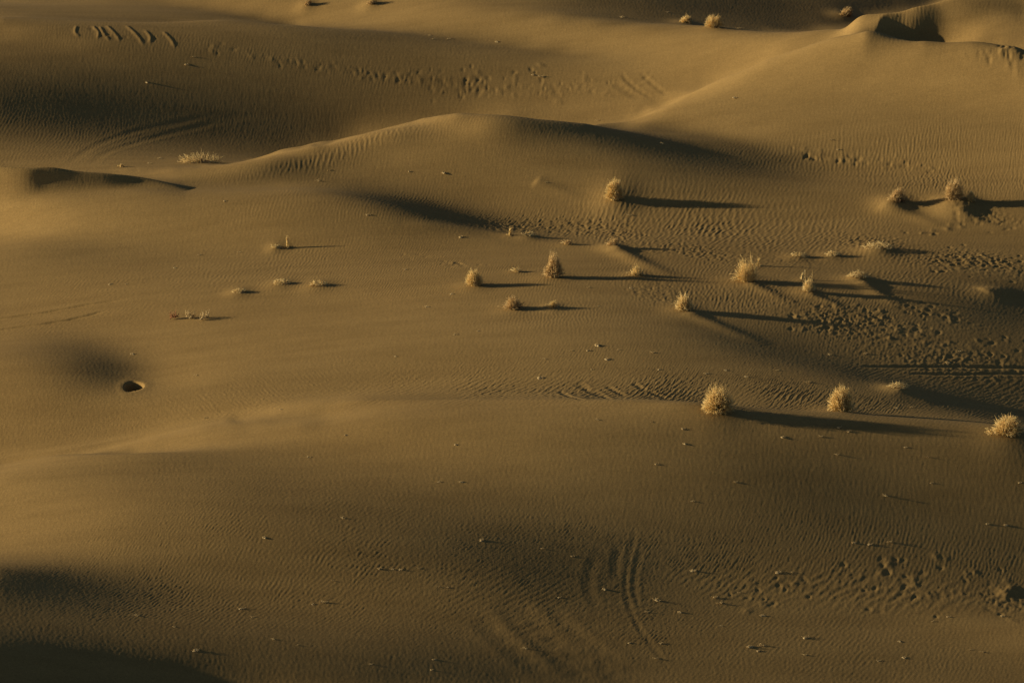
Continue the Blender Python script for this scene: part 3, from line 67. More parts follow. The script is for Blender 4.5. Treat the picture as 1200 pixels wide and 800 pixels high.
[-233,238,0,0,0,0,1,0,0,0,0,1,0,1,0,0,1,0,1,0,1,1,0,0,1,0,1,-1,2,0,0,1,2,0,1,-1,-1,-3,-2,-3,-3,-2,-1,3,5,2,7,1,-2,0,-1,1,4,-1,0,-1,3,0,0,0,-3,-1,-1,2,-1,0,0,0,0,-2,-3,-1,0,0,0,-4,-1,1,1,1,-4,0,-1,1,0,1,0,1,0,1,0,1,2,4,-1,1,-1,-1,0,-1,-1,-1,-1,-1,-1,-1,0,-1,-1,-1,-1,0,-1,0,-1,0,-1,1,0,-1,1,0,0,0,-1,1,0,0,1,-1,0,0,0,0,0,-1,1,-2,-1,1,-3,0,-5,0,2,0,0,1,1,1,1,0,0,-3,-1,0,-2,0,1,1,1,-1,0,0,0,0,0,1,1,-1,1,0,0,0,0,0,0,-1,1,0,-1,1,-1,1,-1,0,0,0,-1,1,-1,0,1,-1,0,0,0,-1,1,-1,1,-1,0,0,0,0,-1,1,-1,0,-1,0,0,0,-1,0,-1,0,-1,0,0,-1,0,-1,1,-1,2,0,1,1,-1,2,-1,1,0,1,-1,1,1,-1,1,0,0,1,-1,1,-1,1,0,0,0,0,0,1,-1,0],
[-343,349,-1,0,1,-1,1,0,0,1,-1,1,1,-1,1,0,1,0,1,0,1,1,-1,1,0,1,-1,0,2,-1,0,3,1,3,0,0,-2,-2,0,-3,-1,-2,-1,2,3,-1,3,-1,1,2,2,1,3,-1,1,0,-1,0,1,-2,0,-1,1,1,1,-2,1,-2,0,-1,-4,-1,0,-1,-4,-8,2,8,1,1,-2,1,1,0,-1,1,1,2,1,0,-1,-1,1,1,-2,0,-2,-2,-1,-1,-1,-2,0,0,-2,0,0,-1,0,-1,1,-1,0,0,0,0,0,0,0,0,0,1,-1,1,-1,0,1,-1,1,-1,0,0,-1,1,-1,0,-1,0,-1,0,0,-1,-2,1,0,-1,1,0,0,0,0,1,-1,-1,1,-1,0,0,0,1,-1,1,-1,0,0,-1,1,0,0,1,-1,1,-1,1,-1,0,1,-1,0,1,-2,1,0,-1,0,0,0,-1,0,0,0,0,0,-1,0,0,0,0,0,-1,0,0,-1,0,0,0,-1,0,-1,0,-1,0,0,0,-1,0,-1,0,0,0,-1,0,0,0,0,0,0,2,0,1,1,0,1,0,1,0,0,1,0,0,1,0,0,0,1,-1,1,0,-1,1,1,-1,0,0,1,-1],
[-421,428,-1,1,0,0,0,0,1,0,0,0,0,1,0,0,1,0,1,0,0,1,-1,1,0,0,-1,0,1,0,0,4,1,1,0,0,1,-1,0,0,-1,-1,0,-1,-1,0,-1,0,0,1,1,1,2,-1,1,0,0,2,1,0,1,-2,1,0,0,0,0,1,-1,-1,-3,-1,0,0,-12,-1,12,3,1,0,2,1,4,-1,-2,-1,-2,0,-1,0,-2,0,-3,-1,-1,0,-2,-1,-1,-1,0,-2,1,-1,0,0,-1,1,-1,0,0,-1,1,-1,1,-1,1,-1,1,-1,0,1,-1,0,0,0,0,0,0,-1,1,-1,0,0,-1,0,0,0,0,-1,0,1,-1,1,-1,1,-1,0,0,0,0,-1,0,1,-1,1,-1,0,1,-2,1,0,-1,1,-1,0,0,0,0,0,0,-1,1,-1,1,-1,1,-1,0,0,0,0,-1,0,0,0,-1,0,0,0,-1,0,0,0,0,-1,0,-1,1,-2,0,0,-1,0,-1,-1,1,-2,0,0,0,-1,0,0,-1,1,-1,0,0,0,0,0,-1,1,0,0,1,1,0,1,1,0,1,0,1,0,1,0,0,1,0,1,-1,1,0,0,1,-1,1,0,0,0,0,1,-1,0],
[-446,456,-1,1,0,0,0,-1,1,1,-1,0,0,1,-1,1,0,0,1,0,0,0,0,0,1,-1,1,0,0,0,1,4,-1,0,-1,0,0,0,-1,-1,0,-1,0,0,0,0,0,0,0,0,0,1,0,0,1,1,0,0,1,1,1,-1,2,0,0,-1,1,-1,-1,1,-1,1,1,1,-4,0,6,-2,1,-1,0,-1,2,-2,-1,-1,-2,-2,0,-2,1,-2,0,-1,0,-1,0,0,-1,-1,-1,1,-1,0,1,-2,1,0,-1,0,1,-1,0,1,-1,0,0,-1,1,-1,1,-1,0,0,0,0,0,-1,1,-1,1,-1,0,0,0,-1,1,-1,0,1,-1,-1,1,0,-1,0,1,-1,0,0,0,0,-1,0,1,-2,1,-1,0,0,0,0,0,0,0,-1,1,-1,0,0,0,0,0,0,-1,1,-1,0,0,0,0,-1,0,0,0,-1,0,0,-1,0,0,-1,0,0,-1,0,0,-2,0,-1,0,-1,-1,0,-1,0,0,-1,0,0,-1,0,1,-1,0,1,-1,0,1,-1,0,1,-1,1,0,0,1,1,0,1,0,1,1,-1,1,1,0,0,1,0,0,1,0,0,1,-1,1,0,1,-1,1,0,-1,1,0,0],
[-395,407,0,0,0,0,0,-1,1,0,0,0,0,0,0,0,0,0,0,0,1,-1,1,0,1,-1,1,0,1,0,0,0,1,-1,0,-1,1,-1,0,-1,1,0,0,-1,1,-1,0,-1,0,0,1,1,0,1,0,1,-1,1,1,0,0,1,0,1,-2,1,-1,0,0,-1,2,-1,-1,2,1,0,-2,0,0,-2,0,-2,-1,-2,1,-1,-1,1,-1,0,0,0,0,0,0,-1,1,0,-1,0,0,0,0,0,0,-1,1,-1,0,0,0,0,-1,1,-1,1,-1,0,0,0,0,-1,1,-1,0,0,0,0,0,-1,1,-1,0,1,-1,-1,1,-1,0,0,0,-1,1,-1,0,0,0,0,0,-1,0,0,0,-1,0,0,0,-1,1,-1,0,-1,1,0,-1,0,1,-1,0,-1,1,-1,1,-1,0,0,0,-1,1,-1,0,0,-1,1,-2,1,-1,-1,0,-1,0,0,-1,0,-1,-1,0,-1,-1,0,-1,0,0,-1,-1,1,-1,0,0,0,0,0,0,0,0,0,1,-1,1,-1,1,0,1,-1,1,-1,3,0,0,0,1,0,1,0,0,0,1,0,0,1,0,0,1,0,0,0,0,1,-1,1,0,0,1,-1,0,0],
[-273,285,-1,1,0,-1,1,-1,1,0,0,0,0,0,0,1,-1,1,-1,1,0,0,1,0,-1,2,-1,1,0,0,0,1,-1,1,-1,0,0,0,0,-1,0,0,-1,0,0,-1,0,1,-1,1,0,0,0,1,0,0,1,0,1,-1,0,0,-1,1,-1,0,0,0,0,0,-1,-1,1,-1,-2,0,1,-2,1,-2,1,1,-1,1,-1,1,-1,0,0,0,0,0,-1,0,1,-1,0,1,-1,0,0,1,-1,0,0,-1,1,0,-1,1,-1,1,-1,0,0,0,0,-1,1,-1,1,-1,0,0,0,-1,1,-1,1,-1,0,0,0,-1,1,-1,0,-1,1,-1,0,0,0,-1,1,-1,0,0,-1,1,-1,0,-1,1,-1,-1,1,-1,0,-1,1,-1,0,0,0,0,-1,1,-1,0,0,-1,0,1,-1,-1,1,-1,1,-2,1,-1,0,-1,-1,0,0,-1,-1,0,0,-1,-1,0,0,-1,-1,0,0,0,-1,0,0,-1,1,-1,1,-1,0,1,-1,1,0,-1,1,0,0,1,-1,1,0,0,1,-1,1,0,1,2,-1,0,1,0,1,-1,1,0,1,-1,1,0,0,0,1,0,0,0,0,0,1,0,-1,1,0,0,0,0],
[-120,130,0,0,0,1,-1,1,0,0,0,1,-1,1,0,0,0,0,1,0,0,0,1,0,0,0,1,0,1,0,0,0,0,0,-1,1,-1,-1,0,0,-1,-1,0,-1,0,-1,0,0,-1,1,0,0,0,0,1,-1,0,1,-1,-1,1,0,0,1,-1,1,-1,1,0,0,0,0,0,0,0,-1,1,-1,0,0,-1,1,0,-1,0,0,0,0,0,0,-1,1,-1,0,0,1,-1,0,0,0,-1,1,0,0,-1,1,0,-1,0,1,-1,0,0,0,0,0,0,0,0,-1,1,-1,0,0,0,0,-1,1,-1,1,-1,0,0,-1,1,-1,0,0,-1,0,0,0,0,-1,1,-1,0,0,-1,1,-2,1,-1,0,-1,0,0,0,-1,0,0,0,-1,0,0,0,0,-1,0,0,-1,1,-2,1,-1,0,-1,0,-1,0,0,-1,-1,1,-2,0,0,-1,0,0,-1,-1,1,0,-1,-1,1,0,0,-1,1,0,-1,1,0,-1,1,0,0,0,0,0,0,0,0,0,1,0,-1,1,0,1,-1,0,1,0,1,1,0,1,0,0,0,1,-1,1,1,-1,0,1,0,0,0,1,-1,1,0,-1,1,0,0,1,-1,0,0,1],
[28,-19,0,0,1,-1,1,0,0,0,0,1,0,0,0,0,1,0,0,0,1,0,0,1,0,0,1,0,1,-1,2,-2,0,0,-1,0,-1,-1,0,-2,0,-2,0,-2,0,-1,-1,0,0,-1,0,1,-1,0,1,0,1,0,1,1,1,2,0,1,1,1,1,0,0,0,1,-1,-1,1,-2,0,0,-1,-1,1,-2,1,-1,0,0,0,0,0,-1,1,-1,0,0,1,-1,0,0,-1,1,0,0,0,0,0,-1,1,-1,1,-1,1,-1,0,0,0,1,-1,-1,1,0,-1,1,-1,0,0,0,0,-1,1,-1,1,-1,0,0,-1,1,-1,0,-1,1,-1,0,0,-1,1,-1,0,0,-1,0,0,0,-1,0,-1,0,-1,1,-2,1,-1,1,-2,1,0,-1,-1,1,-1,-1,0,-1,0,-1,0,-1,0,-2,1,-1,0,0,-1,0,-1,1,-1,-1,1,-1,1,-1,0,0,0,0,0,1,-1,1,0,0,1,-1,1,0,0,0,0,0,0,0,0,0,0,0,0,0,-1,1,0,0,0,0,0,0,0,2,0,1,0,0,1,0,0,1,-1,1,0,1,-1,1,-1,1,0,1,-1,0,1,0,-1,1,0,0,0,0,0],
[158,-150,1,-1,1,-1,1,0,0,1,-1,1,0,0,1,-1,1,0,1,-1,1,0,0,1,0,0,1,0,0,0,1,-1,-1,0,-1,0,-2,0,-2,-1,0,-2,-2,0,-2,-1,-1,-1,-1,-1,0,1,-1,2,0,2,2,1,2,2,2,2,1,3,0,1,0,1,-1,1,-1,-1,0,-1,-1,0,-1,-1,0,0,-1,0,-1,1,-1,0,0,0,0,0,-1,1,-1,1,-1,1,-1,1,-1,1,-1,0,0,1,-1,0,-1,1,0,-1,1,-1,1,-1,0,1,-1,0,-1,1,0,-1,0,0,0,0,0,-1,1,-1,0,0,0,-1,1,-1,0,-1,0,1,-2,1,-1,1,-1,0,-1,0,0,0,-1,0,-1,0,0,-1,-1,1,-1,-1,1,-1,0,-1,0,-1,-1,0,-2,0,0,-2,0,0,-1,0,-1,1,-1,0,0,0,-1,1,-1,1,-1,1,-1,1,-1,1,0,-1,2,-1,1,0,1,0,0,1,0,0,0,0,0,0,0,0,0,0,-1,1,0,-1,0,0,0,0,0,0,-1,1,-1,1,1,1,0,0,1,0,0,1,-1,1,1,-1,1,0,0,0,0,1,-1,1,0,0,0,0,1,-1,0,1,-1,1],
[265,-258,1,0,-1,1,1,-1,0,1,0,0,0,0,1,0,0,0,0,1,-1,1,0,1,-1,1,0,0,1,-1,1,0,0,-2,1,-2,-1,0,-2,-2,0,-2,-2,-1,-3,-1,-1,-2,-1,0,-1,0,0,1,2,2,3,2,3,2,3,3,1,2,2,-1,2,-1,0,-1,1,-2,0,-1,0,-2,1,-2,1,-1,0,-1,0,0,0,0,0,0,0,-1,1,-1,0,1,-1,0,0,0,1,-1,0,0,-1,1,0,-1,0,0,0,0,0,0,0,-1,1,-1,0,1,-1,-1,1,-1,1,-1,0,0,-1,1,-1,1,-1,0,0,-1,0,0,0,0,-1,0,-1,1,-1,0,0,0,-1,0,0,-1,0,-1,0,0,-1,0,-1,0,0,-1,-1,0,-1,0,-2,0,-1,-1,-1,-1,0,0,-1,0,0,0,0,-1,1,0,0,0,0,0,0,0,1,-1,1,0,0,1,-1,1,1,-1,1,1,-1,1,0,0,0,0,0,0,0,0,-1,1,0,0,-1,1,-1,1,-1,1,-1,0,0,0,-1,1,0,-1,2,0,0,1,0,0,1,0,0,0,0,1,0,0,0,1,-1,1,0,0,0,0,1,-1,1,-1,1,-1,1,-1],
[348,-341,0,0,0,0,1,-1,1,0,0,0,1,-1,1,0,0,1,-1,1,0,0,0,0,1,0,0,1,-1,1,0,0,0,-1,-1,-1,-1,-1,-2,-1,-1,-3,-1,-2,-1,-3,-1,-1,-2,0,0,-1,1,1,1,2,3,3,3,4,2,2,4,1,1,0,1,0,-1,0,0,-1,-1,0,-1,0,0,-1,-1,1,-1,0,0,0,0,-1,1,-1,1,-1,0,0,0,0,0,0,0,-1,1,0,-1,1,-1,0,0,-1,1,-1,1,-1,0,0,0,0,-1,1,-1,1,-1,0,-1,1,-1,0,0,0,0,0,-1,0,0,0,0,-1,1,-2,1,-1,0,0,-1,1,-1,-1,1,-1,0,0,0,-1,-1,0,0,-1,0,0,-1,-1,0,0,-2,-1,0,-1,-1,-1,-1,-1,0,0,0,-1,1,-1,0,0,1,-1,1,0,0,0,0,0,1,0,0,1,0,0,0,1,0,0,0,1,-1,1,0,0,-1,1,0,-1,0,1,-1,0,0,0,0,-1,1,0,0,-1,1,0,-1,0,1,-1,1,-1,0,1,0,1,0,0,1,0,0,0,1,-1,1,0,0,1,-1,1,0,0,0,0,0,1,-1,1,-1,1,0,0,0,-1],
[408,-402,0,1,-1,1,0,0,0,0,0,1,0,0,0,0,0,1,0,0,0,1,-1,1,0,1,-1,1,1,-1,0,0,-1,-1,-2,0,-2,-1,-2,0,-2,-2,-1,-1,-2,-1,-2,0,-2,0,-1,0,1,1,1,2,3,3,4,2,3,3,2,1,2,0,-1,1,-1,0,0,-1,-1,1,-1,-1,0,0,0,0,-1,1,-1,0,0,0,0,-1,1,0,-1,1,-1,0,0,0,1,-1,-1,1,0,-1,1,-1,0,0,-1,1,-1,1,-1,0,0,0,-1,1,0,-1,0,0,0,-1,1,-1,0,0,-1,1,-1,0,0,0,0,-1,0,-1,1,-1,0,-1,0,0,0,-1,0,0,0,0,-1,-1,1,-2,1,-1,0,-1,-1,1,-2,0,-2,0,-1,-1,0,-1,0,-1,0,0,0,-1,1,0,0,0,0,0,0,1,-1,1,0,0,1,-1,1,0,1,-1,1,0,0,0,0,0,0,0,1,-1,0,0,0,0,0,0,0,-1,1,0,-1,0,0,0,0,0,0,-1,1,-1,0,1,-1,0,0,0,1,1,1,-1,1,0,0,1,-1,1,0,0,0,1,0,-1,1,0,0,1,-1,1,-1,1,0,0,0,0,0,0],
[445,-439,-1,1,-1,1,0,0,0,1,-1,1,0,0,0,1,-1,1,0,0,0,1,0,0,0,0,0,1,0,0,0,-1,-2,0,-2,-1,-1,-1,-1,-1,-2,-1,-1,-1,-1,-1,-2,0,-1,0,0,0,1,1,2,2,2,4,2,3,3,1,2,1,1,0,-1,1,-1,0,0,-1,0,0,-1,0,0,0,-1,1,-1,0,0,0,0,0,0,0,-1,1,-1,0,1,-1,0,0,0,0,0,-1,1,-1,0,1,-2,1,0,-1,1,-1,0,1,-1,0,-1,1,0,-1,0,0,0,-1,1,-1,0,-1,1,-1,1,-1,0,-1,1,-1,0,-1,0,0,-1,1,-2,1,-1,0,0,0,-1,0,0,0,-1,-1,1,-2,1,-1,-1,1,-2,0,-1,-1,-1,0,0,-1,1,-1,0,0,0,0,0,0,0,0,0,1,-1,0,0,0,1,-1,1,0,0,-1,1,0,1,-1,0,0,0,1,-1,0,0,1,-1,0,0,0,0,1,-1,0,-1,1,0,0,-1,1,-1,0,0,0,0,0,-1,1,-1,0,0,0,2,-1,1,0,0,1,0,0,0,1,-1,1,0,1,-1,1,-1,1,0,0,1,-1,1,-1,1,-1,1,0,0,0],
[458,-454,0,1,-1,1,0,0,0,1,-1,1,-1,1,0,1,-1,1,-1,1,0,0,0,1,0,-1,1,0,1,-1,0,0,-1,-1,-1,-2,0,-2,0,-2,-1,-2,0,-1,-1,-1,-1,0,0,0,0,0,2,2,2,2,2,3,2,2,2,1,1,1,0,0,0,-1,1,-1,0,0,-1,1,-1,-1,1,-1,1,-1,0,0,-1,1,0,-1,1,-1,0,1,-1,0,0,0,-1,1,0,0,-1,1,-1,1,-1,0,0,-1,1,-1,1,-1,1,-1,0,0,0,0,0,-1,0,0,0,0,-1,0,0,0,-1,1,-1,0,0,-1,0,0,0,-1,0,0,-1,0,0,-1,0,0,0,-1,0,0,0,-1,0,0,-1,0,-1,0,0,-1,0,-1,0,-1,0,-1,1,-1,1,-1,0,1,-1,0,0,1,-1,0,0,-1,1,0,0,-1,1,-1,1,-1,1,-1,0,1,-1,0,1,-1,0,1,-1,0,1,-1,0,0,0,1,-1,0,0,0,0,-1,1,-1,1,-1,0,0,0,0,-1,0,1,-1,0,0,0,1,0,0,1,0,0,0,0,1,0,0,1,-1,1,0,0,1,-1,1,-1,1,0,0,1,-1,0,1,-1,1,-1,1],
[443,-440,0,0,1,0,0,-1,2,-1,0,1,-1,1,0,0,0,1,-1,1,0,0,0,0,0,1,0,0,0,1,0,0,-1,-1,-1,0,-2,-2,0,-2,0,-2,0,-2,0,-1,0,-1,1,0,2,0,2,1,3,2,1,3,1,1,2,1,0,0,1,-1,1,-1,0,0,-1,1,-1,-1,1,-1,1,-1,0,-1,1,-1,1,-1,1,-1,0,0,0,0,0,-1,1,0,-1,1,0,-1,1,-1,0,1,-1,0,-1,1,0,0,-1,1,-1,1,-1,0,1,-1,0,-1,1,-1,0,-1,1,-1,0,0,-1,1,-1,0,0,-1,1,-1,-1,1,-2,1,-1,0,0,-1,0,0,-1,1,-1,0,-1,1,-1,-1,1,-1,-1,1,-1,-1,0,0,0,-1,0,0,0,0,0,1,-1,0,0,0,-1,1,0,-1,1,-1,0,0,0,0,0,-1,1,-1,0,0,0,0,0,0,-1,1,0,-1,1,-1,1,-1,0,0,1,-1,0,-1,1,0,-1,0,0,0,0,-1,1,-1,0,-1,1,0,-1,1,-1,0,1,0,1,-1,1,1,0,0,0,0,1,0,0,0,1,0,0,0,0,0,1,0,0,-1,1,1,-1,0,0,1,-1,1],
[402,-400,1,0,-1,1,0,1,-1,1,-1,1,0,0,0,0,1,-1,1,0,0,0,1,0,0,0,1,0,0,0,1,1,-1,-1,-2,0,-1,-1,-1,-2,0,-2,0,-1,0,-1,0,0,0,2,1,1,1,3,1,1,2,2,1,0,1,1,0,0,0,0,0,0,0,-1,0,0,0,-1,0,0,0,0,-1,1,-1,0,0,0,0,0,-1,1,0,0,-1,1,-1,1,-1,1,0,-1,0,1,-1,0,1,-1,0,0,0,-1,1,0,0,0,-1,1,-1,1,-1,0,-1,1,-1,0,0,-1,0,0,0,-1,0,1,-2,1,-1,1,-2,0,0,0,-1,0,0,-1,0,0,-1,1,-1,0,0,-1,0,0,0,-1,0,-1,0,0,0,0,-1,0,0,0,0,0,1,-1,0,0,0,0,0,0,0,0,0,0,-1,1,-1,0,0,0,-1,0,1,-2,1,0,-1,0,0,0,0,0,0,0,-1,1,-1,1,-1,0,-1,1,-1,0,0,0,-1,0,0,-1,0,0,0,-1,1,-1,0,0,1,-1,0,2,-1,1,1,0,0,1,-1,1,1,-1,1,0,1,-1,1,0,0,0,0,1,0,-1,1,0,0,0,0,1,-1,0],
[343,-341,0,1,-1,1,0,0,0,0,0,1,-1,1,0,0,0,1,-1,1,0,0,1,0,0,0,1,0,0,1,1,0,-1,0,-1,-1,-1,-1,-1,-1,-1,-1,0,-1,0,0,0,0,1,2,0,2,1,2,1,1,1,1,0,1,0,1,-1,1,0,-1,1,-1,0,0,0,-1,0,0,0,0,-1,0,0,0,0,0,0,-1,1,0,-1,1,-1,1,-1,1,-1,1,-1,1,-1,1,-1,1,-1,1,-1,0,0,1,-1,0,0,0,0,1,-1,0,-1,1,-1,1,-2,1,-1,0,0,0,-1,0,0,-1,1,-1,0,0,-1,0,0,-1,0,0,-1,0,-1,1,-1,0,-1,1,-1,0,0,-1,1,-1,0,-1,0,0,-1,1,-1,0,-1,1,0,-1,1,0,0,0,-1,1,0,0,0,0,1,-1,0,0,-1,1,0,-1,0,-1,1,-1,0,0,-1,0,0,0,0,-1,0,1,-1,0,0,0,-1,1,-1,0,-1,1,-1,0,-1,0,-1,1,-2,1,-1,-1,1,-1,0,0,0,0,0,0,0,1,1,1,-1,2,-1,1,0,1,0,0,0,1,0,0,1,-1,1,0,0,0,1,-1,1,0,0,-1,1,0,0,0],
[275,-272,-1,1,0,-1,1,0,0,1,-1,1,-1,1,0,0,1,-1,1,0,1,-1,1,0,0,1,0,1,0,0,1,1,-1,0,-1,-1,0,-2,-1,0,-1,0,-2,1,0,0,1,0,1,1,1,1,1,1,1,0,1,1,-1,1,0,1,-1,0,1,-1,0,0,-1,1,-1,0,0,-1,1,-1,0,0,-1,1,-1,1,-1,1,-1,1,-1,0,1,-1,1,-1,1,-1,1,-1,1,0,-1,1,-1,1,0,-1,0,1,-1,1,-1,0,1,-1,0,1,-1,-1,1,-1,0,0,-1,0,0,0,-1,0,0,-1,1,-1,0,0,-1,0,0,-1,0,0,-1,0,0,-1,0,0,0,-1,0,1,-1,-1,1,-1,0,-1,1,-1,0,-1,1,-1,0,0,0,0,0,0,1,-1,1,-1,1,-1,1,0,0,0,0,0,-1,1,-1,0,0,0,-1,0,-1,1,-1,-1,1,-1,0,0,0,0,0,-1,0,0,0,0,-1,0,0,-1,0,0,-1,0,-1,0,-1,0,-1,0,0,-1,0,0,0,0,0,0,0,1,1,1,0,1,-1,2,-1,1,1,-1,1,1,-1,1,0,0,1,-1,1,0,0,1,-1,1,-1,1,-1,1,0,0],
[208,-205,0,0,0,1,-1,0,1,-1,1,0,0,0,1,-1,1,0,1,-1,1,0,0,1,0,0,0,1,1,0,0,1,1,-1,-1,-1,0,-1,-1,0,-1,0,-1,1,1,-1,1,1,0,1,1,0,1,1,-1,2,-1,0,1,0,0,0,0,0,0,-1,1,-1,1,-1,-1,1,0,-1,0,0,-1,1,-1,1,-1,0,0,1,-1,0,0,1,-1,0,1,-1,1,0,-1,1,0,-1,1,0,0,-1,1,-1,1,0,-1,1,-1,1,-1,0,1,-1,0,-1,1,-1,0,0,-1,0,0,-1,0,0,0,-1,1,-1,0,-1,0,0,0,-1,0,0,-1,0,0,-1,0,0,0,-1,1,-1,0,0,-1,1,-1,0,-1,0,0,0,0,-1,1,-1,0,1,-1,1,-1,1,0,0,0,0,1,-1,0,1,-1,1,-1,0,0,0,-1,1,-2,1,-1,0,0,-1,0,0,0,-1,0,1,-1,0,-1,0,1,-2,1,-1,0,0,-1,0,-1,0,-1,0,0,-2,1,-1,-1,0,0,0,-1,0,1,-1,1,1,0,1,1,0,0,1,0,1,0,0,1,0,0,0,1,0,0,1,-1,1,0,0,0,0,1,-1,1,-1,1,-1],
[149,-145,-1,1,-1,1,0,0,0,0,1,-1,1,0,0,0,0,1,-1,2,-1,0,1,0,1,0,0,0,1,0,1,1,1,-2,0,0,-1,-1,1,-2,1,0,-1,1,0,0,1,0,1,0,0,1,0,0,0,1,-1,1,0,-1,1,0,0,-1,1,-1,0,0,0,0,0,-1,0,0,0,0,-1,0,1,-1,0,0,0,0,0,0,0,1,-1,0,1,-1,1,-1,1,0,-1,1,0,-1,1,0,-1,1,-1,1,-1,0,1,-1,0,0,0,0,0,-1,1,-2,1,-1,0,0,-1,1,-1,-1,1,-1,0,0,0,-1,0,0,0,-1,0,-1,1,-2,1,-1,1,-1,-1,1,-1,1,-1,0,-1,1,-1,0,0,-1,0,0,0,0,-1,1,0,-1,1,0,0,0,0,0,1,-1,1,0,-1,1,0,0,0,-1,1,-1,0,-1,1,-1,-1,1,-1,0,-1,1,-1,0,0,-1,1,-1,-1,1,0,-1,0,-1,1,-1,0,-1,0,0,-1,-1,0,0,-1,-1,0,0,-1,0,0,-1,1,-1,1,1,1,0,0,1,0,1,0,1,0,0,0,1,0,1,-1,1,0,0,1,-1,1,0,0,0,1,-1,0,1,-1,1],
[103,-99,0,0,1,-1,0,1,0,0,-1,2,-1,0,1,0,0,0,0,1,0,0,0,1,0,0,1,0,0,0,2,0,1,-1,0,0,-1,0,0,0,0,0,-1,1,1,-1,0,1,0,0,1,-1,1,0,-1,1,0,-1,1,0,-1,1,-1,1,-1,0,0,0,-1,1,-1,0,0,0,-1,1,-1,0,0,0,0,0,-1,1,0,0,0,0,0,1,-1,0,1,-1,1,-1,1,-1,1,-1,1,-1,0,0,0,1,-1,-1,1,0,0,0,-1,0,1,-1,-1,1,-1,0,-1,1,-1,0,-1,1,-1,0,0,-1,1,-1,0,0,-1,0,0,0,-1,0,-1,1,-1,0,0,-1,1,-1,0,0,0,0,-1,0,0,-1,1,-1,0,0,0,-1,1,0,0,0,0,0,1,-1,1,0,0,0,0,0,0,0,0,0,0,-1,1,-1,-1,1,-1,0,-1,1,-2,1,-1,1,-2,1,0,-1,1,-1,0,0,0,-1,0,0,0,-1,0,0,-1,0,-1,-1,1,-2,0,0,0,-1,-1,1,-1,0,1,0,2,-1,1,1,0,0,0,1,0,1,0,0,0,1,-1,1,1,-1,1,0,0,0,0,0,1,-1,1,-1,1,-1],
[71,-66,0,0,0,0,0,0,1,-1,1,-1,1,0,0,1,-1,1,0,0,0,1,0,0,0,1,0,0,1,0,0,1,1,0,0,-1,1,-1,0,1,-1,0,0,1,-1,1,0,-1,1,0,0,1,-1,0,0,0,-1,1,0,-1,1,-1,0,0,0,0,-1,1,-1,0,0,0,-1,1,-1,0,0,0,-1,1,0,-1,1,-1,1,0,0,-1,1,0,0,0,0,1,-1,0,0,0,0,0,0,0,-1,1,0,-1,1,-1,0,0,0,0,0,0,0,-1,0,0,0,-1,0,0,0,-1,1,-1,0,-1,1,-1,1,-1,0,-1,0,0,0,-1,1,-2,1,-1,1,-1,-1,1,0,-1,0,0,0,0,-1,0,0,0,0,-1,0,0,0,0,0,0,0,1,-1,1,-1,1,0,0,0,0,1,-1,1,-1,0,1,-1,-1,1,-1,0,-1,0,0,-1,1,-2,1,0,-1,0,1,-1,0,1,-1,0,0,0,-1,0,0,0,-1,0,0,-1,0,0,-1,0,-1,0,-1,0,0,-1,1,-2,1,0,1,1,-1,2,-1,1,0,1,-1,1,0,1,0,0,0,0,1,0,0,0,0,1,-1,1,0,0,-1,1,0,0,0],
[56,-50,-1,1,-1,1,-1,1,0,0,0,0,0,1,-1,1,0,0,0,1,0,0,0,0,1,0,0,0,1,0,0,1,2,-1,0,0,0,0,0,0,0,1,-1,0,0,1,-1,1,-1,1,-1,1,-1,0,0,0,0,0,-1,0,0,0,0,0,-1,0,0,0,0,0,-1,0,0,0,0,0,-1,1,-1,0,1,-1,0,0,1,-1,0,1,-1,1,-1,1,-1,1,0,-1,1,-1,1,-1,0,0,0,0,0,0,0,0,-1,1,-1,0,1,-1,0,-1,1,-1,0,0,0,-1,1,-1,0,-1,1,0,-1,0,0,0,0,-1,0,0,0,-1,0,0,0,-1,0,0,0,0,0,-1,0,1,-1,-1,1,-1,0,0,0,0,-1,1,-1,0,0,1,-1,1,-1,1,0,0,0,1,-1,0,1,0,-1,1,-1,1,-1,-1,1,-1,-1,0,-1,1,-1,0,0,0,1,-1,0,1,0,-1,1,-1,0,0,0,-1,0,0,0,-1,0,0,-1,1,-1,-1,1,-1,-1,1,-1,-1,1,-1,0,0,0,0,2,-1,1,0,0,1,-1,1,0,1,-1,1,0,0,1,-1,1,0,0,0,0,1,-1,1,-1,1,0,0,-1,1],
[57,-51,0,0,0,0,0,0,0,0,0,1,-1,1,0,0,0,0,1,-1,1,0,1,-1,1,0,0,0,1,0,1,0,1,0,1,-1,0,1,-1,1,-1,1,-1,1,0,0,0,-1,1,0,-1,1,-1,0,0,-1,1,-1,0,-1,1,-1,0,0,0,-1,1,-1,0,0,0,-1,1,-1,1,-1,0,0,0,0,0,-1,1,0,0,0,0,-1,1,0,0,0,0,0,0,0,0,0,0,-1,1,-1,1,-1,0,1,-1,0,-1,1,0,0,-1,0,1,-1,0,0,-1,0,1,-1,0,-1,1,0,-1,0,0,1,-2,1,0,-1,0,0,-1,0,1,-2,1,-1,1,-1,0,0,-1,1,0,-1,0,0,0,0,-1,1,-1,0,0,0,-1,1,-1,1,0,0,-1,1,1,-1,0,1,-1,1,0,-1,1,-1,1,-1,-1,1,-2,0,0,0,-1,1,0,0,0,0,1,-1,1,0,0,0,-1,1,-2,1,0,-1,0,0,-1,0,0,0,0,-1,1,-1,-1,1,-1,1,-2,1,-1,1,-1,0,0,0,1,0,1,0,-1,1,1,-1,0,1,0,0,1,-1,1,-1,1,0,0,1,-1,0,1,-1,1,0,0,-1,1,0],
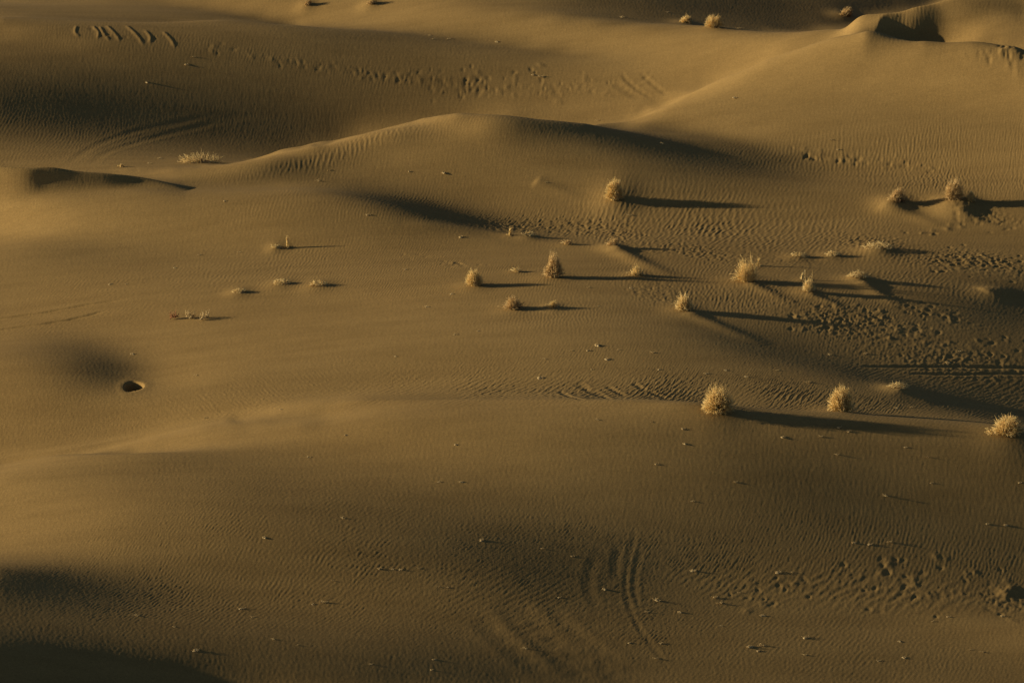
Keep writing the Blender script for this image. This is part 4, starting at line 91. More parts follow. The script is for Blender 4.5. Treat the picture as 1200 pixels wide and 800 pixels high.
[72,-66,0,0,0,1,-1,0,0,1,-1,1,0,-1,1,0,1,-1,0,1,0,0,0,1,0,-1,2,-1,1,0,0,1,1,0,1,-1,1,-1,1,-1,1,0,-1,1,0,-1,1,-1,1,-1,0,0,-1,1,-1,-1,1,-1,0,0,-1,1,-1,0,0,0,0,-1,0,1,-1,0,0,0,-1,1,0,-1,1,-1,0,1,-1,0,1,-1,0,1,-1,0,1,-1,1,-1,0,0,1,-1,0,0,0,0,0,-1,1,-1,1,-1,0,0,0,0,0,0,0,-1,0,1,-1,0,-1,1,0,-1,0,1,-1,0,0,0,-1,1,-1,1,-1,-1,1,-1,0,0,-1,1,-1,1,-1,0,0,1,-1,0,-1,1,0,-1,0,0,0,-1,1,-2,1,0,0,-1,1,0,0,0,1,-1,1,-1,1,-1,1,-1,0,1,-2,1,-1,-1,1,-1,0,0,0,1,0,1,-1,1,0,0,0,0,0,-1,0,0,0,-1,0,0,0,-1,1,-1,-1,1,-1,1,-1,0,0,0,0,-1,1,-1,0,0,0,0,0,0,1,-1,1,1,-1,0,1,0,0,0,0,1,-1,1,0,0,0,0,0,1,-1,1,-1,1,0,-1,1,0,0,-1],
[99,-93,0,0,0,1,-1,0,1,-1,1,-1,1,0,0,0,0,1,-1,1,0,0,0,0,1,0,0,0,1,-1,2,-1,2,1,-1,0,0,1,-1,0,1,-1,0,0,0,0,0,-1,0,1,-1,-1,1,-1,-1,1,-1,1,-1,-1,1,0,-1,0,0,0,0,-1,1,0,-1,0,1,-1,0,0,0,0,0,0,0,0,0,0,-1,1,0,0,0,0,0,-1,1,0,0,-1,1,0,-1,0,1,-1,0,0,0,0,0,-1,1,-1,1,-1,0,1,-1,-1,1,0,0,-1,0,1,-1,0,0,0,0,0,0,0,-1,1,-1,0,0,0,-1,1,-1,0,0,0,-1,1,0,0,0,1,-1,-1,1,0,-1,-1,1,-1,-1,1,-1,-1,1,0,0,0,-1,1,1,-1,0,0,1,-1,1,-1,0,0,0,-1,1,-1,0,0,-1,2,-1,0,1,0,0,1,-1,1,0,0,-1,1,-1,0,0,-1,0,0,0,0,-1,0,-1,1,-1,1,-1,0,0,0,0,-1,1,0,-1,1,-1,1,-1,0,0,1,0,0,1,-1,1,0,0,0,0,0,1,0,-1,1,0,0,1,-1,0,1,-1,1,-1,1,-1,1,-1,1,0,-1],
[135,-129,1,-1,0,1,-1,0,1,-1,1,-1,1,0,0,0,0,0,0,1,0,0,0,0,0,1,0,0,0,1,0,0,2,0,0,0,0,-1,1,-1,1,-1,0,0,0,-1,1,-1,0,-1,1,-1,0,-1,1,-1,1,-1,0,-1,1,-1,1,-1,0,0,0,0,0,0,-1,1,0,-1,1,-1,1,0,-1,1,-1,1,-1,1,-1,1,-1,0,1,-1,1,-1,0,1,-1,0,0,0,0,0,0,0,-1,1,-1,1,-1,0,0,0,0,-1,1,-1,1,-1,0,1,-1,0,0,0,0,0,0,0,0,0,-1,1,0,-1,1,-1,0,0,-1,1,0,-1,1,0,0,0,0,1,-1,-1,0,0,-1,0,0,-1,0,-1,1,-1,0,-1,1,0,0,-1,1,0,0,0,0,1,-1,0,0,0,0,0,-1,1,-1,1,-1,1,0,0,0,1,0,0,-1,1,0,1,-1,-1,1,0,0,-1,0,0,0,-1,0,0,0,-1,0,0,0,0,-1,1,0,-1,1,0,-1,1,-1,1,-1,0,1,-1,0,1,0,1,-1,1,0,0,0,0,0,1,-1,1,0,0,0,0,0,0,1,-1,0,1,-1,0,1,-1,0,1,-1,0],
[180,-174,1,-1,0,0,1,-1,0,0,1,-1,1,-1,1,0,0,0,0,0,1,-1,1,0,0,1,-1,1,0,0,1,0,1,0,1,-1,0,0,-1,1,-1,0,-1,1,-1,0,0,-1,1,-2,1,0,-1,1,-1,0,0,0,-1,1,0,-1,1,-1,0,1,-1,0,0,0,0,1,-1,0,0,0,1,-1,0,0,1,-1,0,1,-1,0,0,1,-1,0,0,0,0,0,0,0,0,0,0,-1,1,-1,0,1,-1,0,-1,1,-1,1,-1,0,0,0,0,0,0,-1,1,0,0,0,-1,1,0,0,-1,1,0,0,0,0,-1,0,1,-1,0,1,0,0,0,0,0,-1,0,-1,0,0,-1,-1,1,-1,0,-1,1,-1,0,0,0,-1,1,-1,0,1,0,-1,1,0,0,0,0,0,0,0,-1,1,0,0,-1,2,-1,0,1,-1,1,0,0,0,0,0,1,-1,0,0,0,0,0,0,-1,1,-1,-1,1,-1,0,0,-1,1,-1,0,1,-1,0,0,1,-1,0,0,1,-1,0,0,0,1,-1,1,0,1,-1,1,0,0,0,1,-1,1,-1,1,0,0,0,0,0,0,1,-1,0,0,0,1,-1,0,0,0,-1,1],
[230,-223,-1,0,0,0,0,0,0,0,0,0,0,1,-1,1,-1,1,0,0,0,0,0,1,0,0,0,0,0,1,0,0,2,0,-1,1,-1,0,-1,0,0,0,-1,0,0,-1,0,0,-1,1,-1,0,0,0,0,0,-1,1,0,-1,1,0,-1,1,-1,1,0,-1,1,0,0,0,0,0,0,0,0,1,-1,1,-1,1,-1,1,-1,1,0,-1,1,-1,0,1,-1,0,1,-1,0,0,0,-1,1,-1,1,-1,-1,1,-1,1,-1,0,-1,1,-1,0,1,-1,0,0,0,0,1,-1,1,-1,2,-1,0,0,-1,0,0,0,0,0,0,1,0,0,0,-1,0,-1,0,-1,0,0,-1,0,1,-1,0,-1,1,-1,0,0,0,-1,0,1,-1,0,0,0,0,1,-1,1,-1,1,0,0,0,0,0,0,0,0,0,1,-1,1,-1,1,0,0,0,1,-1,0,1,-1,0,1,-1,0,1,-2,1,0,-1,0,0,0,0,-1,0,0,0,0,0,0,0,0,0,0,0,0,0,0,0,0,0,0,1,0,1,-1,1,0,0,1,-1,1,-1,1,0,0,0,0,0,1,-1,0,0,1,-1,0,0,1,-2,1,0,0,-1,0],
[281,-276,1,0,-1,1,0,-1,1,0,0,-1,1,0,0,1,-1,0,1,-1,1,0,0,0,1,-1,1,0,0,0,0,1,2,-1,0,-1,1,-1,-1,0,0,-1,0,-1,0,0,-1,1,-2,1,0,-1,1,0,-1,1,0,-1,1,0,0,0,0,1,-1,0,1,0,0,0,0,0,1,-1,1,0,0,1,-1,1,0,0,0,0,0,0,-1,1,0,0,-1,1,-1,0,0,0,-1,1,-1,0,0,0,-1,0,-1,0,0,0,-1,-1,0,0,0,1,-1,0,1,0,1,-1,1,0,-1,0,0,-1,-1,0,-1,1,-1,1,0,0,0,-1,1,-1,-1,1,-1,0,1,0,1,-1,0,1,-1,0,-1,1,-1,0,0,-1,1,-1,0,0,1,-1,0,0,0,0,1,0,-1,1,0,0,0,0,0,0,1,-1,1,-1,1,0,0,0,0,0,1,-1,1,-1,1,0,0,-1,1,0,-1,1,-1,0,0,0,0,-1,0,1,-1,0,-1,1,0,0,0,0,0,-1,1,0,0,1,-1,0,0,0,1,0,1,1,-1,1,0,-1,1,0,0,1,-1,0,1,-1,1,0,-1,1,-1,1,-1,1,-1,0,0,0,0,-1,1,-1],
[323,-318,0,0,0,0,0,1,-1,0,1,-1,1,0,-1,1,0,1,-1,0,1,0,0,0,0,1,-1,1,0,1,0,0,1,0,-1,1,-2,0,0,-1,0,-1,-1,0,0,-1,0,-1,1,-1,1,-1,1,0,0,0,0,0,1,0,0,0,1,0,0,1,-1,1,1,0,0,0,1,0,0,1,0,0,0,0,1,0,-1,1,0,-1,0,0,0,-1,0,-1,1,-1,-1,0,0,-1,0,-1,0,-1,0,-1,0,0,0,-1,1,-1,0,1,-1,1,-1,0,0,-1,0,-1,-2,-1,0,-1,0,0,-1,1,0,0,0,0,0,0,-1,1,0,0,1,0,2,0,0,2,-1,1,0,-1,0,1,-1,0,-1,1,-1,0,0,-1,1,-1,1,-1,1,-1,1,0,0,-1,2,-1,0,0,1,-1,1,-1,1,0,0,0,0,0,1,-1,1,-1,1,0,0,0,1,-1,0,1,-1,1,-1,0,0,0,0,-1,1,-1,0,1,-1,0,0,0,0,0,0,0,0,1,-1,0,1,-1,1,-1,1,-1,1,2,0,0,0,0,1,-1,1,0,0,-1,1,0,0,0,0,0,0,0,0,0,0,0,-1,1,-1,0,0,-1,1,-1],
[346,-342,1,-1,1,-1,1,0,0,0,0,0,0,1,-1,1,0,0,1,-1,1,0,0,0,1,0,0,1,0,0,1,0,1,-1,-1,1,-2,0,0,-2,0,-1,0,-1,0,0,0,-1,1,-1,1,0,0,0,0,1,1,-1,2,0,0,1,1,0,1,0,0,1,0,1,0,0,1,0,0,0,1,-1,1,0,0,0,0,-1,0,-1,0,-1,0,-1,-1,-1,0,-1,-1,0,0,-1,0,0,-1,1,-1,-1,1,-2,0,-2,0,-2,-1,-1,-2,-1,0,-1,0,-1,-2,1,-2,0,1,0,1,1,0,2,1,-1,0,-1,0,1,1,0,2,1,1,0,1,1,0,1,1,0,-1,1,-1,0,0,0,0,-1,0,0,-1,1,-1,1,-1,0,0,0,1,-1,1,-1,1,0,0,0,0,0,0,0,0,1,-1,1,-1,1,0,0,1,-1,1,-1,1,0,0,0,0,1,-1,0,0,0,0,0,0,0,-1,1,-1,1,-1,1,-1,0,1,0,-1,1,0,-1,1,0,0,0,1,-1,0,0,1,1,1,0,0,0,0,1,-1,1,-1,1,-1,1,-1,1,-1,1,-1,1,-1,0,0,0,0,0,-1,0,0,0,-1,0],
[342,-339,1,0,0,0,0,1,-1,1,0,-1,1,1,-1,1,-1,1,1,-1,1,0,0,1,0,0,1,0,1,0,1,1,-1,1,-1,-1,0,-1,-1,0,-1,0,0,0,-2,1,-1,1,0,0,1,0,1,2,-1,2,0,1,1,0,1,0,0,1,-1,1,0,0,0,1,-1,0,1,0,-1,1,0,-1,1,-1,0,0,-1,0,-1,-1,-1,-1,0,-2,0,-1,-1,0,0,0,-1,1,-1,0,0,-2,-2,-2,-1,-3,-1,-3,-1,-3,0,-3,-1,-2,1,0,-1,-1,1,0,1,1,1,0,2,1,1,2,0,2,0,1,0,2,0,1,1,1,2,-1,2,0,1,0,1,0,0,0,-1,0,0,0,0,-1,0,0,0,-1,0,1,-1,0,0,0,0,0,1,-1,0,1,-1,1,0,-1,1,0,0,0,0,1,-1,0,1,0,0,0,0,1,0,-1,1,1,-1,0,0,0,0,1,-1,0,0,0,0,0,0,0,-1,1,0,0,0,1,-1,0,0,1,-1,1,0,0,-1,1,0,0,1,1,0,1,0,0,-1,1,0,0,0,0,0,0,0,0,0,-1,1,0,-1,0,0,0,0,0,-1,1,-1,-1,1,-1],
[307,-303,-1,1,-1,1,-1,1,0,0,1,-1,1,0,0,0,0,1,0,1,-1,1,1,-1,2,-1,2,-1,2,0,1,1,1,-1,1,-1,0,-1,0,0,0,-1,0,1,1,0,1,1,1,2,0,0,2,0,-1,1,0,-1,0,0,-1,0,-1,-1,1,-1,-1,1,0,-1,0,0,0,-1,1,-1,-1,1,-1,0,0,-1,-1,0,-1,0,-1,-1,0,0,-1,0,-2,1,-2,0,-2,-2,-1,-2,-2,-3,-2,-1,-3,-2,-1,-2,-1,-1,0,-1,0,1,0,0,0,1,1,-1,1,1,0,1,2,1,2,1,2,1,1,1,1,1,1,0,2,1,1,0,1,0,1,1,0,0,0,-1,1,-1,0,0,-1,1,-1,-1,1,-1,0,0,0,0,0,0,0,0,0,0,0,0,1,-1,0,1,-1,1,-1,1,0,-1,1,1,-1,1,-1,1,0,1,-1,1,0,0,0,0,0,0,0,1,-1,0,0,0,1,-1,0,0,1,-1,1,-1,1,-1,1,0,0,0,0,0,0,0,1,-1,1,0,-1,3,0,0,0,0,0,0,0,0,0,0,0,0,0,-1,1,0,-1,1,-1,0,0,0,-1,1,-1,0,0,-1,0,0],
[250,-247,0,0,1,-1,1,-1,1,0,0,0,0,1,0,0,0,1,0,0,1,0,1,0,1,0,2,0,1,1,2,1,2,0,0,0,0,1,2,2,1,2,2,1,1,1,-1,1,-2,0,-1,-1,-2,-1,-2,-1,-1,-2,-1,0,-2,0,-1,-1,1,-2,0,0,-1,0,-1,0,0,0,0,0,-1,0,0,0,-1,0,0,0,-1,0,0,0,-2,0,-1,-2,-1,-2,-1,-2,-3,-2,-2,-3,-1,-1,-2,0,-1,0,-1,0,0,-1,0,0,0,0,0,1,0,0,1,0,1,2,0,1,3,0,2,2,1,2,1,1,1,2,-1,2,0,1,0,1,1,0,0,1,0,0,0,0,-1,0,0,0,-1,1,-2,1,-1,0,0,0,-1,1,0,-1,1,-1,1,-1,1,0,0,-1,1,0,0,0,0,0,0,0,1,-1,1,0,1,-1,1,0,0,0,1,-1,1,0,0,0,-1,1,0,0,0,0,1,-1,0,0,1,-1,0,1,-1,1,0,0,0,0,0,0,0,1,-1,1,0,0,0,2,0,-1,1,0,-1,1,0,-1,1,-1,1,-1,1,-1,0,0,0,0,0,-1,1,-1,0,0,0,-1,1,-2,1,0],
[186,-183,1,0,-1,1,0,0,0,0,1,-1,1,1,-1,1,0,1,0,0,1,1,0,1,2,0,1,2,2,1,2,2,4,2,3,4,3,4,3,0,1,0,-2,-3,-2,-4,-2,-4,-4,-2,-2,-2,-2,-2,0,-1,-1,-1,-1,-1,-1,0,-1,-2,-1,-1,-1,3,0,0,0,0,0,0,-1,1,-1,1,-1,0,0,0,0,0,0,0,-1,-1,-2,-1,-1,-2,-3,-1,-1,-3,0,-2,-1,-1,0,-1,-1,-1,0,0,-1,-1,0,0,-1,1,0,0,1,0,1,0,2,1,0,3,0,2,1,3,1,2,1,2,1,1,1,0,1,0,0,1,0,0,1,-1,1,1,-1,0,0,0,0,-1,0,0,-1,0,-1,0,0,0,-1,0,0,0,-1,1,0,-1,1,-1,1,0,0,0,-1,1,0,0,0,0,0,1,-1,1,0,0,0,1,0,0,0,0,1,0,-1,1,0,0,0,0,0,0,0,0,0,1,-1,1,-1,1,0,0,-1,1,1,-1,0,1,-1,1,0,0,0,1,0,-1,2,0,0,0,0,0,0,0,0,-1,1,0,0,-1,1,0,-1,1,-1,0,0,0,0,0,-1,0,1,-2,1,-1,0,0],
[139,-134,0,0,1,-1,1,0,0,1,0,0,1,0,1,0,1,1,0,1,1,1,1,2,1,2,2,1,3,2,2,6,15,4,4,1,-1,-3,-4,-5,-6,-7,-5,-5,-5,-3,-2,-3,-1,0,-1,0,0,0,1,-1,-1,-1,-2,0,-2,-2,-1,-1,-2,0,-1,4,3,1,0,0,0,-1,1,0,-1,0,1,-1,-1,1,-1,1,0,0,-1,-1,-2,-1,-1,-2,-1,-1,-1,-2,0,-2,-1,-1,-1,-1,0,0,-1,0,-1,1,-1,0,1,-1,1,0,1,1,2,0,2,2,1,2,2,2,1,2,1,2,1,0,1,0,0,1,0,0,0,1,-1,1,0,-1,1,0,-1,1,-1,0,-1,0,0,-1,-1,0,0,-1,0,-1,-1,0,0,0,0,0,-1,1,0,0,0,0,0,0,0,0,1,-1,0,0,1,-1,1,0,0,0,0,1,0,0,0,0,1,-1,1,0,0,0,0,0,0,1,-1,0,1,0,0,0,0,0,0,1,0,-1,1,0,1,-1,1,0,0,1,-1,1,1,-1,1,0,0,0,1,-1,0,0,1,-1,0,0,0,1,-1,0,0,0,0,0,-1,1,-1,0,0,0,-1,0,0,0,-1,0],
[133,-125,2,-1,1,1,-1,2,0,0,1,1,1,0,1,2,0,2,1,1,2,2,1,2,2,3,2,1,3,2,3,4,14,-3,-9,-9,-8,-7,-6,-4,-5,-2,-2,-2,-2,1,-1,0,1,0,1,0,0,-1,0,-1,-1,-2,0,-2,-2,0,-3,0,-1,0,0,5,5,-1,1,0,-1,1,0,-1,0,0,1,-1,0,0,0,1,-1,1,-1,-2,0,-1,-2,0,-2,0,-3,0,-1,-2,0,0,-2,0,0,0,-1,0,0,0,1,0,1,1,0,2,2,1,2,1,1,2,1,2,2,0,1,1,1,0,1,0,0,1,-1,0,1,-1,0,0,0,0,0,-1,1,-1,0,0,-1,0,0,-2,0,-1,0,-1,-1,0,-1,-1,0,-1,0,0,0,-1,1,0,-1,1,0,0,0,0,0,0,-1,1,0,0,0,0,-1,2,-1,0,1,0,1,-1,1,1,-1,1,0,1,-1,1,-1,1,0,0,0,1,-1,1,0,0,0,1,0,0,0,1,0,0,0,0,1,0,1,-1,1,1,-1,1,1,0,0,0,1,-1,0,1,-1,1,-1,1,-1,0,1,-1,0,0,0,0,-1,0,1,-2,1,-1,0,0,-1,0,0,-1],
[194,-178,1,0,1,0,1,1,0,2,0,1,1,1,1,1,2,2,0,2,2,1,2,0,2,-1,0,0,-2,0,-1,-3,-10,-6,-6,-4,-3,-1,0,-1,1,0,1,0,1,0,-1,0,1,-1,-1,0,-1,-1,-1,-1,-1,-1,-1,0,-1,-1,0,-2,1,0,0,5,2,1,0,1,-2,1,0,0,1,0,-1,1,0,-1,0,0,2,0,1,-2,0,-2,-1,-1,-2,0,0,-1,-1,-1,-1,0,-1,1,0,0,1,0,1,2,0,2,1,0,2,1,1,1,1,1,1,1,0,1,-1,2,0,0,1,-1,1,0,0,-1,0,0,0,-1,1,-1,-1,1,-1,0,0,-1,0,-1,0,-1,0,-1,-1,-1,0,-1,-1,-1,-1,-1,0,-1,-1,0,0,0,0,-1,1,-1,1,-1,1,-1,1,-1,0,0,0,0,0,1,0,0,0,1,0,2,-1,2,0,1,0,1,0,0,0,0,1,-1,1,1,-1,1,0,0,1,-1,2,-1,1,0,0,1,0,0,1,0,1,0,0,1,0,0,1,0,3,-1,1,0,-1,1,0,0,0,-1,1,0,-1,0,0,0,0,0,-1,0,0,-1,0,0,0,-1,0,-1,0,0,-1,0],
[344,-320,1,-1,1,0,1,0,0,1,1,0,1,1,0,0,0,1,-1,-1,1,-2,0,0,-2,-1,-2,-3,-2,-3,-2,-4,-10,0,1,3,2,0,0,0,0,-1,-1,0,-1,0,0,-1,0,0,-1,0,-1,0,-1,0,1,-1,1,-1,-1,1,0,0,1,-2,0,2,0,0,1,1,0,1,1,-1,0,-1,0,-2,1,1,0,2,-1,-1,-1,-1,0,0,1,0,0,-1,-1,-1,1,0,1,0,0,2,0,1,1,2,0,1,2,-1,1,0,1,0,0,1,1,-1,0,1,-1,2,-1,1,-1,0,-1,0,0,0,-1,1,-1,1,-1,-1,0,-1,0,-1,0,0,-2,0,0,-1,0,-1,-1,-1,-1,-1,-1,-1,-1,-2,0,-1,-1,-1,0,0,-1,0,0,0,0,0,0,0,-1,1,-1,1,0,1,0,0,0,1,1,0,0,1,1,1,1,2,1,1,0,1,0,0,0,1,-1,1,0,1,-1,1,-1,2,0,0,1,1,0,1,0,1,0,1,0,1,-1,2,-1,2,-1,1,0,1,3,1,-1,1,-1,0,0,0,-1,1,-1,0,-1,1,-1,0,-1,1,-1,-1,1,-1,-1,1,-1,0,-1,0,-1,0,-1,0],
[565,-540,-1,-1,0,0,-1,0,0,0,0,-1,0,0,0,-2,0,-2,0,-3,-1,-1,-2,-1,-1,-1,-1,0,0,1,0,2,3,-1,-2,0,-1,-2,-1,-1,-2,0,-2,-1,1,0,-1,1,-1,0,0,0,1,-1,1,-1,-1,0,0,1,2,3,1,3,3,2,0,-2,1,1,0,0,1,-1,-1,-1,0,-3,-1,-2,-2,-5,-5,-1,-2,2,1,2,0,0,0,0,0,3,4,2,2,1,0,0,1,1,1,0,1,-1,1,-1,1,0,1,0,1,0,0,0,-1,1,0,0,-1,-2,0,-1,0,1,0,0,0,0,0,-2,-1,-1,-1,-1,0,-2,0,0,-2,-1,0,0,-3,0,-1,-1,-1,-1,-1,-1,0,-2,0,-1,0,-1,0,-1,0,0,-1,1,0,-1,1,-1,1,0,0,0,1,0,0,0,1,1,0,0,2,1,2,0,2,1,1,2,2,0,1,-1,1,0,-1,1,0,0,1,0,1,1,1,1,0,2,0,2,-1,1,0,1,-1,1,1,0,0,1,0,0,1,0,0,1,4,-1,1,-1,0,0,-1,0,0,-1,1,-2,1,0,-1,0,0,-1,1,-1,0,-1,1,-1,-1,1,-2,1,-2,1,-2,0],
[766,-756,1,1,-1,0,0,0,-1,0,-1,0,-1,-1,0,-2,1,-2,0,0,-1,0,1,-1,0,0,1,1,1,0,1,2,0,-1,0,0,0,-1,-1,-1,-2,-1,-2,-1,1,-1,-1,1,-1,0,0,0,-1,1,0,0,5,4,0,5,3,4,1,1,-2,-5,-3,4,-4,1,0,0,3,4,3,-1,-2,0,0,0,-1,-1,1,-7,-5,-6,-4,-2,-2,3,2,6,3,0,-3,-1,-1,3,1,2,1,0,1,1,1,1,3,2,0,0,-1,0,-1,0,1,-1,1,-3,-1,0,0,1,2,0,-1,-2,-3,-3,-2,-3,-2,0,-1,0,0,-2,-1,0,-1,0,0,-2,-2,-1,-1,-1,0,-1,-1,0,0,-1,0,-1,0,0,-1,1,-1,1,-1,0,0,0,1,0,0,0,0,0,1,-1,1,0,2,1,1,2,1,1,0,2,-1,2,-1,2,0,3,1,2,0,1,0,2,0,2,0,1,1,0,1,0,1,1,0,1,0,0,1,-1,1,0,1,0,0,0,1,0,0,1,0,0,1,0,2,2,-2,1,-1,0,0,-1,1,-1,1,-1,1,-1,1,0,-1,1,0,-1,1,-1,0,-1,0,0,-1,-1,0,-1,-1,0],
[827,-827,1,0,0,1,-1,1,0,0,-1,1,-1,1,-1,0,0,0,1,0,0,0,2,0,1,0,-1,-1,-1,0,0,0,1,8,0,-1,-1,-2,-1,-2,-2,-1,-2,1,-1,1,1,-1,2,1,0,0,3,3,3,2,-1,-6,7,-6,2,1,1,1,1,-8,-2,5,-5,-4,11,3,-2,-1,-4,4,3,3,5,-2,4,3,0,1,-4,7,1,0,3,-5,-6,-7,-10,-2,6,3,3,-1,-1,-1,1,1,2,-2,0,-2,-3,-5,-1,-1,2,1,2,0,2,0,3,4,7,4,1,2,-2,-8,-5,-8,-5,-4,-4,-5,-3,0,-2,-3,-1,1,-1,0,0,-1,-1,0,3,0,-1,1,-1,1,-1,-1,0,0,-1,1,0,-1,1,-1,1,0,0,0,1,1,0,0,1,0,1,2,0,2,0,1,-1,1,-1,0,0,1,1,2,2,2,3,2,2,0,2,-1,2,0,0,2,1,0,2,0,0,2,-1,1,0,0,0,0,0,0,0,1,0,0,0,0,1,0,1,-1,2,-1,1,0,0,1,2,0,0,0,1,0,1,1,0,0,1,0,1,0,0,0,0,-1,1,-1,0,0,-1,0,-1,0,-1,0,-2,0,0,-2],
[758,-757,1,-1,-1,1,-1,1,-1,0,1,0,0,0,0,2,-1,0,2,0,1,0,0,-3,1,0,1,-1,1,0,0,0,0,4,1,-1,0,-1,0,-1,-1,-1,-1,1,-1,0,1,-1,2,0,1,0,2,2,2,3,-3,-7,5,-6,-1,-2,-1,0,0,-1,0,0,2,2,13,-6,-5,8,-10,10,0,3,9,-1,3,4,5,-3,3,-8,-9,0,-3,9,0,-20,2,11,25,-7,-6,6,1,1,-4,-5,-3,-2,-4,-8,3,0,-4,-2,0,3,2,4,5,6,2,-2,-9,-4,0,-1,-4,-4,-5,-5,-2,-4,-3,1,-3,-1,0,4,0,-2,-1,0,-4,1,0,-1,-6,1,-1,2,1,0,0,0,0,0,0,0,1,1,1,0,1,1,-1,1,1,2,0,1,2,1,0,-1,-1,0,-1,-1,2,2,2,3,2,2,0,2,2,1,3,1,1,1,1,0,0,0,1,0,0,0,0,0,1,-1,0,1,-1,1,0,0,0,0,0,1,-1,1,0,1,0,0,0,1,-1,1,0,0,0,1,6,2,3,1,1,1,1,1,0,0,0,-1,0,-1,-1,-1,0,-1,0,-1,-1,-1,-1,0,0,-1,-1,0,-1,0,0,-1],
[680,-678,1,0,-1,0,0,0,0,0,0,0,0,1,0,1,0,0,1,0,1,0,0,-2,-1,0,0,1,0,0,1,0,0,1,0,0,0,0,0,1,0,0,1,0,0,0,-1,1,-1,0,0,-1,-1,-1,-3,-1,0,2,-2,1,1,1,-1,0,-2,-3,1,1,2,2,4,-9,-1,8,0,14,9,-1,2,1,4,7,-5,16,-1,-22,-16,-1,-11,12,5,-21,11,-5,13,20,-5,9,-1,-11,-4,3,-5,0,-2,1,3,3,-3,-4,7,9,6,0,0,-12,1,-3,-22,-15,-5,-3,3,3,2,2,-1,-6,-2,0,0,-3,3,8,5,-3,-1,1,-3,-1,1,2,-13,-2,-4,2,1,2,0,2,2,0,0,1,1,1,1,0,2,1,2,0,1,0,-1,-1,0,-3,1,1,2,2,3,3,2,1,3,3,2,2,1,0,1,-1,0,-1,1,-1,0,0,0,1,-1,0,1,0,0,-1,1,-1,1,0,0,0,0,0,0,1,0,0,1,-1,0,1,1,0,1,1,1,1,3,0,4,3,14,3,-1,-1,-2,-2,-1,-3,-1,-3,-1,-2,-2,0,-2,-2,0,-1,-2,0,-1,0,-1,-2,1,-2,0,0,-1,0,1,-1],
[650,-647,0,0,1,-1,0,1,-1,0,1,0,0,-1,1,0,0,0,0,0,0,0,0,0,1,-1,1,-1,1,0,-1,1,0,2,0,1,-1,-1,1,0,-1,0,0,-1,0,0,-1,0,0,0,-1,-1,1,-1,1,0,0,-1,0,0,-1,-1,-1,1,-1,0,1,0,-2,0,-2,2,1,-4,0,4,9,7,6,9,6,-1,-19,19,-9,1,5,7,4,3,-1,-15,-6,-25,-8,32,6,0,-5,-5,-1,14,-2,-6,16,-9,-4,6,-5,-2,13,1,-23,2,0,-19,-9,2,-1,-2,-1,0,1,2,2,1,0,-1,0,-1,0,-2,1,-1,1,0,1,2,3,-4,-4,-4,-11,2,2,2,1,4,2,2,2,-1,-1,1,1,1,1,0,0,-1,-1,-2,0,0,1,3,2,4,3,3,3,3,3,3,0,0,0,0,-2,0,0,-1,1,-1,0,0,0,0,0,-1,0,1,-1,0,-1,0,1,0,0,1,-1,0,0,1,0,2,0,0,2,0,2,3,2,4,1,4,3,3,3,4,2,4,2,3,-13,-6,-3,-4,-4,-3,-4,-2,-1,-1,0,-1,-1,1,-1,-1,1,-1,0,-2,-3,-2,0,-1,1,-1,0,0,-1,0,-1,0],
[666,-662,0,-1,1,0,0,-1,1,0,0,-1,1,0,-1,1,-1,1,-1,1,0,0,0,-1,1,0,1,-1,0,1,-1,1,0,0,0,0,0,-1,0,0,0,-1,0,0,0,0,-1,1,-1,1,-1,0,-1,0,0,-2,1,-1,0,-1,1,-1,1,-1,1,-2,1,-1,0,0,0,-1,-1,2,-1,-2,-3,5,9,10,2,-1,-3,1,3,4,7,6,6,3,1,-2,-4,-5,-3,-2,-3,-3,-1,12,1,2,-3,-6,11,-16,-2,10,1,-3,6,-8,-34,2,3,3,-10,-2,-1,0,1,1,1,2,1,1,0,1,-1,0,0,-1,0,1,0,3,2,5,4,4,-1,-8,-11,-4,-4,2,2,2,3,2,5,-1,-1,-2,-3,-2,-1,0,1,3,4,3,3,3,2,2,4,4,2,1,0,-2,-1,-1,0,-1,0,1,-1,1,-1,0,-1,0,0,-1,0,0,-1,0,0,0,0,1,2,1,-2,1,0,1,2,3,1,3,1,2,3,4,3,4,3,3,0,2,3,-1,0,-1,-2,-2,-3,-5,-3,-11,-21,-7,-4,-3,1,4,6,3,1,0,0,0,1,0,0,1,0,1,0,-1,-3,-1,0,-1,0,0,0,-1,-1,0,-1,0],
[725,-721,-1,1,-1,1,-1,0,0,0,0,0,0,0,0,0,-1,1,0,-1,1,0,-1,1,0,-1,1,-1,1,-1,1,-1,1,-1,1,-1,0,0,0,-1,0,0,0,-1,0,0,0,-1,1,-1,0,0,-1,0,0,-1,1,-2,1,-1,0,0,0,-1,1,-1,0,1,-1,-1,0,-1,1,-2,0,1,1,-1,4,20,5,-15,-6,-2,2,4,5,5,5,5,6,2,3,1,0,-2,-2,-1,0,1,1,0,-1,-2,0,-3,-2,-1,-1,-3,-4,-7,-7,-5,-3,-3,-1,-3,1,-1,0,2,0,2,0,1,1,-1,1,0,-1,1,-1,1,1,2,2,6,6,10,10,9,2,-15,-36,-4,4,3,6,5,6,-2,-5,-6,-1,1,3,3,2,4,3,4,4,2,2,-2,0,-3,-1,-1,-1,1,1,-1,1,-1,0,0,-1,0,-1,1,0,0,0,1,1,-1,2,1,2,1,2,0,-2,1,5,5,2,4,1,3,1,2,4,4,1,-2,1,-5,-2,-2,-1,-3,-9,-2,-5,-3,-4,-1,-4,-22,-22,-28,-2,6,14,20,21,14,-3,-2,-1,-1,0,-1,0,0,0,1,-1,1,-1,0,1,-1,1,-1,-1,0,0,-1,-1,1,-2,1],
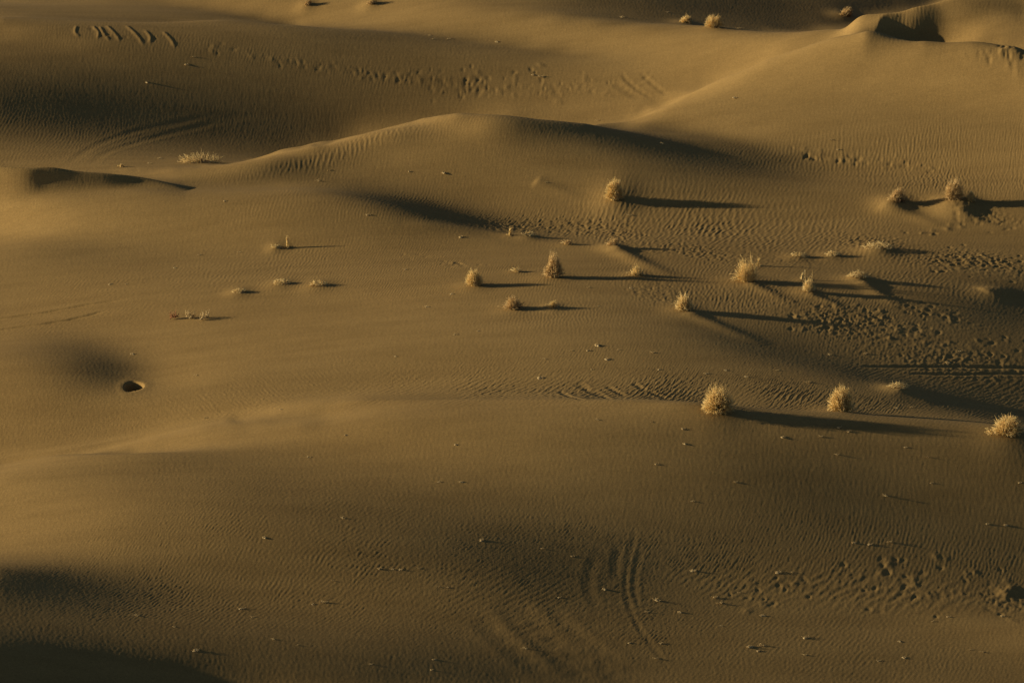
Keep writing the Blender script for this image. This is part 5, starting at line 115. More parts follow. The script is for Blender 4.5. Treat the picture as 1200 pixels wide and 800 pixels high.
[820,-817,-1,1,-1,0,0,0,0,-1,1,0,-1,0,0,0,0,0,0,0,0,-1,1,-1,0,0,0,0,0,0,-1,1,-1,1,0,-1,0,-1,1,-1,0,-1,1,-1,0,-1,1,-1,0,0,1,-2,1,-1,0,0,0,-1,0,0,-1,1,-1,1,0,-1,1,-1,0,0,0,0,-1,1,0,-2,0,0,0,10,6,-5,-4,-2,1,2,2,4,3,5,3,4,3,3,2,2,0,1,0,0,1,0,-1,0,-1,-2,-2,-3,-3,-3,-4,-5,-4,-4,-4,-2,-2,-1,0,-1,1,1,1,0,1,1,0,-1,1,0,1,0,2,1,1,4,3,9,9,12,13,8,0,-13,-36,-6,-5,2,1,2,6,9,8,3,-4,-3,-1,-1,2,2,-1,0,-1,-3,0,0,-1,1,0,2,0,-2,1,-1,0,1,0,2,1,1,2,1,0,2,1,0,3,1,1,2,0,2,1,4,11,2,-1,-3,1,-2,-2,0,-1,-6,-5,-12,-4,-1,-5,4,-3,-1,-3,-3,-14,-5,-7,-5,-3,2,-2,-12,-19,-10,18,29,27,4,-2,-2,-1,1,1,1,1,0,0,0,0,0,0,0,0,0,-1,0,-1,0,0,-1,-1,0,0,-1,-1,-1],
[943,-942,-1,1,-1,1,-1,0,-1,1,0,-1,0,0,0,0,-1,1,-1,0,0,0,0,-1,0,1,-1,-1,1,0,-1,1,-1,0,0,-1,0,1,-1,-1,0,0,0,0,-1,0,1,-1,0,1,-1,0,-1,1,0,0,-1,0,0,0,0,0,0,-1,1,0,0,0,0,0,-1,1,0,-1,0,0,0,1,-1,-5,1,5,3,-1,2,0,1,3,2,2,4,2,4,2,3,1,2,1,1,1,1,0,1,0,-1,0,-2,-1,-4,-3,-4,-5,-2,-4,-3,-1,-2,-1,0,-1,2,1,1,1,2,-1,0,0,0,1,1,2,1,3,4,3,6,5,8,7,6,3,-1,-7,-12,-10,-17,2,7,13,10,3,-3,1,5,2,3,-7,-4,-4,-3,-3,1,-1,1,1,0,0,-1,0,1,3,2,1,3,1,3,1,0,1,2,0,2,1,2,2,0,0,3,-1,1,1,-1,-5,-22,-9,1,1,-4,-2,-2,-3,-4,4,2,-24,-2,-1,-2,14,2,0,-2,-2,-5,-8,-7,-7,-6,-1,1,10,15,21,18,3,-8,-8,-1,1,1,1,0,0,1,0,-1,1,0,-1,1,-2,1,-1,0,-1,0,0,-1,-1,0,-1,0,-1,-1,0],
[1083,-1084,-1,1,-1,0,0,-1,1,-1,0,0,0,0,-1,0,0,0,0,-1,0,0,0,0,-1,0,0,0,-1,1,-1,0,-1,1,-1,0,0,-1,0,0,0,0,-1,1,-1,0,0,0,0,0,0,1,-1,0,0,0,0,0,0,0,0,0,-1,1,0,0,0,0,0,-1,1,0,-1,0,0,0,-1,1,-1,2,1,-2,0,0,2,1,2,1,2,3,2,2,3,2,2,3,1,2,2,1,1,0,1,1,-1,-1,0,-2,-2,-3,-3,-4,-2,-1,-3,0,-1,-1,1,0,1,1,1,1,0,-1,1,0,0,1,1,2,1,3,3,3,4,4,3,4,2,0,-1,-3,-4,-5,-4,-4,-1,6,10,10,9,11,6,-13,-12,0,1,1,-2,3,2,0,1,2,0,-2,4,3,-2,0,-3,0,0,-1,-4,1,0,1,2,0,0,1,-1,-3,3,1,-4,2,-1,2,-1,5,-51,-22,-7,-8,-6,-2,-1,0,-3,17,14,4,2,2,3,3,1,0,-2,-2,-3,-3,-3,-1,5,7,13,13,8,1,-7,-3,-7,2,0,1,-1,1,-1,0,-1,1,-1,-1,1,-1,-1,0,0,-1,-1,1,-2,0,0,-1,0,-1,0,0,-1,-1],
[1228,-1231,-1,1,-1,0,0,0,-1,1,-1,0,0,-1,1,-1,0,-1,1,-1,0,-1,1,-1,0,-1,0,0,0,-1,0,0,0,-1,0,-1,1,-1,0,0,0,0,-1,0,0,0,0,-1,1,1,-1,0,0,1,-1,1,-1,1,0,-1,1,-1,1,0,-1,1,0,0,0,0,0,1,-1,0,0,0,0,0,0,0,-1,1,0,0,1,0,2,2,1,1,3,2,2,2,3,1,3,1,3,1,1,1,1,1,-1,-1,0,-1,-2,-2,-1,-3,-1,-1,-1,0,-1,0,1,0,1,0,1,-1,1,0,-1,1,0,0,1,1,1,2,1,3,1,3,0,2,0,0,-1,-1,-2,-1,0,0,1,7,10,7,6,5,-1,-3,0,11,6,-2,-4,-3,-1,-2,3,-6,4,4,-7,-5,2,4,1,4,-1,-4,-12,-2,2,0,-2,0,0,-2,0,-6,3,-2,-11,-6,-5,-6,-4,14,-12,-11,-16,-19,-10,-2,0,5,9,11,9,8,7,5,3,2,3,0,0,1,3,2,5,6,7,2,-8,-7,-1,5,-4,0,1,-1,0,-1,0,-1,-1,0,-1,-1,0,-1,-1,0,0,-1,-1,0,-1,0,-1,0,-1,0,-1,0,0,0,0,0],
[1366,-1370,-1,0,0,0,0,0,-1,1,-1,0,0,-1,1,-1,0,-1,0,0,0,-1,0,0,-1,0,-1,1,-2,1,-1,-1,0,-1,0,-1,1,0,-1,1,-1,0,0,0,-1,1,0,-1,0,1,0,-1,1,1,-1,0,0,1,-1,1,0,-1,1,0,0,0,1,-1,1,-1,1,0,0,-1,1,0,-1,1,-1,2,-1,0,0,0,1,0,1,2,1,1,2,2,1,2,2,2,3,2,2,2,2,1,1,0,0,0,-1,-1,-1,-1,-1,-1,-1,0,0,-1,1,1,0,1,0,0,1,0,-1,0,-1,-1,0,0,0,0,0,1,2,0,0,2,-1,1,0,-1,1,-1,1,-1,0,1,0,3,12,11,8,15,-13,-11,2,10,7,3,5,-6,-4,-1,2,-10,5,5,-15,-13,2,6,5,6,1,0,-2,-4,2,0,-3,0,0,-2,2,0,-2,-5,-6,-9,-8,-10,-9,-9,-9,-7,-4,-1,-1,3,5,7,6,5,6,5,4,4,4,4,6,7,6,6,1,-9,-9,-1,1,1,-4,-3,1,1,-1,0,-2,-1,-1,0,-2,0,0,-1,-1,0,0,-1,-1,1,-1,-1,0,0,-1,1,-1,-1,1,-1,-1,0,0,-3,0,-3],
[1489,-1494,0,0,0,0,-1,1,0,-1,0,0,0,0,-1,0,0,0,-1,0,0,-1,0,0,-1,0,-1,0,0,-1,-1,0,0,-3,0,0,0,0,-1,1,0,-1,1,-1,1,-1,0,0,0,0,1,-1,1,0,0,0,0,0,0,1,-1,1,-1,1,0,0,0,0,1,-1,1,0,-1,1,0,0,1,-1,0,0,1,-1,1,0,0,0,0,2,1,2,0,2,1,1,1,3,2,3,3,3,2,2,1,-1,1,-2,0,-1,-1,0,-1,0,-1,1,1,0,1,1,1,1,2,0,0,0,-2,0,-2,-1,-2,-2,0,-1,1,1,0,1,0,0,1,0,1,0,1,1,1,0,0,0,0,-1,5,2,3,9,-6,-2,16,18,4,-7,-11,-6,-2,1,1,0,3,1,-2,-2,0,0,2,1,2,-1,1,-2,-1,0,0,1,1,2,2,2,1,1,1,-2,-6,-14,-28,-27,-17,-2,10,17,16,12,9,5,-5,-23,-5,0,4,7,10,9,9,6,4,0,-2,-9,-7,-3,-3,-2,0,-2,-3,-1,-1,0,0,0,0,0,1,0,0,1,2,-1,1,0,1,-1,1,1,-1,1,1,0,0,1,-1,-1,-1,-1,-1,-1,-1,-1],
[1594,-1598,-1,0,1,-1,0,1,-1,0,-1,1,0,-1,0,0,0,0,-1,0,0,-1,1,-2,1,-1,0,-1,0,-1,0,-1,0,-3,0,0,-1,1,-1,0,0,0,0,-1,1,-1,0,1,-1,0,1,-1,0,1,0,0,0,0,0,1,-1,1,0,0,0,0,0,1,-1,1,0,0,0,0,0,1,-1,1,0,0,0,1,-1,1,0,0,0,1,0,0,1,1,-1,1,1,2,3,4,3,4,4,2,-1,-1,-1,0,-2,1,-1,0,-1,1,0,1,1,0,2,1,2,2,2,1,1,-1,-3,0,0,-2,-5,-6,1,0,2,1,2,0,2,0,1,1,1,1,0,1,0,0,1,0,1,1,-1,-1,-2,-4,3,3,8,5,1,0,-3,-2,-1,2,8,5,7,1,0,1,-1,1,-1,0,2,1,-2,-3,-4,-4,-3,-2,-2,-1,0,0,3,6,6,11,13,2,-17,-19,2,-7,-11,-7,-2,-6,11,13,-9,-23,-8,-2,5,7,12,8,2,-5,-6,-4,-1,1,2,1,-2,-2,-5,-5,-2,15,5,-1,1,1,1,2,1,2,0,-1,0,-1,-1,0,0,0,0,1,1,-1,2,0,1,0,0,0,-1,-1,1,-1,1,1],
[1684,-1688,0,0,0,0,0,0,0,0,0,0,0,-1,1,-1,0,0,0,0,0,-1,0,-1,1,-1,0,-1,0,0,0,-2,1,-4,0,0,-1,1,0,-1,1,-1,0,-1,1,-1,1,-1,0,0,1,-1,0,1,-1,1,0,0,0,1,-1,0,1,0,0,-1,1,0,1,-1,1,-1,1,0,1,-1,1,0,0,0,0,1,0,0,0,1,0,1,0,-1,1,0,1,-1,2,0,2,1,1,2,2,1,0,1,-1,1,0,1,0,0,0,1,0,1,1,0,1,1,1,2,0,2,1,-1,0,1,0,-1,-1,-2,0,0,0,2,-1,1,1,0,1,1,0,1,-1,1,0,0,0,-1,1,0,1,1,3,3,0,1,-3,-1,0,2,3,2,1,1,7,2,4,0,0,2,0,2,2,3,4,-1,-1,-4,-4,-6,-5,-4,-2,-2,-4,-4,2,5,8,15,60,30,-47,-67,-33,-11,7,10,-6,7,18,20,-5,5,-1,-8,-14,-5,1,2,0,0,-4,-4,-5,-4,-4,0,-1,1,3,4,3,9,2,0,1,2,2,2,3,1,1,0,-1,-1,-1,0,0,-1,0,0,-1,0,0,-1,0,0,-1,0,0,0,-1,-1,0,-2],
[1758,-1762,1,0,0,0,0,0,0,0,0,0,0,1,-1,0,0,0,-1,1,0,-1,0,0,0,0,-1,1,-2,1,0,-1,-1,-3,1,-1,-1,1,-1,1,-1,0,0,0,0,0,-1,1,-1,1,0,-1,1,0,-1,1,0,0,0,0,0,1,0,-1,1,0,0,1,-1,1,-1,1,0,0,1,-1,1,-1,1,0,1,-1,1,0,0,1,0,0,1,1,0,0,2,-1,1,0,0,0,1,-2,1,0,0,1,0,1,1,0,0,1,1,-1,1,0,1,-1,2,0,0,1,0,1,0,1,0,2,-1,1,0,2,1,-1,0,1,0,1,0,0,0,2,-1,0,1,-1,1,0,1,1,1,1,2,0,0,1,1,3,2,4,2,1,2,0,1,2,-3,1,1,1,2,2,2,0,-1,-4,-5,-5,-3,-4,-1,-1,0,-1,-2,-2,-1,-2,-4,-6,-10,-7,40,27,-7,-20,-20,-3,23,20,-22,-5,-1,10,9,17,10,2,-15,-5,-9,-8,-14,-16,-5,4,6,6,3,0,1,0,-3,0,3,1,3,2,1,0,1,0,-1,0,-1,1,-1,0,0,0,-1,0,0,-1,0,-1,0,-1,0,-1,0,-1,0,-1,-1,0,0,-1],
[1815,-1817,-1,1,-1,1,0,1,-1,0,1,-1,1,0,-1,1,0,0,0,-1,1,0,-1,1,-1,1,-1,0,0,0,0,0,-1,-4,-1,1,0,0,0,1,-1,0,-1,1,0,-1,1,-1,0,0,-1,1,0,0,0,0,0,1,0,0,0,-1,1,0,0,1,-1,0,0,1,-1,1,0,0,0,0,0,0,1,-1,1,-1,1,0,0,1,-1,1,0,1,-1,1,-1,1,0,0,0,0,0,1,0,1,-1,1,0,1,-1,1,0,0,0,1,-1,1,0,0,1,0,1,0,1,0,1,0,1,0,0,1,-1,1,0,0,0,2,0,0,1,0,1,0,1,1,0,2,0,1,1,0,0,2,0,3,1,3,2,2,0,2,1,0,1,1,0,1,2,2,0,-1,-3,-4,-2,-5,-2,-3,-1,-5,-2,0,-3,-2,-1,0,-1,1,-1,1,-1,-3,-2,-1,7,3,2,-1,1,2,4,3,0,-1,2,3,7,7,8,9,9,11,13,7,-6,-22,-19,-15,-17,-19,-4,3,2,7,24,11,-1,-2,-3,-1,-3,-1,-2,-1,0,-2,0,0,-2,0,-1,0,-1,0,-1,-1,0,0,-1,-1,0,0,-1,-1,0,-1,-1,1,-2,0],
[1858,-1860,0,1,-1,1,0,1,-1,0,1,0,0,0,0,1,-1,1,-1,1,0,0,0,0,0,0,0,0,0,0,0,-1,1,-4,2,-1,0,-1,-1,0,0,-1,0,0,0,0,0,0,1,0,0,1,0,1,-1,0,-1,1,-1,0,-1,0,0,0,0,0,-1,1,-1,1,-1,1,0,0,0,-1,1,1,-1,0,0,0,1,-1,1,-1,1,-1,1,0,0,0,0,1,0,-1,1,0,0,1,-1,1,-1,1,0,0,0,1,0,0,0,0,1,0,-1,1,1,-1,1,0,1,-1,1,-1,1,0,0,0,0,1,-1,1,0,0,1,1,2,0,2,1,1,0,0,-1,1,0,1,2,2,3,1,3,0,3,0,3,1,2,1,1,2,-1,1,-3,-3,-3,-2,-1,-3,0,-5,0,-6,-5,-4,-2,-2,2,1,-2,1,3,4,3,-3,-4,-2,-3,-2,-2,0,0,2,1,1,2,2,0,0,1,1,3,3,1,4,6,10,22,38,35,13,-2,-7,-14,-22,-31,-14,-8,-9,-11,1,-1,2,1,1,2,0,0,0,-1,0,-1,-1,0,-1,-1,0,-1,0,-1,-1,0,-1,0,-1,0,-1,0,-2,1,-1,-1,-1,0,0,-1],
[1889,-1890,0,0,1,0,0,0,0,1,0,0,0,0,1,0,0,0,0,0,1,0,0,0,0,1,0,0,0,1,0,0,-1,-4,-3,0,1,1,1,0,1,1,0,1,0,1,0,-1,0,-2,0,-2,0,-1,-1,-1,1,-1,-1,1,-1,1,-1,0,0,1,-1,0,0,0,0,0,0,0,0,0,-1,1,0,0,0,0,0,0,0,0,0,1,-1,0,0,0,0,0,1,-1,0,1,-1,0,1,0,0,0,1,-1,1,0,0,0,0,1,-1,1,-1,1,0,0,0,0,1,-1,1,-1,0,1,-1,0,1,0,1,0,2,0,1,0,-1,0,-1,-1,1,2,3,4,3,3,4,2,2,1,1,2,1,2,1,0,1,0,-1,-2,-3,-2,-3,-2,-2,-1,-4,-1,-4,-3,-3,-5,-6,0,1,2,1,1,2,3,-1,3,1,-1,-3,-1,-3,-4,-2,-2,-1,-1,0,0,0,1,1,0,0,2,1,2,2,4,6,8,13,20,29,27,14,8,0,-5,-1,9,6,-14,-29,-41,-24,1,2,-1,-1,0,0,-1,0,0,-1,0,-2,1,-2,1,-2,0,-1,0,-1,0,-1,-1,0,-1,0,-1,0,-1,-1,0,-1,0,-1,-1],
[1913,-1913,0,0,0,1,1,-1,1,0,1,-1,1,0,1,-1,0,1,0,0,0,0,0,0,1,0,0,0,0,1,1,0,0,-2,4,1,-1,-1,-2,-1,-1,-1,-1,1,-1,1,-1,-1,1,-2,-1,0,-1,0,-2,0,0,0,0,-1,1,0,0,0,0,0,-1,1,0,0,0,0,-1,1,0,-1,1,-1,0,0,0,0,0,0,0,0,-1,0,1,-1,0,0,0,0,-1,0,-1,1,0,1,-1,1,0,0,0,0,0,1,-1,1,0,0,-1,1,-1,1,0,0,0,0,1,0,0,1,0,0,1,-2,1,-2,-1,0,-1,-1,2,1,4,3,7,6,4,3,0,2,1,2,1,1,2,-1,1,0,-1,-1,-1,-2,-2,-4,-3,-3,-1,-3,-1,0,-1,-3,-8,-7,-4,-3,5,2,2,1,1,-1,1,0,3,1,2,1,-1,0,-2,-3,-2,-3,-3,-2,-2,-2,0,0,-1,1,0,1,1,3,1,5,3,7,8,9,14,14,16,17,14,13,10,7,10,12,6,-7,-19,-32,-43,-23,-5,3,1,-1,1,-1,0,0,-2,0,-1,0,-1,-1,-1,0,-1,0,-1,0,-1,-1,0,-1,-1,0,0,-1,-1,0,-1,-1,0,-1],
[1930,-1929,1,1,0,0,1,0,0,1,0,0,0,1,0,0,1,-1,0,1,0,-1,1,-1,1,0,-1,1,0,0,0,0,1,2,1,0,-1,-2,-2,-1,-1,-1,-2,0,-2,-2,0,0,-1,0,0,0,1,-1,0,1,0,0,0,0,-1,1,-1,0,1,-1,1,-1,1,0,0,-1,0,0,0,0,0,0,0,0,0,0,0,0,0,-1,1,-1,-1,-1,0,-1,0,-1,0,1,-1,1,-1,0,0,0,0,1,0,-1,1,0,1,-1,0,1,-1,1,0,1,-1,0,-1,0,1,-2,-1,0,-1,0,1,2,1,5,4,3,6,3,2,0,1,2,3,3,3,1,0,2,1,-1,0,-2,-2,-3,-3,-4,-5,-3,-3,-3,0,2,2,2,-3,-6,-6,-9,-4,0,5,4,0,3,-2,1,0,0,-2,1,3,2,0,2,1,-1,-1,0,-2,-2,-3,-2,-2,-3,-1,-2,-1,0,0,0,1,2,1,4,3,5,5,8,7,11,10,12,13,13,13,13,12,11,10,8,2,-2,-10,-17,-26,-32,-18,-14,-2,2,0,1,0,0,0,-1,-1,-1,-1,0,0,-2,0,0,-1,-1,-1,1,-2,0,-1,0,-1,0,-1,0,-1,-1,0,-1],
[1954,-1950,0,1,-1,1,0,0,1,0,0,1,0,1,-1,1,1,-1,1,0,0,0,0,1,0,0,0,0,1,-1,2,0,0,-2,-10,-3,0,0,-1,1,-1,1,-1,1,-1,1,1,-1,0,0,1,-1,0,1,-1,-1,1,-1,1,-1,0,0,0,1,-1,1,-1,1,0,-1,1,0,0,0,1,0,0,0,0,0,-1,0,0,-1,-1,-1,-2,-1,2,-1,0,0,-1,0,0,-2,0,0,1,0,0,1,0,-1,0,0,1,-1,0,0,0,-1,-1,0,0,-1,1,1,1,1,2,1,6,1,4,2,2,1,2,3,2,2,4,3,1,1,1,0,1,-1,-2,-1,-4,-5,-8,-4,-3,-1,-2,2,1,0,1,-1,0,2,-3,-5,-4,-6,-5,4,3,0,-1,2,-1,1,2,0,0,1,1,-1,2,0,1,1,1,0,0,0,0,-2,-1,-2,-2,-2,-2,-2,-1,-2,0,-1,1,0,1,3,2,3,5,4,7,6,9,8,9,11,10,11,12,10,11,9,8,6,2,0,-4,-8,-13,-15,-18,-23,-12,-10,-3,0,2,-1,1,-2,0,-1,0,-1,0,-1,-1,0,-1,0,-1,0,-1,-1,0,0,-1,-1,0,0,-1,-1,-1,1],
[1994,-1992,0,0,1,0,1,0,1,-1,2,-1,1,0,0,0,1,0,0,1,-1,1,0,-1,1,-1,1,-1,1,-1,0,0,-1,-2,-7,-1,1,0,-1,0,0,0,0,0,-1,0,-1,1,0,0,-1,1,-1,1,0,1,2,-1,2,0,1,1,-1,2,0,0,1,0,1,0,-2,-2,1,-2,-2,-1,-2,0,-1,-1,1,-1,-1,-1,1,-1,4,0,-4,-1,1,-1,0,2,0,2,-1,1,0,-2,0,-2,0,1,0,-2,0,1,-1,-1,1,3,1,2,2,2,3,1,2,3,0,3,3,3,3,2,3,2,0,1,1,0,-2,-1,-3,-3,-5,-5,-4,-1,-1,-1,0,-3,-2,-1,-2,-1,-1,-2,-1,-1,-2,0,1,5,3,0,-2,-4,-1,0,0,0,1,-1,1,0,0,2,0,0,1,1,1,1,1,1,1,0,0,0,-1,-1,-1,-1,-2,-2,-1,-2,-1,-1,0,-1,1,1,1,2,3,3,5,4,6,6,7,8,8,8,9,9,9,9,8,7,6,5,3,1,-2,-3,-5,-9,-9,-12,-13,-15,-9,-7,-6,-1,0,0,-1,0,-1,-1,0,0,-2,1,-1,-1,0,-1,0,-1,0,-1,0,-1,-1,1,-2,0,0,-1],
[2001,-2003,1,0,1,0,0,1,0,1,-1,1,-1,1,0,0,0,0,0,-1,1,0,1,2,1,0,0,0,1,-1,0,0,0,-2,-5,-1,-1,0,-1,0,-1,-1,1,-2,1,-1,-1,0,0,-1,0,-1,0,-1,0,4,1,0,4,0,3,2,0,2,1,1,2,1,1,1,-3,-2,0,-2,-6,-3,-2,-3,-2,-1,-1,-1,0,-1,1,3,5,2,-6,-1,-1,0,-1,2,2,3,1,1,-1,-1,-1,-3,0,0,3,0,2,5,0,2,2,3,3,2,1,2,3,0,2,1,2,1,0,1,-2,0,-1,-1,-3,-3,-3,-2,-1,1,-1,0,-4,-4,-5,-3,-2,-2,0,-2,1,0,-1,1,-1,0,0,0,1,0,0,-1,1,0,0,0,-2,2,1,-1,0,-1,1,0,0,0,1,-1,1,2,1,2,2,2,0,1,0,0,-1,0,0,-2,0,-2,0,-2,-2,0,0,-1,1,1,2,1,3,4,3,4,6,5,6,6,7,6,8,7,7,6,7,6,4,5,2,2,1,-2,-2,-4,-5,-6,-8,-8,-8,-8,-12,-6,-5,-3,-2,0,0,-1,0,-1,-1,0,0,-1,-1,0,0,-1,-1,0,0,-1,0,-1,-1,0,0,-1],
[1959,-1962,0,0,1,-1,1,0,0,1,-1,0,0,0,0,-1,1,-1,0,-1,0,1,1,3,3,0,1,0,1,0,0,-1,-1,0,-2,-1,-2,0,-2,-1,-1,0,-1,-1,0,0,-1,-1,0,0,-1,0,-1,1,0,2,0,2,1,2,1,2,2,1,2,2,1,2,0,0,0,-2,-1,-2,-2,-3,-3,-3,-3,-2,-1,-1,-1,1,1,1,2,1,0,0,0,0,-1,1,0,1,1,1,0,2,1,-1,3,5,3,3,2,3,2,2,1,1,0,1,1,-1,0,1,-1,0,-3,-1,-3,-1,-2,0,0,-1,-1,-2,-2,-3,-3,-3,-3,-1,-1,-1,0,0,0,-1,0,-1,0,-1,0,0,0,-1,0,0,-2,0,0,0,-1,0,0,1,-1,1,0,0,-1,1,-1,1,0,-1,0,-1,1,0,2,5,2,1,0,1,0,2,0,2,0,0,0,-1,-1,-2,0,-2,1,-1,1,1,1,3,2,3,3,5,3,5,5,5,6,5,5,6,5,6,4,5,4,4,2,2,1,1,-1,-2,-2,-3,-5,-4,-5,-6,-7,-7,-8,-6,-6,-3,-3,0,-1,0,-1,0,0,-2,1,-2,1,-1,-1,0,-1,0,0,-1,-1,0,-1,1],
[1891,-1894,-1,1,0,0,0,0,0,0,-1,1,0,-1,0,0,0,0,-1,1,-1,1,0,3,1,1,1,1,0,1,0,1,-1,0,0,-2,-1,-1,-2,-1,-2,0,-1,0,-1,0,0,-1,0,-1,1,-1,0,0,0,1,0,1,0,2,0,1,2,1,3,1,2,2,0,1,-1,0,-1,-2,0,-3,-2,-2,-4,-2,-2,-2,0,1,0,2,2,2,1,1,1,-1,0,0,0,1,2,2,4,4,3,3,1,4,2,2,0,1,0,0,0,0,1,-1,-1,0,-1,-1,-1,-2,-3,-2,-3,-3,-1,-3,0,-2,-1,0,-1,-1,0,0,-1,-1,-1,-1,-2,-1,-1,0,-1,-1,1,-1,-1,1,-1,0,0,-1,0,0,-1,0,-1,1,-1,0,0,-1,1,-1,1,0,-1,1,-1,0,1,-1,1,-1,1,2,-3,0,0,1,3,2,5,4,2,3,-1,0,-2,-2,-1,-1,1,0,0,3,1,2,3,2,4,2,5,3,3,5,4,5,3,5,4,4,4,4,3,3,2,2,2,1,0,0,-1,-2,-1,-3,-4,-3,-5,-4,-6,-5,-6,-8,-4,-5,-1,-1,-1,0,-1,-1,0,0,-1,0,-1,0,-1,0,-1,0,-1,0,0,-1],
[1823,-1826,0,1,-1,0,0,0,0,0,0,0,0,0,0,-1,1,0,0,-1,1,0,-1,2,0,0,1,2,-1,1,1,2,0,0,-1,0,-1,-2,-2,-2,-1,0,0,0,-1,0,0,0,-1,1,-1,1,-2,1,-1,1,-1,1,-1,1,0,0,0,1,2,4,2,1,0,0,-1,1,-1,1,-1,0,-1,-3,-3,-5,-2,-1,-2,1,1,2,3,5,3,3,-2,-1,2,-2,7,4,4,2,3,2,2,1,1,-1,1,-1,1,1,0,0,0,-1,-1,0,-2,-2,-1,-3,-2,-2,-2,-2,-2,-1,-1,-1,0,-1,0,1,-2,-1,0,-3,0,-2,-1,-1,-1,0,-2,-1,0,-2,1,-1,0,0,0,-1,0,-1,1,-1,-1,1,-1,-1,1,-1,0,-1,1,0,0,0,0,-1,1,0,-1,1,-1,0,0,-2,1,-1,1,0,0,2,2,3,8,5,2,0,-5,-1,-1,0,2,1,2,2,2,3,2,2,3,3,2,4,2,4,3,4,2,5,2,3,4,2,4,1,3,2,1,2,0,1,-1,1,-2,-1,-2,-2,-2,-5,-2,-5,-5,-5,-5,-7,-5,-3,-1,-1,-1,-1,0,0,-1,-1,0,0,-1,0,-1,0,-1,0,-1,0],
[1767,-1769,-1,1,0,-1,1,0,-1,1,0,0,0,0,0,0,1,-1,0,1,-1,1,-1,1,-1,0,1,1,-1,1,0,2,0,0,-2,0,-1,0,-2,0,-1,0,0,0,-1,1,-1,1,-1,0,1,-1,0,-1,1,-1,0,0,-1,1,-1,0,0,0,1,1,1,0,1,-2,1,-1,0,2,2,1,-1,-2,-4,-4,0,-1,0,1,0,-2,-2,1,16,10,1,-1,5,2,5,2,2,0,-1,0,0,0,-1,2,-1,0,1,-1,0,-1,-1,-1,-1,-1,-2,-1,-2,-1,-1,-2,-2,-1,-2,-2,-1,0,-1,-1,0,-1,0,-2,0,-1,-2,0,-2,0,-2,-1,0,-2,0,-1,-1,0,0,0,-1,0,-1,0,0,-2,0,0,-1,1,-1,-1,1,0,-1,1,0,0,-1,1,-1,1,-1,0,0,0,0,1,-1,1,0,1,-1,1,-1,2,2,3,1,1,0,1,1,3,3,3,2,2,3,2,2,3,1,3,2,3,2,3,2,3,3,2,3,3,2,2,3,2,1,2,2,1,1,1,0,0,0,-1,0,-2,-2,-2,-2,-4,-3,-3,-6,-4,-7,-4,-4,-2,-2,0,-1,-1,0,-1,0,0,-1,0,-1,-1,1,-1,-1,0],
[1721,-1723,-1,1,0,0,1,-1,1,-1,1,0,0,0,0,0,0,0,1,-1,1,-1,1,0,0,0,-1,1,1,-1,0,1,-1,0,-3,-1,1,-1,1,-1,1,0,-1,1,-1,1,-1,1,-1,1,0,-1,1,-1,0,1,-2,1,-1,1,-1,0,-1,1,0,-1,-1,1,-1,0,-2,1,-2,1,1,0,0,-1,0,-1,2,-3,-2,-2,-1,2,9,8,16,9,2,-2,3,1,-1,-2,0,-1,-1,1,0,-1,0,0,-1,0,-1,0,0,-1,-1,0,-1,-1,-2,0,-2,-2,-1,-2,-2,-2,-1,-1,-2,0,-1,0,-2,1,-2,0,-1,-1,-1,-2,0,-1,-2,0,-1,-1,-1,0,-1,0,0,0,-1,0,-1,0,0,-2,0,-1,0,0,-1,0,0,0,-1,1,0,-1,1,0,0,0,1,-1,0,0,0,1,-1,0,1,1,0,1,0,0,0,-2,-1,-1,1,1,2,7,6,4,3,4,1,3,3,1,2,3,2,2,2,2,3,2,3,1,3,2,2,2,2,2,1,2,1,1,1,1,0,1,0,-1,0,0,-2,-2,-1,-2,-3,-2,-5,-3,-5,-4,-6,-4,-3,-1,-1,0,-1,-1,0,-1,1,-2,0,0,-1,0,-1,0],
[1673,-1675,0,0,0,1,-1,1,0,0,0,0,1,-1,1,0,-1,1,0,0,0,0,0,0,0,0,0,0,0,0,0,-1,1,-2,-1,0,-1,1,-1,1,-1,1,0,0,-1,1,1,-1,0,1,-1,1,-1,0,0,-1,1,-1,0,0,-1,0,0,-1,0,0,0,-1,1,-1,-1,1,-1,0,-2,-1,-2,-2,0,1,2,5,7,8,5,3,7,5,2,1,0,-1,-1,-2,0,-1,0,0,-1,0,-1,0,0,-1,1,-1,0,0,-1,0,0,-2,0,-2,0,-2,-1,-1,-2,-1,-3,-1,-1,-2,-1,0,-1,-1,0,-1,0,-2,0,-1,-1,-1,-1,-1,-2,0,0,-2,0,-1,0,0,-1,0,0,-1,0,0,-1,-1,1,-1,-1,1,-1,-1,0,0,0,0,0,0,0,-1,1,-1,1,-1,1,-1,1,0,0,0,1,0,0,0,1,0,0,-1,0,-1,-2,-2,0,6,6,5,6,3,3,3,3,2,2,3,3,1,4,1,3,2,3,2,2,1,3,1,2,2,0,2,1,1,1,0,1,0,0,0,0,-1,0,-1,-2,-1,-2,-3,-2,-3,-4,-4,-5,-5,-4,-1,-2,-2,1,-2,0,-1,0,0,-1,0,-1,0,-1,0],
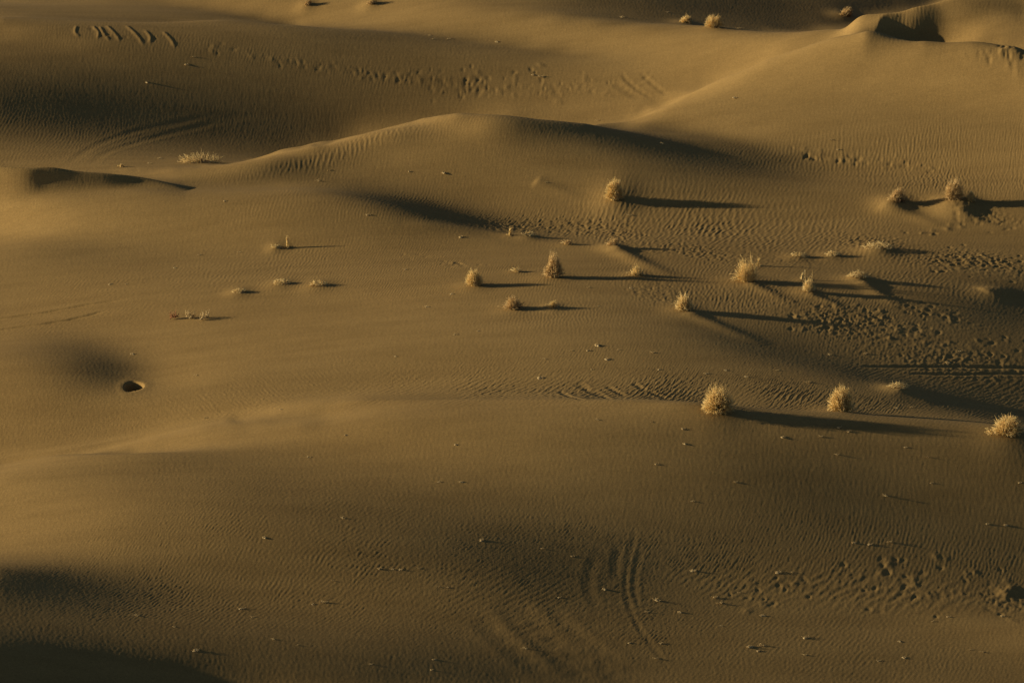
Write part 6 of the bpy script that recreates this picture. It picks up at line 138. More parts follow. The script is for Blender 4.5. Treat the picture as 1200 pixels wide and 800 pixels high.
[1613,-1615,0,0,1,-1,1,0,0,0,1,-1,1,-1,1,0,0,-1,1,0,0,0,0,-1,1,0,-1,1,0,-1,0,0,0,0,-3,1,0,0,-1,1,0,1,-1,1,-1,1,0,0,0,0,0,0,-1,1,-1,0,-1,0,0,-1,0,-1,1,-2,1,0,0,-1,0,0,0,-2,-1,0,1,2,4,6,4,3,2,4,5,7,4,1,-2,-3,-3,-2,0,-2,2,-1,1,-1,1,-1,-1,0,-1,1,-1,1,-1,0,0,0,0,0,-1,-1,-1,0,-2,-1,-1,-1,-1,-3,0,-3,-1,-1,-1,-1,0,-1,0,-1,0,-2,0,-1,-1,0,-2,-1,-1,0,-2,0,0,-1,-1,1,-1,-1,1,-1,0,-1,0,0,0,-1,-1,1,-1,0,-1,1,0,-1,1,0,-1,0,0,0,-1,1,0,-1,1,-1,0,1,-1,2,-1,2,0,0,-1,0,-1,-1,0,-2,0,0,5,4,5,3,3,4,3,4,2,4,2,4,2,4,3,2,3,3,1,3,1,2,1,2,0,2,0,1,1,0,0,0,1,-1,0,0,-1,0,-2,0,-3,-1,-2,-3,-3,-3,-5,-4,-4,-3,-2,-2,0,-1,-1,-1,0,0,-1,-1,1,-1,-1,0],
[1536,-1538,0,1,0,-1,1,0,0,1,-1,0,1,-1,1,-1,1,0,0,-1,1,-1,1,-1,1,-1,0,1,-1,0,0,0,-1,1,-2,0,1,0,-1,1,0,0,0,0,1,-1,1,-1,1,0,0,0,0,-1,0,-1,0,0,-1,0,0,-1,0,-1,0,0,-1,-1,1,1,2,4,5,3,4,3,3,5,4,3,1,-1,-3,-2,-4,-1,0,1,0,-2,1,-1,0,-1,1,0,-1,1,-1,0,1,-1,0,0,0,0,-1,1,0,-1,0,-1,-1,0,-1,-2,0,-2,-1,-2,-1,-2,-1,-1,-1,0,-2,1,-1,-1,0,-1,-1,-1,0,-2,0,-1,-1,-1,-1,0,-1,0,-1,0,0,0,-1,1,-2,1,-1,0,-1,1,-1,-1,1,-1,0,0,0,0,0,0,0,-1,1,0,0,-1,1,-1,0,0,0,0,1,0,0,0,0,1,-1,0,-1,0,-1,-2,1,-2,2,3,2,3,3,3,3,3,4,3,5,4,4,5,3,5,2,3,3,2,2,1,2,1,0,1,1,0,1,-1,1,-1,1,-1,0,0,-1,0,-2,0,-2,-1,-3,-1,-3,-3,-3,-4,-4,-4,-1,-3,-1,-1,-1,0,-1,-1,0,0,-1,0,0,-1],
[1443,-1444,0,0,0,0,0,0,0,0,1,-1,0,1,-1,1,-1,1,-1,1,-1,1,-1,1,-1,1,-1,0,0,0,0,-1,1,-1,1,-1,1,0,-1,1,1,-1,1,0,0,0,0,1,-1,1,-1,0,0,0,0,-1,0,-1,0,0,-1,0,0,0,2,2,2,2,3,2,2,1,6,4,5,1,0,-3,-2,-3,-1,-1,0,0,-1,0,0,0,-1,0,0,0,0,0,0,-1,1,-1,1,-1,0,1,-1,0,1,-1,0,0,0,0,-1,0,-1,-1,-1,0,-2,-1,-1,-1,-3,0,-2,-1,-1,0,-1,0,-1,0,-1,0,-1,-1,-1,-1,0,-2,0,-1,-1,0,-1,-1,1,-1,0,0,-1,1,-1,-1,1,-1,-1,1,-1,0,0,-1,1,-1,1,-1,1,-1,0,1,-1,1,-1,0,0,1,-1,0,0,1,0,0,1,-1,0,0,1,-1,-1,-1,-1,-1,0,-1,0,1,0,1,2,2,2,3,3,2,6,6,7,5,6,5,5,3,3,3,1,3,0,1,1,0,1,-1,1,0,-1,1,-1,0,-1,0,0,-1,-1,-2,0,-2,-1,-2,-3,-2,-3,-3,-3,-5,-2,-2,-1,-2,0,-1,-1,0,-1,-1,1,-1,-1,0],
[1342,-1343,1,-1,0,1,-1,1,-1,0,1,-1,1,0,-1,1,-1,1,0,-1,1,0,0,-1,1,-1,1,-1,0,0,0,0,0,1,-1,0,0,2,1,-1,2,-1,0,0,0,2,-1,1,-1,1,0,1,-1,0,-2,-1,-1,0,-1,1,1,0,2,2,2,5,3,3,5,3,-1,-3,-1,0,-1,1,-2,1,-2,0,0,-1,0,-1,0,1,-2,1,0,0,-1,1,-1,1,-1,0,1,-1,0,0,0,0,0,1,-1,0,0,0,0,0,-1,0,-1,-1,0,-2,0,-2,-1,-1,-2,-1,-1,-1,-1,-1,0,-1,0,0,-1,-1,0,-2,0,0,-2,-1,0,-1,-1,0,-1,0,-1,1,-1,0,0,-1,0,0,0,-1,0,0,0,-1,0,0,0,0,0,0,0,0,0,0,0,0,0,0,0,0,0,0,0,1,-1,1,0,1,0,0,-1,1,-2,0,-1,-2,0,0,-1,0,0,-1,-1,2,0,3,1,0,3,3,11,10,8,8,5,5,3,4,2,1,1,1,0,1,0,1,-1,0,0,-1,1,-2,1,-1,-1,-1,0,-2,0,-2,-2,-1,-2,-3,-2,-3,-3,-4,-3,-1,-2,-2,0,0,-2,0,-1,0,-1,0,0,-1],
[1240,-1240,0,0,0,0,0,0,0,0,0,0,0,0,0,1,-1,0,0,1,-1,0,1,-1,0,0,0,0,0,0,0,-1,1,1,3,1,0,1,-2,0,0,0,0,0,0,1,1,-1,1,1,0,1,0,-1,-2,-1,-1,0,1,2,1,2,2,2,1,3,1,1,0,2,0,0,-1,1,-2,0,-2,0,0,-1,0,0,-1,0,0,0,0,0,0,-1,1,-1,1,-1,1,-1,0,1,-1,1,-1,0,1,-1,0,1,-1,0,1,-1,-1,1,-2,0,-1,-1,-1,-1,-1,-2,-1,-1,-2,0,-2,1,-2,0,0,0,-1,-1,-1,0,-1,-1,0,-2,0,-1,0,-1,-1,0,0,-1,1,-1,0,0,-1,1,-1,-1,1,-1,0,0,0,-1,0,1,-1,1,-1,1,-1,1,0,-1,1,-1,1,0,-1,1,0,0,0,1,-1,2,-1,1,-1,0,-1,-1,0,-1,-1,0,0,-1,0,0,-1,0,-1,2,0,0,-3,1,5,11,13,11,9,5,5,3,3,1,1,1,1,0,0,1,1,-1,0,0,-1,1,-2,0,-1,0,-2,0,-2,-1,-2,-1,-3,-1,-3,-3,-2,-4,-3,-1,-2,0,-2,-1,0,-1,-1,0,0,-1,-1,1],
[1146,-1145,0,0,1,-1,0,0,0,0,0,0,0,0,0,0,0,0,0,0,1,-1,1,-1,1,0,0,0,0,0,0,1,0,1,3,2,1,-1,-2,0,-1,0,0,1,0,0,0,0,1,-1,1,-1,0,0,-1,1,-1,0,2,1,1,2,1,1,2,1,0,1,0,0,1,1,-1,-1,1,-2,0,-1,0,0,-1,0,-1,1,-1,0,0,0,0,0,0,0,0,0,0,-1,1,0,0,0,-1,1,0,0,0,0,-1,1,0,0,-1,0,-1,-1,0,-1,-1,-2,0,-2,-1,-1,-2,-1,0,-1,0,-1,0,-1,0,-1,0,-1,-1,-1,0,-2,0,0,-2,1,-2,0,0,0,0,0,-1,0,0,0,-1,0,0,0,-1,1,-1,0,-1,1,0,0,0,0,1,-1,0,0,0,0,0,1,-1,0,0,1,0,0,0,1,0,0,0,-1,0,-1,-1,0,-1,-1,0,0,0,0,0,-1,1,-1,0,-1,0,0,-1,4,11,14,12,8,4,4,2,2,0,2,2,1,1,0,2,0,0,0,-1,1,-1,-1,-1,0,-2,-1,-1,-2,-1,-1,-3,-1,-3,-3,-2,-3,-3,-1,-1,-2,-1,0,-1,-1,-1,1,-2,0,0,0],
[1070,-1067,-1,1,-1,1,-1,0,0,0,0,0,0,1,-1,0,0,1,-1,1,0,0,0,1,0,0,0,1,0,0,1,1,1,-1,1,0,0,0,0,0,1,-1,0,1,-1,0,0,0,1,-1,-1,1,0,-1,0,0,0,0,1,1,2,0,2,1,1,1,0,1,1,-1,1,1,-1,0,-1,0,-1,0,-1,0,-1,1,-1,0,0,-1,1,0,-1,1,-1,0,1,-1,1,-1,0,1,-1,0,1,-1,1,-1,1,-1,1,-1,1,-1,0,0,-2,1,-2,0,-2,0,-2,-1,-1,-1,-2,-1,0,-1,0,-1,0,-1,0,0,-2,0,0,-2,0,-1,-1,-1,0,0,-1,-1,1,-1,0,0,-1,1,-1,0,0,0,-1,0,0,-1,1,-1,1,-1,1,-1,1,-1,1,-1,1,0,-1,1,0,-1,1,0,0,0,0,1,0,0,0,1,-1,0,-1,0,-1,-1,0,-1,0,0,-1,1,-1,1,-1,0,0,-1,1,-1,1,1,3,12,20,6,3,2,0,2,0,3,4,2,1,2,1,2,0,0,1,-1,0,-2,1,-2,-1,-2,0,-2,-2,-1,-2,-2,-2,-3,-2,-3,-1,-3,-1,0,-2,0,-1,-1,0,-1,0,0,-1,-1],
[1019,-1015,-1,1,-1,1,-1,0,0,0,0,1,-1,0,1,-1,1,0,0,0,0,1,0,0,1,0,0,1,0,0,1,0,0,1,-1,1,-1,1,-1,1,0,0,-1,1,0,-1,1,-1,1,-1,0,0,0,-1,0,0,0,-1,2,0,2,1,1,1,2,-1,2,0,1,0,0,1,-1,1,-2,1,-2,0,0,-1,1,-2,1,-1,1,-1,0,0,1,-1,0,0,0,0,0,0,0,0,0,0,0,0,0,0,1,-1,0,0,1,-1,-1,1,-2,0,-1,0,-2,0,-2,-1,-1,-2,0,-2,0,-1,0,-1,0,-1,0,0,-1,-1,-1,0,-1,-1,0,-2,0,0,-1,0,0,-1,1,-1,0,0,-1,1,-1,0,-1,1,-1,0,0,0,0,0,-1,1,0,0,0,0,1,-1,0,0,0,0,1,-1,0,1,0,0,0,1,0,0,0,-1,0,-1,0,-1,-1,0,-1,1,-1,1,-1,0,0,0,0,0,-1,1,-1,2,2,8,24,6,0,1,-1,1,0,2,3,1,3,1,4,3,0,2,0,0,-1,0,-1,-1,-1,-2,0,-3,0,-2,-2,-2,-1,-3,-2,-3,-1,-2,-1,0,-2,0,-1,0,-1,0,-1,-1,1,-1],
[991,-987,0,0,0,0,0,0,0,0,0,0,0,1,-1,1,-1,1,0,1,-1,1,0,0,1,0,0,1,-1,2,-1,1,-1,1,0,-1,1,0,0,-1,1,0,-1,1,0,-1,0,1,-1,0,0,0,-1,0,0,-1,0,0,1,1,1,2,0,2,0,1,1,1,0,0,1,0,0,-1,1,-2,1,-2,0,0,0,-1,0,1,-2,1,0,0,0,-1,1,0,-1,1,0,-1,1,0,0,-1,1,0,0,0,-1,1,0,0,0,0,0,-1,-1,0,-1,-1,0,-2,-1,-1,-1,-2,-1,0,-1,-1,0,-1,0,0,-1,-1,0,0,-2,0,-1,-1,0,-1,-1,0,0,-1,0,0,-1,1,-1,0,0,0,-1,0,0,0,0,-1,1,-1,0,0,1,-1,0,1,-1,1,-1,1,-1,1,0,-1,1,0,0,0,0,1,0,0,0,1,-1,0,-1,0,-1,0,-2,1,-1,0,0,0,0,0,0,-1,1,-1,0,0,0,1,3,7,24,5,0,1,0,0,1,0,0,1,1,1,4,1,4,1,2,-1,1,-2,1,-2,0,-1,-2,-1,-1,-1,-2,-1,-3,-1,-3,-1,-2,-1,-1,0,-1,-1,0,-1,-1,0,0,-1,-1,1],
[978,-973,-1,1,-1,1,-1,1,-1,1,-1,1,0,0,0,0,0,1,0,-1,2,-1,0,1,0,1,-1,1,0,0,1,0,-1,1,0,-1,1,-1,1,-1,1,-1,0,1,-1,0,0,0,0,-1,1,-1,0,0,-1,0,-1,1,1,0,2,0,2,1,1,1,0,1,0,1,0,0,1,-1,0,-1,0,-1,0,-1,0,0,0,-1,1,0,-1,0,1,-1,0,1,-1,0,1,-1,0,1,-1,0,1,-1,1,0,-1,1,0,-1,1,0,-1,0,-1,0,-2,1,-2,-1,-1,-1,-1,-2,-1,0,-2,1,-2,1,-1,-1,1,-2,0,0,-1,-2,1,-2,0,-1,0,-1,0,-1,0,0,0,0,-1,1,-1,0,0,-1,1,-1,0,0,-1,1,-1,1,0,-1,1,0,0,0,-1,1,0,0,0,0,1,-1,0,0,1,0,1,-1,1,0,0,-1,0,-1,0,-1,-1,0,0,-1,1,-1,1,-1,0,0,0,0,-1,1,-1,2,2,8,22,6,0,0,1,0,0,1,0,1,0,1,0,1,3,0,2,0,-1,1,0,0,0,-1,-1,-1,-1,-2,0,-2,-1,-3,0,-2,0,-2,-1,0,0,-2,0,0,-1,-1,0,-1,0,0],
[976,-972,1,0,0,-1,1,0,0,0,0,0,0,0,0,1,-1,1,0,0,0,1,-1,1,0,1,-1,1,0,1,-1,1,-1,0,1,-1,0,0,0,0,0,0,0,0,0,0,-1,1,-1,0,0,0,-1,1,-2,1,-1,1,0,1,1,1,1,2,0,1,1,0,1,0,1,0,-1,1,-1,0,-1,0,-1,0,0,-1,1,-1,0,0,0,0,0,0,0,0,0,0,0,0,0,0,0,0,0,1,-1,0,0,1,-1,1,-1,1,-1,-1,0,0,-2,0,-1,-1,-1,-1,-1,-2,-1,-1,0,-1,0,0,-1,-1,1,-2,1,-2,0,-1,-1,0,-1,-1,0,-1,0,0,-1,0,0,0,0,0,-1,1,-1,-1,1,-1,1,-1,0,0,0,0,-1,2,-1,0,0,0,0,1,-1,0,1,-1,1,-1,1,0,0,0,1,0,0,0,0,0,-1,0,-2,1,-2,1,-1,0,0,0,-1,1,-1,1,-1,0,0,0,0,1,3,7,22,5,1,0,0,1,0,1,0,0,1,1,0,0,0,1,0,0,-1,1,0,0,1,-2,0,-1,0,-2,0,-2,0,-2,0,-1,-1,0,-2,1,-2,0,-1,-1,0,0,-1,-1,0,0],
[978,-973,0,0,0,0,-1,1,0,0,0,0,0,1,-1,0,1,0,0,0,0,0,1,0,0,0,1,0,0,0,0,0,0,0,0,0,-1,1,0,-1,1,0,-1,1,-1,0,0,0,0,0,0,-1,0,0,-1,0,0,0,1,0,2,1,1,0,2,1,0,1,0,1,0,0,1,-1,-1,1,-2,1,-2,1,-1,0,0,0,0,0,-1,1,-1,1,0,-1,1,-1,1,0,-1,1,0,0,0,-1,1,0,0,1,-1,0,0,0,0,-1,0,-1,0,-2,0,-1,-1,-1,-2,-1,0,-2,0,-1,0,-1,0,0,-1,0,-1,0,-1,-1,-1,0,-1,-1,0,0,-1,0,-1,0,1,-1,0,0,0,-1,0,0,0,0,-1,1,-1,0,0,0,1,-1,0,1,-1,1,-1,1,-1,1,0,-1,1,0,0,0,0,1,0,0,1,-1,1,-1,-1,0,-1,-1,0,0,-1,1,-1,0,0,0,-1,1,-1,1,-1,0,1,0,3,8,20,5,1,1,0,0,1,0,1,-1,1,1,0,0,0,0,0,0,0,-1,0,1,-1,-1,0,0,-1,-1,-1,0,-1,0,-2,1,-2,0,0,-2,1,-2,0,0,-1,-1,0,0,-1,0],
[982,-977,0,0,0,0,0,-1,1,0,0,0,0,0,1,-1,1,-1,1,0,0,1,-1,1,0,0,1,-1,1,0,0,-1,1,-1,1,-1,0,1,-1,0,0,1,-1,0,0,-1,1,0,-1,1,-1,0,-1,1,-1,0,-1,1,0,1,2,0,1,2,0,1,1,0,1,0,1,-1,1,0,-1,0,-1,0,-1,1,-2,1,0,-1,1,-1,0,0,1,-1,0,0,1,-1,0,0,1,-1,1,-1,1,-1,1,-1,1,0,0,0,0,-1,1,-1,0,-2,1,-2,0,-1,-2,0,-2,0,-2,-1,0,-1,-1,1,-1,0,-1,0,-1,0,-1,-1,-1,0,-1,0,-1,-1,1,-1,-1,1,-1,1,-1,0,0,-1,1,-1,0,0,0,-1,1,-1,0,1,-1,1,-1,1,0,-1,1,0,0,0,0,0,0,0,0,0,1,0,0,0,1,0,-1,0,0,-2,1,-2,1,-2,1,0,-1,0,0,0,0,0,0,-1,0,1,-1,2,2,8,19,6,0,2,-1,1,0,0,0,1,1,-1,1,0,1,-1,0,0,-1,0,1,-2,1,-1,0,0,-2,0,0,-1,-1,-1,1,-2,0,0,-1,-1,0,-1,0,-1,0,0,-1,-1,0,0],
[986,-981,-1,1,0,0,0,-1,1,0,0,0,0,0,0,0,1,-1,1,0,0,0,1,-1,1,0,1,-1,1,-1,1,-1,0,0,0,0,0,0,0,0,-1,1,0,-1,1,-1,1,-1,0,0,0,0,-1,0,0,-1,0,1,0,1,0,2,1,1,1,1,0,1,0,1,0,0,1,-1,-1,1,-1,-1,0,0,-1,1,-1,0,0,0,0,0,-1,1,0,0,0,0,0,0,0,0,0,0,0,1,-1,0,1,-1,1,-1,1,0,-1,0,-1,0,-1,-1,0,-2,0,-2,-1,-1,-1,0,-2,0,0,-1,0,0,-1,0,-1,0,-1,-1,0,-1,-1,0,-1,-1,1,-1,0,-1,1,-1,1,-1,0,0,-1,1,-1,0,0,0,-1,1,-1,1,0,-1,1,0,0,0,0,0,0,0,0,0,0,0,1,-1,1,0,0,1,0,-1,1,-1,0,-1,-1,0,-1,0,0,0,-1,1,-1,0,0,0,-1,1,-1,1,0,0,4,6,20,5,1,0,1,0,0,1,0,0,0,1,1,-1,1,-1,1,-1,0,-1,1,-1,0,0,-1,0,0,-2,1,-2,0,-1,0,-1,0,-1,0,-1,-1,1,-2,1,-2,1,-1,-1,0,0],
[987,-982,0,0,-1,1,0,0,-1,1,0,0,0,0,0,0,0,1,-1,1,0,0,1,-1,1,0,0,0,1,-1,0,0,0,-1,1,0,-1,1,-1,1,-1,1,-1,0,0,0,0,0,0,0,-1,1,-1,-1,1,-1,0,0,1,0,1,2,1,0,2,0,1,0,1,0,1,0,-1,1,-1,0,0,-1,-1,1,-1,0,0,-1,1,0,-1,1,-1,1,-1,1,-1,1,-1,1,0,-1,1,0,0,0,0,0,0,0,1,-1,0,0,0,0,-1,-1,0,-1,0,-2,-1,0,-2,-1,-1,-1,-1,0,0,-1,0,0,-1,0,-1,0,-1,-1,0,-1,-1,0,-1,0,-1,0,0,0,0,-1,1,-1,0,0,0,-1,1,-1,0,0,0,-1,1,0,0,0,0,-1,2,-1,0,0,0,0,0,1,-1,0,1,-1,1,1,-1,1,0,-1,1,-1,0,-1,0,-1,-1,0,0,0,-1,1,-1,0,0,0,0,0,-1,1,-1,2,3,6,19,5,2,-1,2,-1,1,0,0,1,0,1,0,0,0,0,0,-1,1,-1,0,0,0,0,-1,0,-1,0,-1,-1,0,-1,0,-1,0,-1,-1,0,0,-1,-1,1,-2,1,-1,-1,0,0],
[987,-982,-1,1,0,-1,1,0,-1,1,0,0,-1,1,0,1,-1,0,1,0,-1,2,-1,0,1,0,0,0,0,0,0,-1,1,-1,0,1,-1,0,0,1,-1,0,0,0,0,-1,1,0,-1,1,-1,0,-1,1,-1,0,0,-1,2,0,1,1,1,2,0,0,2,0,0,1,0,0,1,-1,0,0,-1,-1,0,0,0,0,-1,0,1,-1,0,0,0,1,-1,0,0,0,1,-1,0,1,-1,1,-1,1,0,-1,1,0,0,0,0,0,0,-1,0,-1,0,-1,-1,-1,-1,-1,-1,-1,-1,-1,-1,0,0,-1,0,0,-1,0,-1,0,-2,1,-2,0,0,-2,1,-1,-1,0,0,0,0,0,-1,1,-1,0,0,-1,1,-1,0,0,0,0,0,0,0,0,0,0,0,0,1,-1,0,0,1,-1,1,-1,1,-1,1,1,-1,1,0,0,0,-1,0,-1,0,-1,-1,1,-1,-1,1,0,-1,0,1,-1,-1,1,0,-1,1,1,3,6,19,4,2,0,1,0,1,0,0,0,1,0,1,-1,1,0,-1,1,-1,0,0,-1,1,-1,0,0,-1,0,-1,-1,0,-1,0,-1,0,-1,-1,0,0,-1,-1,1,-2,1,-1,-1,1,-1],
[984,-979,0,0,-1,1,-1,1,0,-1,1,0,0,0,0,0,0,0,1,-1,1,0,1,-1,1,0,-1,1,0,-1,1,-1,0,1,-1,0,0,-1,1,0,0,0,0,-1,1,-1,1,-1,0,0,0,0,-1,1,-1,-1,1,-1,1,1,1,1,0,2,1,0,1,1,0,0,1,0,0,0,-1,0,0,-1,0,0,-1,0,0,0,0,0,0,0,-1,1,0,0,0,0,0,0,0,0,0,0,0,1,-1,1,-1,1,-1,1,0,0,-1,0,-1,0,0,-1,-2,0,0,-3,0,-1,-1,-1,-1,0,-1,1,-1,-1,0,0,-1,0,-1,-1,0,-1,-1,0,-1,0,0,-1,0,0,0,-1,1,0,-1,0,0,0,-1,1,-1,0,0,0,0,0,0,0,0,1,-1,0,1,-1,0,1,-1,1,-1,1,-1,1,0,1,-1,1,0,0,0,0,-2,1,-2,1,-2,1,-1,0,-1,1,0,-1,1,-1,0,0,0,0,0,1,2,8,17,5,2,0,1,0,0,1,0,0,0,1,0,1,-1,1,-1,0,0,-1,1,-1,0,0,0,-1,0,0,-1,0,-2,1,-2,0,0,-1,-1,1,-2,0,0,-1,0,-1,0,0,-1,0],
[980,-975,0,0,-1,1,-1,1,0,-1,1,0,-1,1,0,0,1,-1,0,1,0,0,0,1,-1,1,0,-1,1,-1,0,0,0,0,0,-1,1,0,-1,1,0,-1,1,-1,0,1,-1,0,0,0,-1,1,-1,0,-1,1,-1,0,1,1,0,1,2,0,2,0,0,1,1,0,0,1,-1,1,-1,0,-1,0,-1,1,-1,-1,1,0,-1,1,-1,1,-1,1,-1,1,-1,1,-1,1,0,0,-1,1,0,0,0,1,-1,0,1,-1,0,1,-1,0,-1,0,-1,-1,0,-1,-1,-1,-2,0,-2,0,0,-2,1,-1,0,-1,0,0,-1,0,-1,-1,0,-1,-1,0,-1,0,0,-1,0,0,0,0,0,-1,1,-1,0,0,-1,1,-1,1,-1,0,0,0,0,0,1,-1,0,1,-1,1,-1,1,-1,1,-1,1,0,0,0,0,1,0,0,0,0,-1,0,-1,0,-1,0,-1,0,0,0,0,0,-1,1,-1,0,1,-1,0,1,1,2,7,18,5,1,0,1,0,0,0,0,1,0,1,-1,1,0,0,0,-1,1,-1,0,0,0,-1,0,1,-1,-1,0,-1,0,-1,0,-1,0,-1,-1,0,0,-1,-1,1,-2,1,-1,0,-1,0],
[975,-970,0,-1,1,-1,1,0,-1,1,0,-1,1,0,0,0,0,1,-1,1,0,0,0,0,1,-1,1,-1,0,0,0,0,0,-1,1,-1,1,-1,1,-1,0,1,-1,0,0,0,0,0,-1,1,-1,1,-1,-1,1,-1,0,0,0,1,2,0,1,1,1,0,2,-1,2,-1,1,0,1,-1,-1,1,-1,-1,0,0,0,-1,1,-1,0,0,0,1,-1,0,0,0,0,1,-1,0,1,-1,1,-1,1,0,0,-1,1,0,1,-1,0,0,0,-1,0,0,-1,-1,0,-2,0,-1,-2,0,-2,0,-1,0,-1,0,0,-1,0,0,-1,0,-1,-1,-1,0,0,-1,-1,0,0,-1,0,0,0,0,0,0,-1,0,1,-2,1,0,-1,1,-1,0,0,0,1,-1,0,1,-1,1,-1,1,-1,1,0,-1,1,0,-1,1,1,-1,1,0,0,0,0,-1,0,-1,0,-1,0,-1,0,0,0,0,0,-1,0,0,0,0,0,0,1,1,6,12,11,3,0,1,-1,1,0,1,0,0,0,1,0,0,1,-1,0,1,-1,-1,1,-1,1,-1,0,-1,1,-1,0,-1,0,-1,0,-1,-1,0,0,-1,-1,0,0,-1,0,-1,0,0,-1,0],
[969,-964,-1,1,0,-1,1,-1,1,0,-1,1,0,0,0,0,0,1,-1,1,0,0,0,0,1,-1,0,0,0,0,0,-1,1,-1,0,1,-1,0,0,0,0,0,0,0,0,0,0,-1,1,-1,0,0,0,-1,0,0,0,0,0,1,1,1,0,2,1,0,1,0,1,0,1,-1,1,0,-1,0,0,-1,0,-1,1,-1,0,0,0,-1,1,0,0,0,0,0,-1,1,0,0,1,-1,0,0,1,-1,1,-1,1,0,-1,1,0,0,0,-1,0,-1,0,-1,-1,-1,0,-2,0,-2,0,-2,0,0,-1,0,0,-1,0,0,-1,-1,0,0,-2,0,0,-1,-1,0,0,-1,0,1,-1,0,-1,1,0,-1,0,0,0,0,-1,1,-1,0,1,-1,0,1,-1,1,-1,1,-1,1,0,-1,1,0,-1,1,0,0,0,1,0,0,0,0,0,-1,0,-1,0,-1,0,-1,0,0,0,0,-1,1,-1,-1,1,0,-1,1,0,3,7,19,5,0,0,-1,1,1,-1,1,0,0,1,0,1,0,0,-1,1,0,-1,1,-1,0,-1,1,0,-1,0,0,0,-1,0,-1,-1,0,0,-2,1,-1,-1,0,0,-1,0,-1,0,0,-1,0],
[962,-957,0,-1,1,0,-1,1,-1,1,0,-1,1,0,0,0,1,-1,0,1,0,0,0,1,-1,0,0,0,-1,1,0,-1,0,0,0,0,0,0,0,0,0,0,-1,1,0,-1,1,-1,0,0,0,0,-1,0,0,0,-1,1,0,1,0,2,0,2,0,1,0,1,1,0,0,0,1,-1,0,-1,1,-2,1,-1,0,0,0,-1,1,-1,1,-1,1,0,-1,1,-1,1,0,-1,1,0,0,0,0,0,0,1,-1,1,-1,1,-1,1,-1,0,0,-1,-1,0,-1,0,-2,-1,0,-2,-1,0,-1,-1,0,0,0,-1,0,0,-1,-1,0,0,-2,0,0,-1,-1,0,0,-1,1,-1,0,0,0,0,-1,1,-1,0,0,0,-1,1,-1,1,-1,1,-1,0,1,0,-1,1,0,-1,1,0,0,-1,1,0,0,0,1,-1,1,0,0,0,0,0,-1,-1,0,-1,0,-1,0,0,0,0,-1,1,-1,0,0,0,-1,1,2,2,7,18,5,1,-1,-1,1,0,0,1,-1,2,-1,1,0,0,0,1,-1,0,0,0,0,-1,1,-1,0,0,0,0,-1,0,0,-1,-1,0,-1,0,-1,0,0,-1,-1,0,0,-1,0,0,-1,1],
[955,-950,-1,1,0,-1,1,0,-1,1,0,-1,1,0,0,0,0,1,-1,1,0,0,0,0,0,0,0,0,-1,1,-1,0,0,0,0,-1,1,0,0,-1,1,-1,1,-1,1,-1,0,0,0,0,0,-1,0,0,0,-1,1,-1,1,0,1,2,0,1,1,0,2,-1,1,1,0,0,0,0,-1,0,0,0,-1,0,0,-1,0,1,-1,0,0,1,-1,0,0,1,-1,0,1,-1,1,-1,1,0,-1,1,0,0,0,1,-1,0,1,-1,0,0,-1,0,-1,0,-1,-1,-1,-1,0,-2,-1,-1,0,0,-1,0,-1,1,-1,-1,0,-1,0,0,-2,0,0,-1,-1,0,0,0,-1,0,1,-1,0,-1,1,0,-1,0,0,0,0,0,-1,1,-1,1,-1,1,-1,1,0,0,-1,1,0,0,0,0,0,0,0,0,0,1,0,0,0,1,-1,-1,0,0,-1,-1,0,-1,1,-1,0,0,-1,1,-1,1,-1,0,0,1,0,4,6,18,5,0,0,-1,1,0,0,0,0,1,0,1,-1,1,0,0,0,0,0,-1,0,1,-1,-1,1,0,-1,1,-1,0,-1,0,-1,0,-1,0,-1,0,0,-1,-1,0,0,-1,0,0,-1,0],
[947,-942,0,-1,1,0,-1,1,0,-1,1,0,0,0,0,0,0,0,1,0,0,0,0,0,-1,1,0,-1,0,0,0,0,0,0,0,-1,1,-1,1,-1,0,1,-1,0,0,0,0,0,0,-1,1,-1,0,0,-1,0,1,-1,0,1,1,1,1,1,1,0,1,0,1,0,0,1,-1,1,-1,0,0,-1,0,-1,1,-1,0,0,0,0,0,0,0,0,0,0,0,0,0,0,0,1,-1,0,1,-1,1,0,0,0,0,0,0,0,0,0,-1,-1,0,0,-1,-1,-1,-1,-1,-1,-1,-1,0,-1,0,0,0,-1,0,-1,0,0,-1,-1,0,-1,-1,0,0,-1,0,-1,1,-1,0,1,-1,0,-1,1,0,-1,0,0,0,0,-1,1,-1,1,0,-1,1,0,0,0,0,0,0,0,0,0,0,0,0,0,1,0,0,0,0,1,-1,0,-1,-1,0,0,-1,0,-1,1,-1,0,0,0,-1,1,-1,1,-1,1,0,4,6,18,4,1,-1,1,-1,0,1,0,0,1,0,0,0,1,-1,1,0,-1,0,0,0,0,0,-1,1,-1,0,0,0,0,-1,0,-1,0,-1,0,-1,0,-1,0,-1,1,-2,1,-1,-1,1,-1],
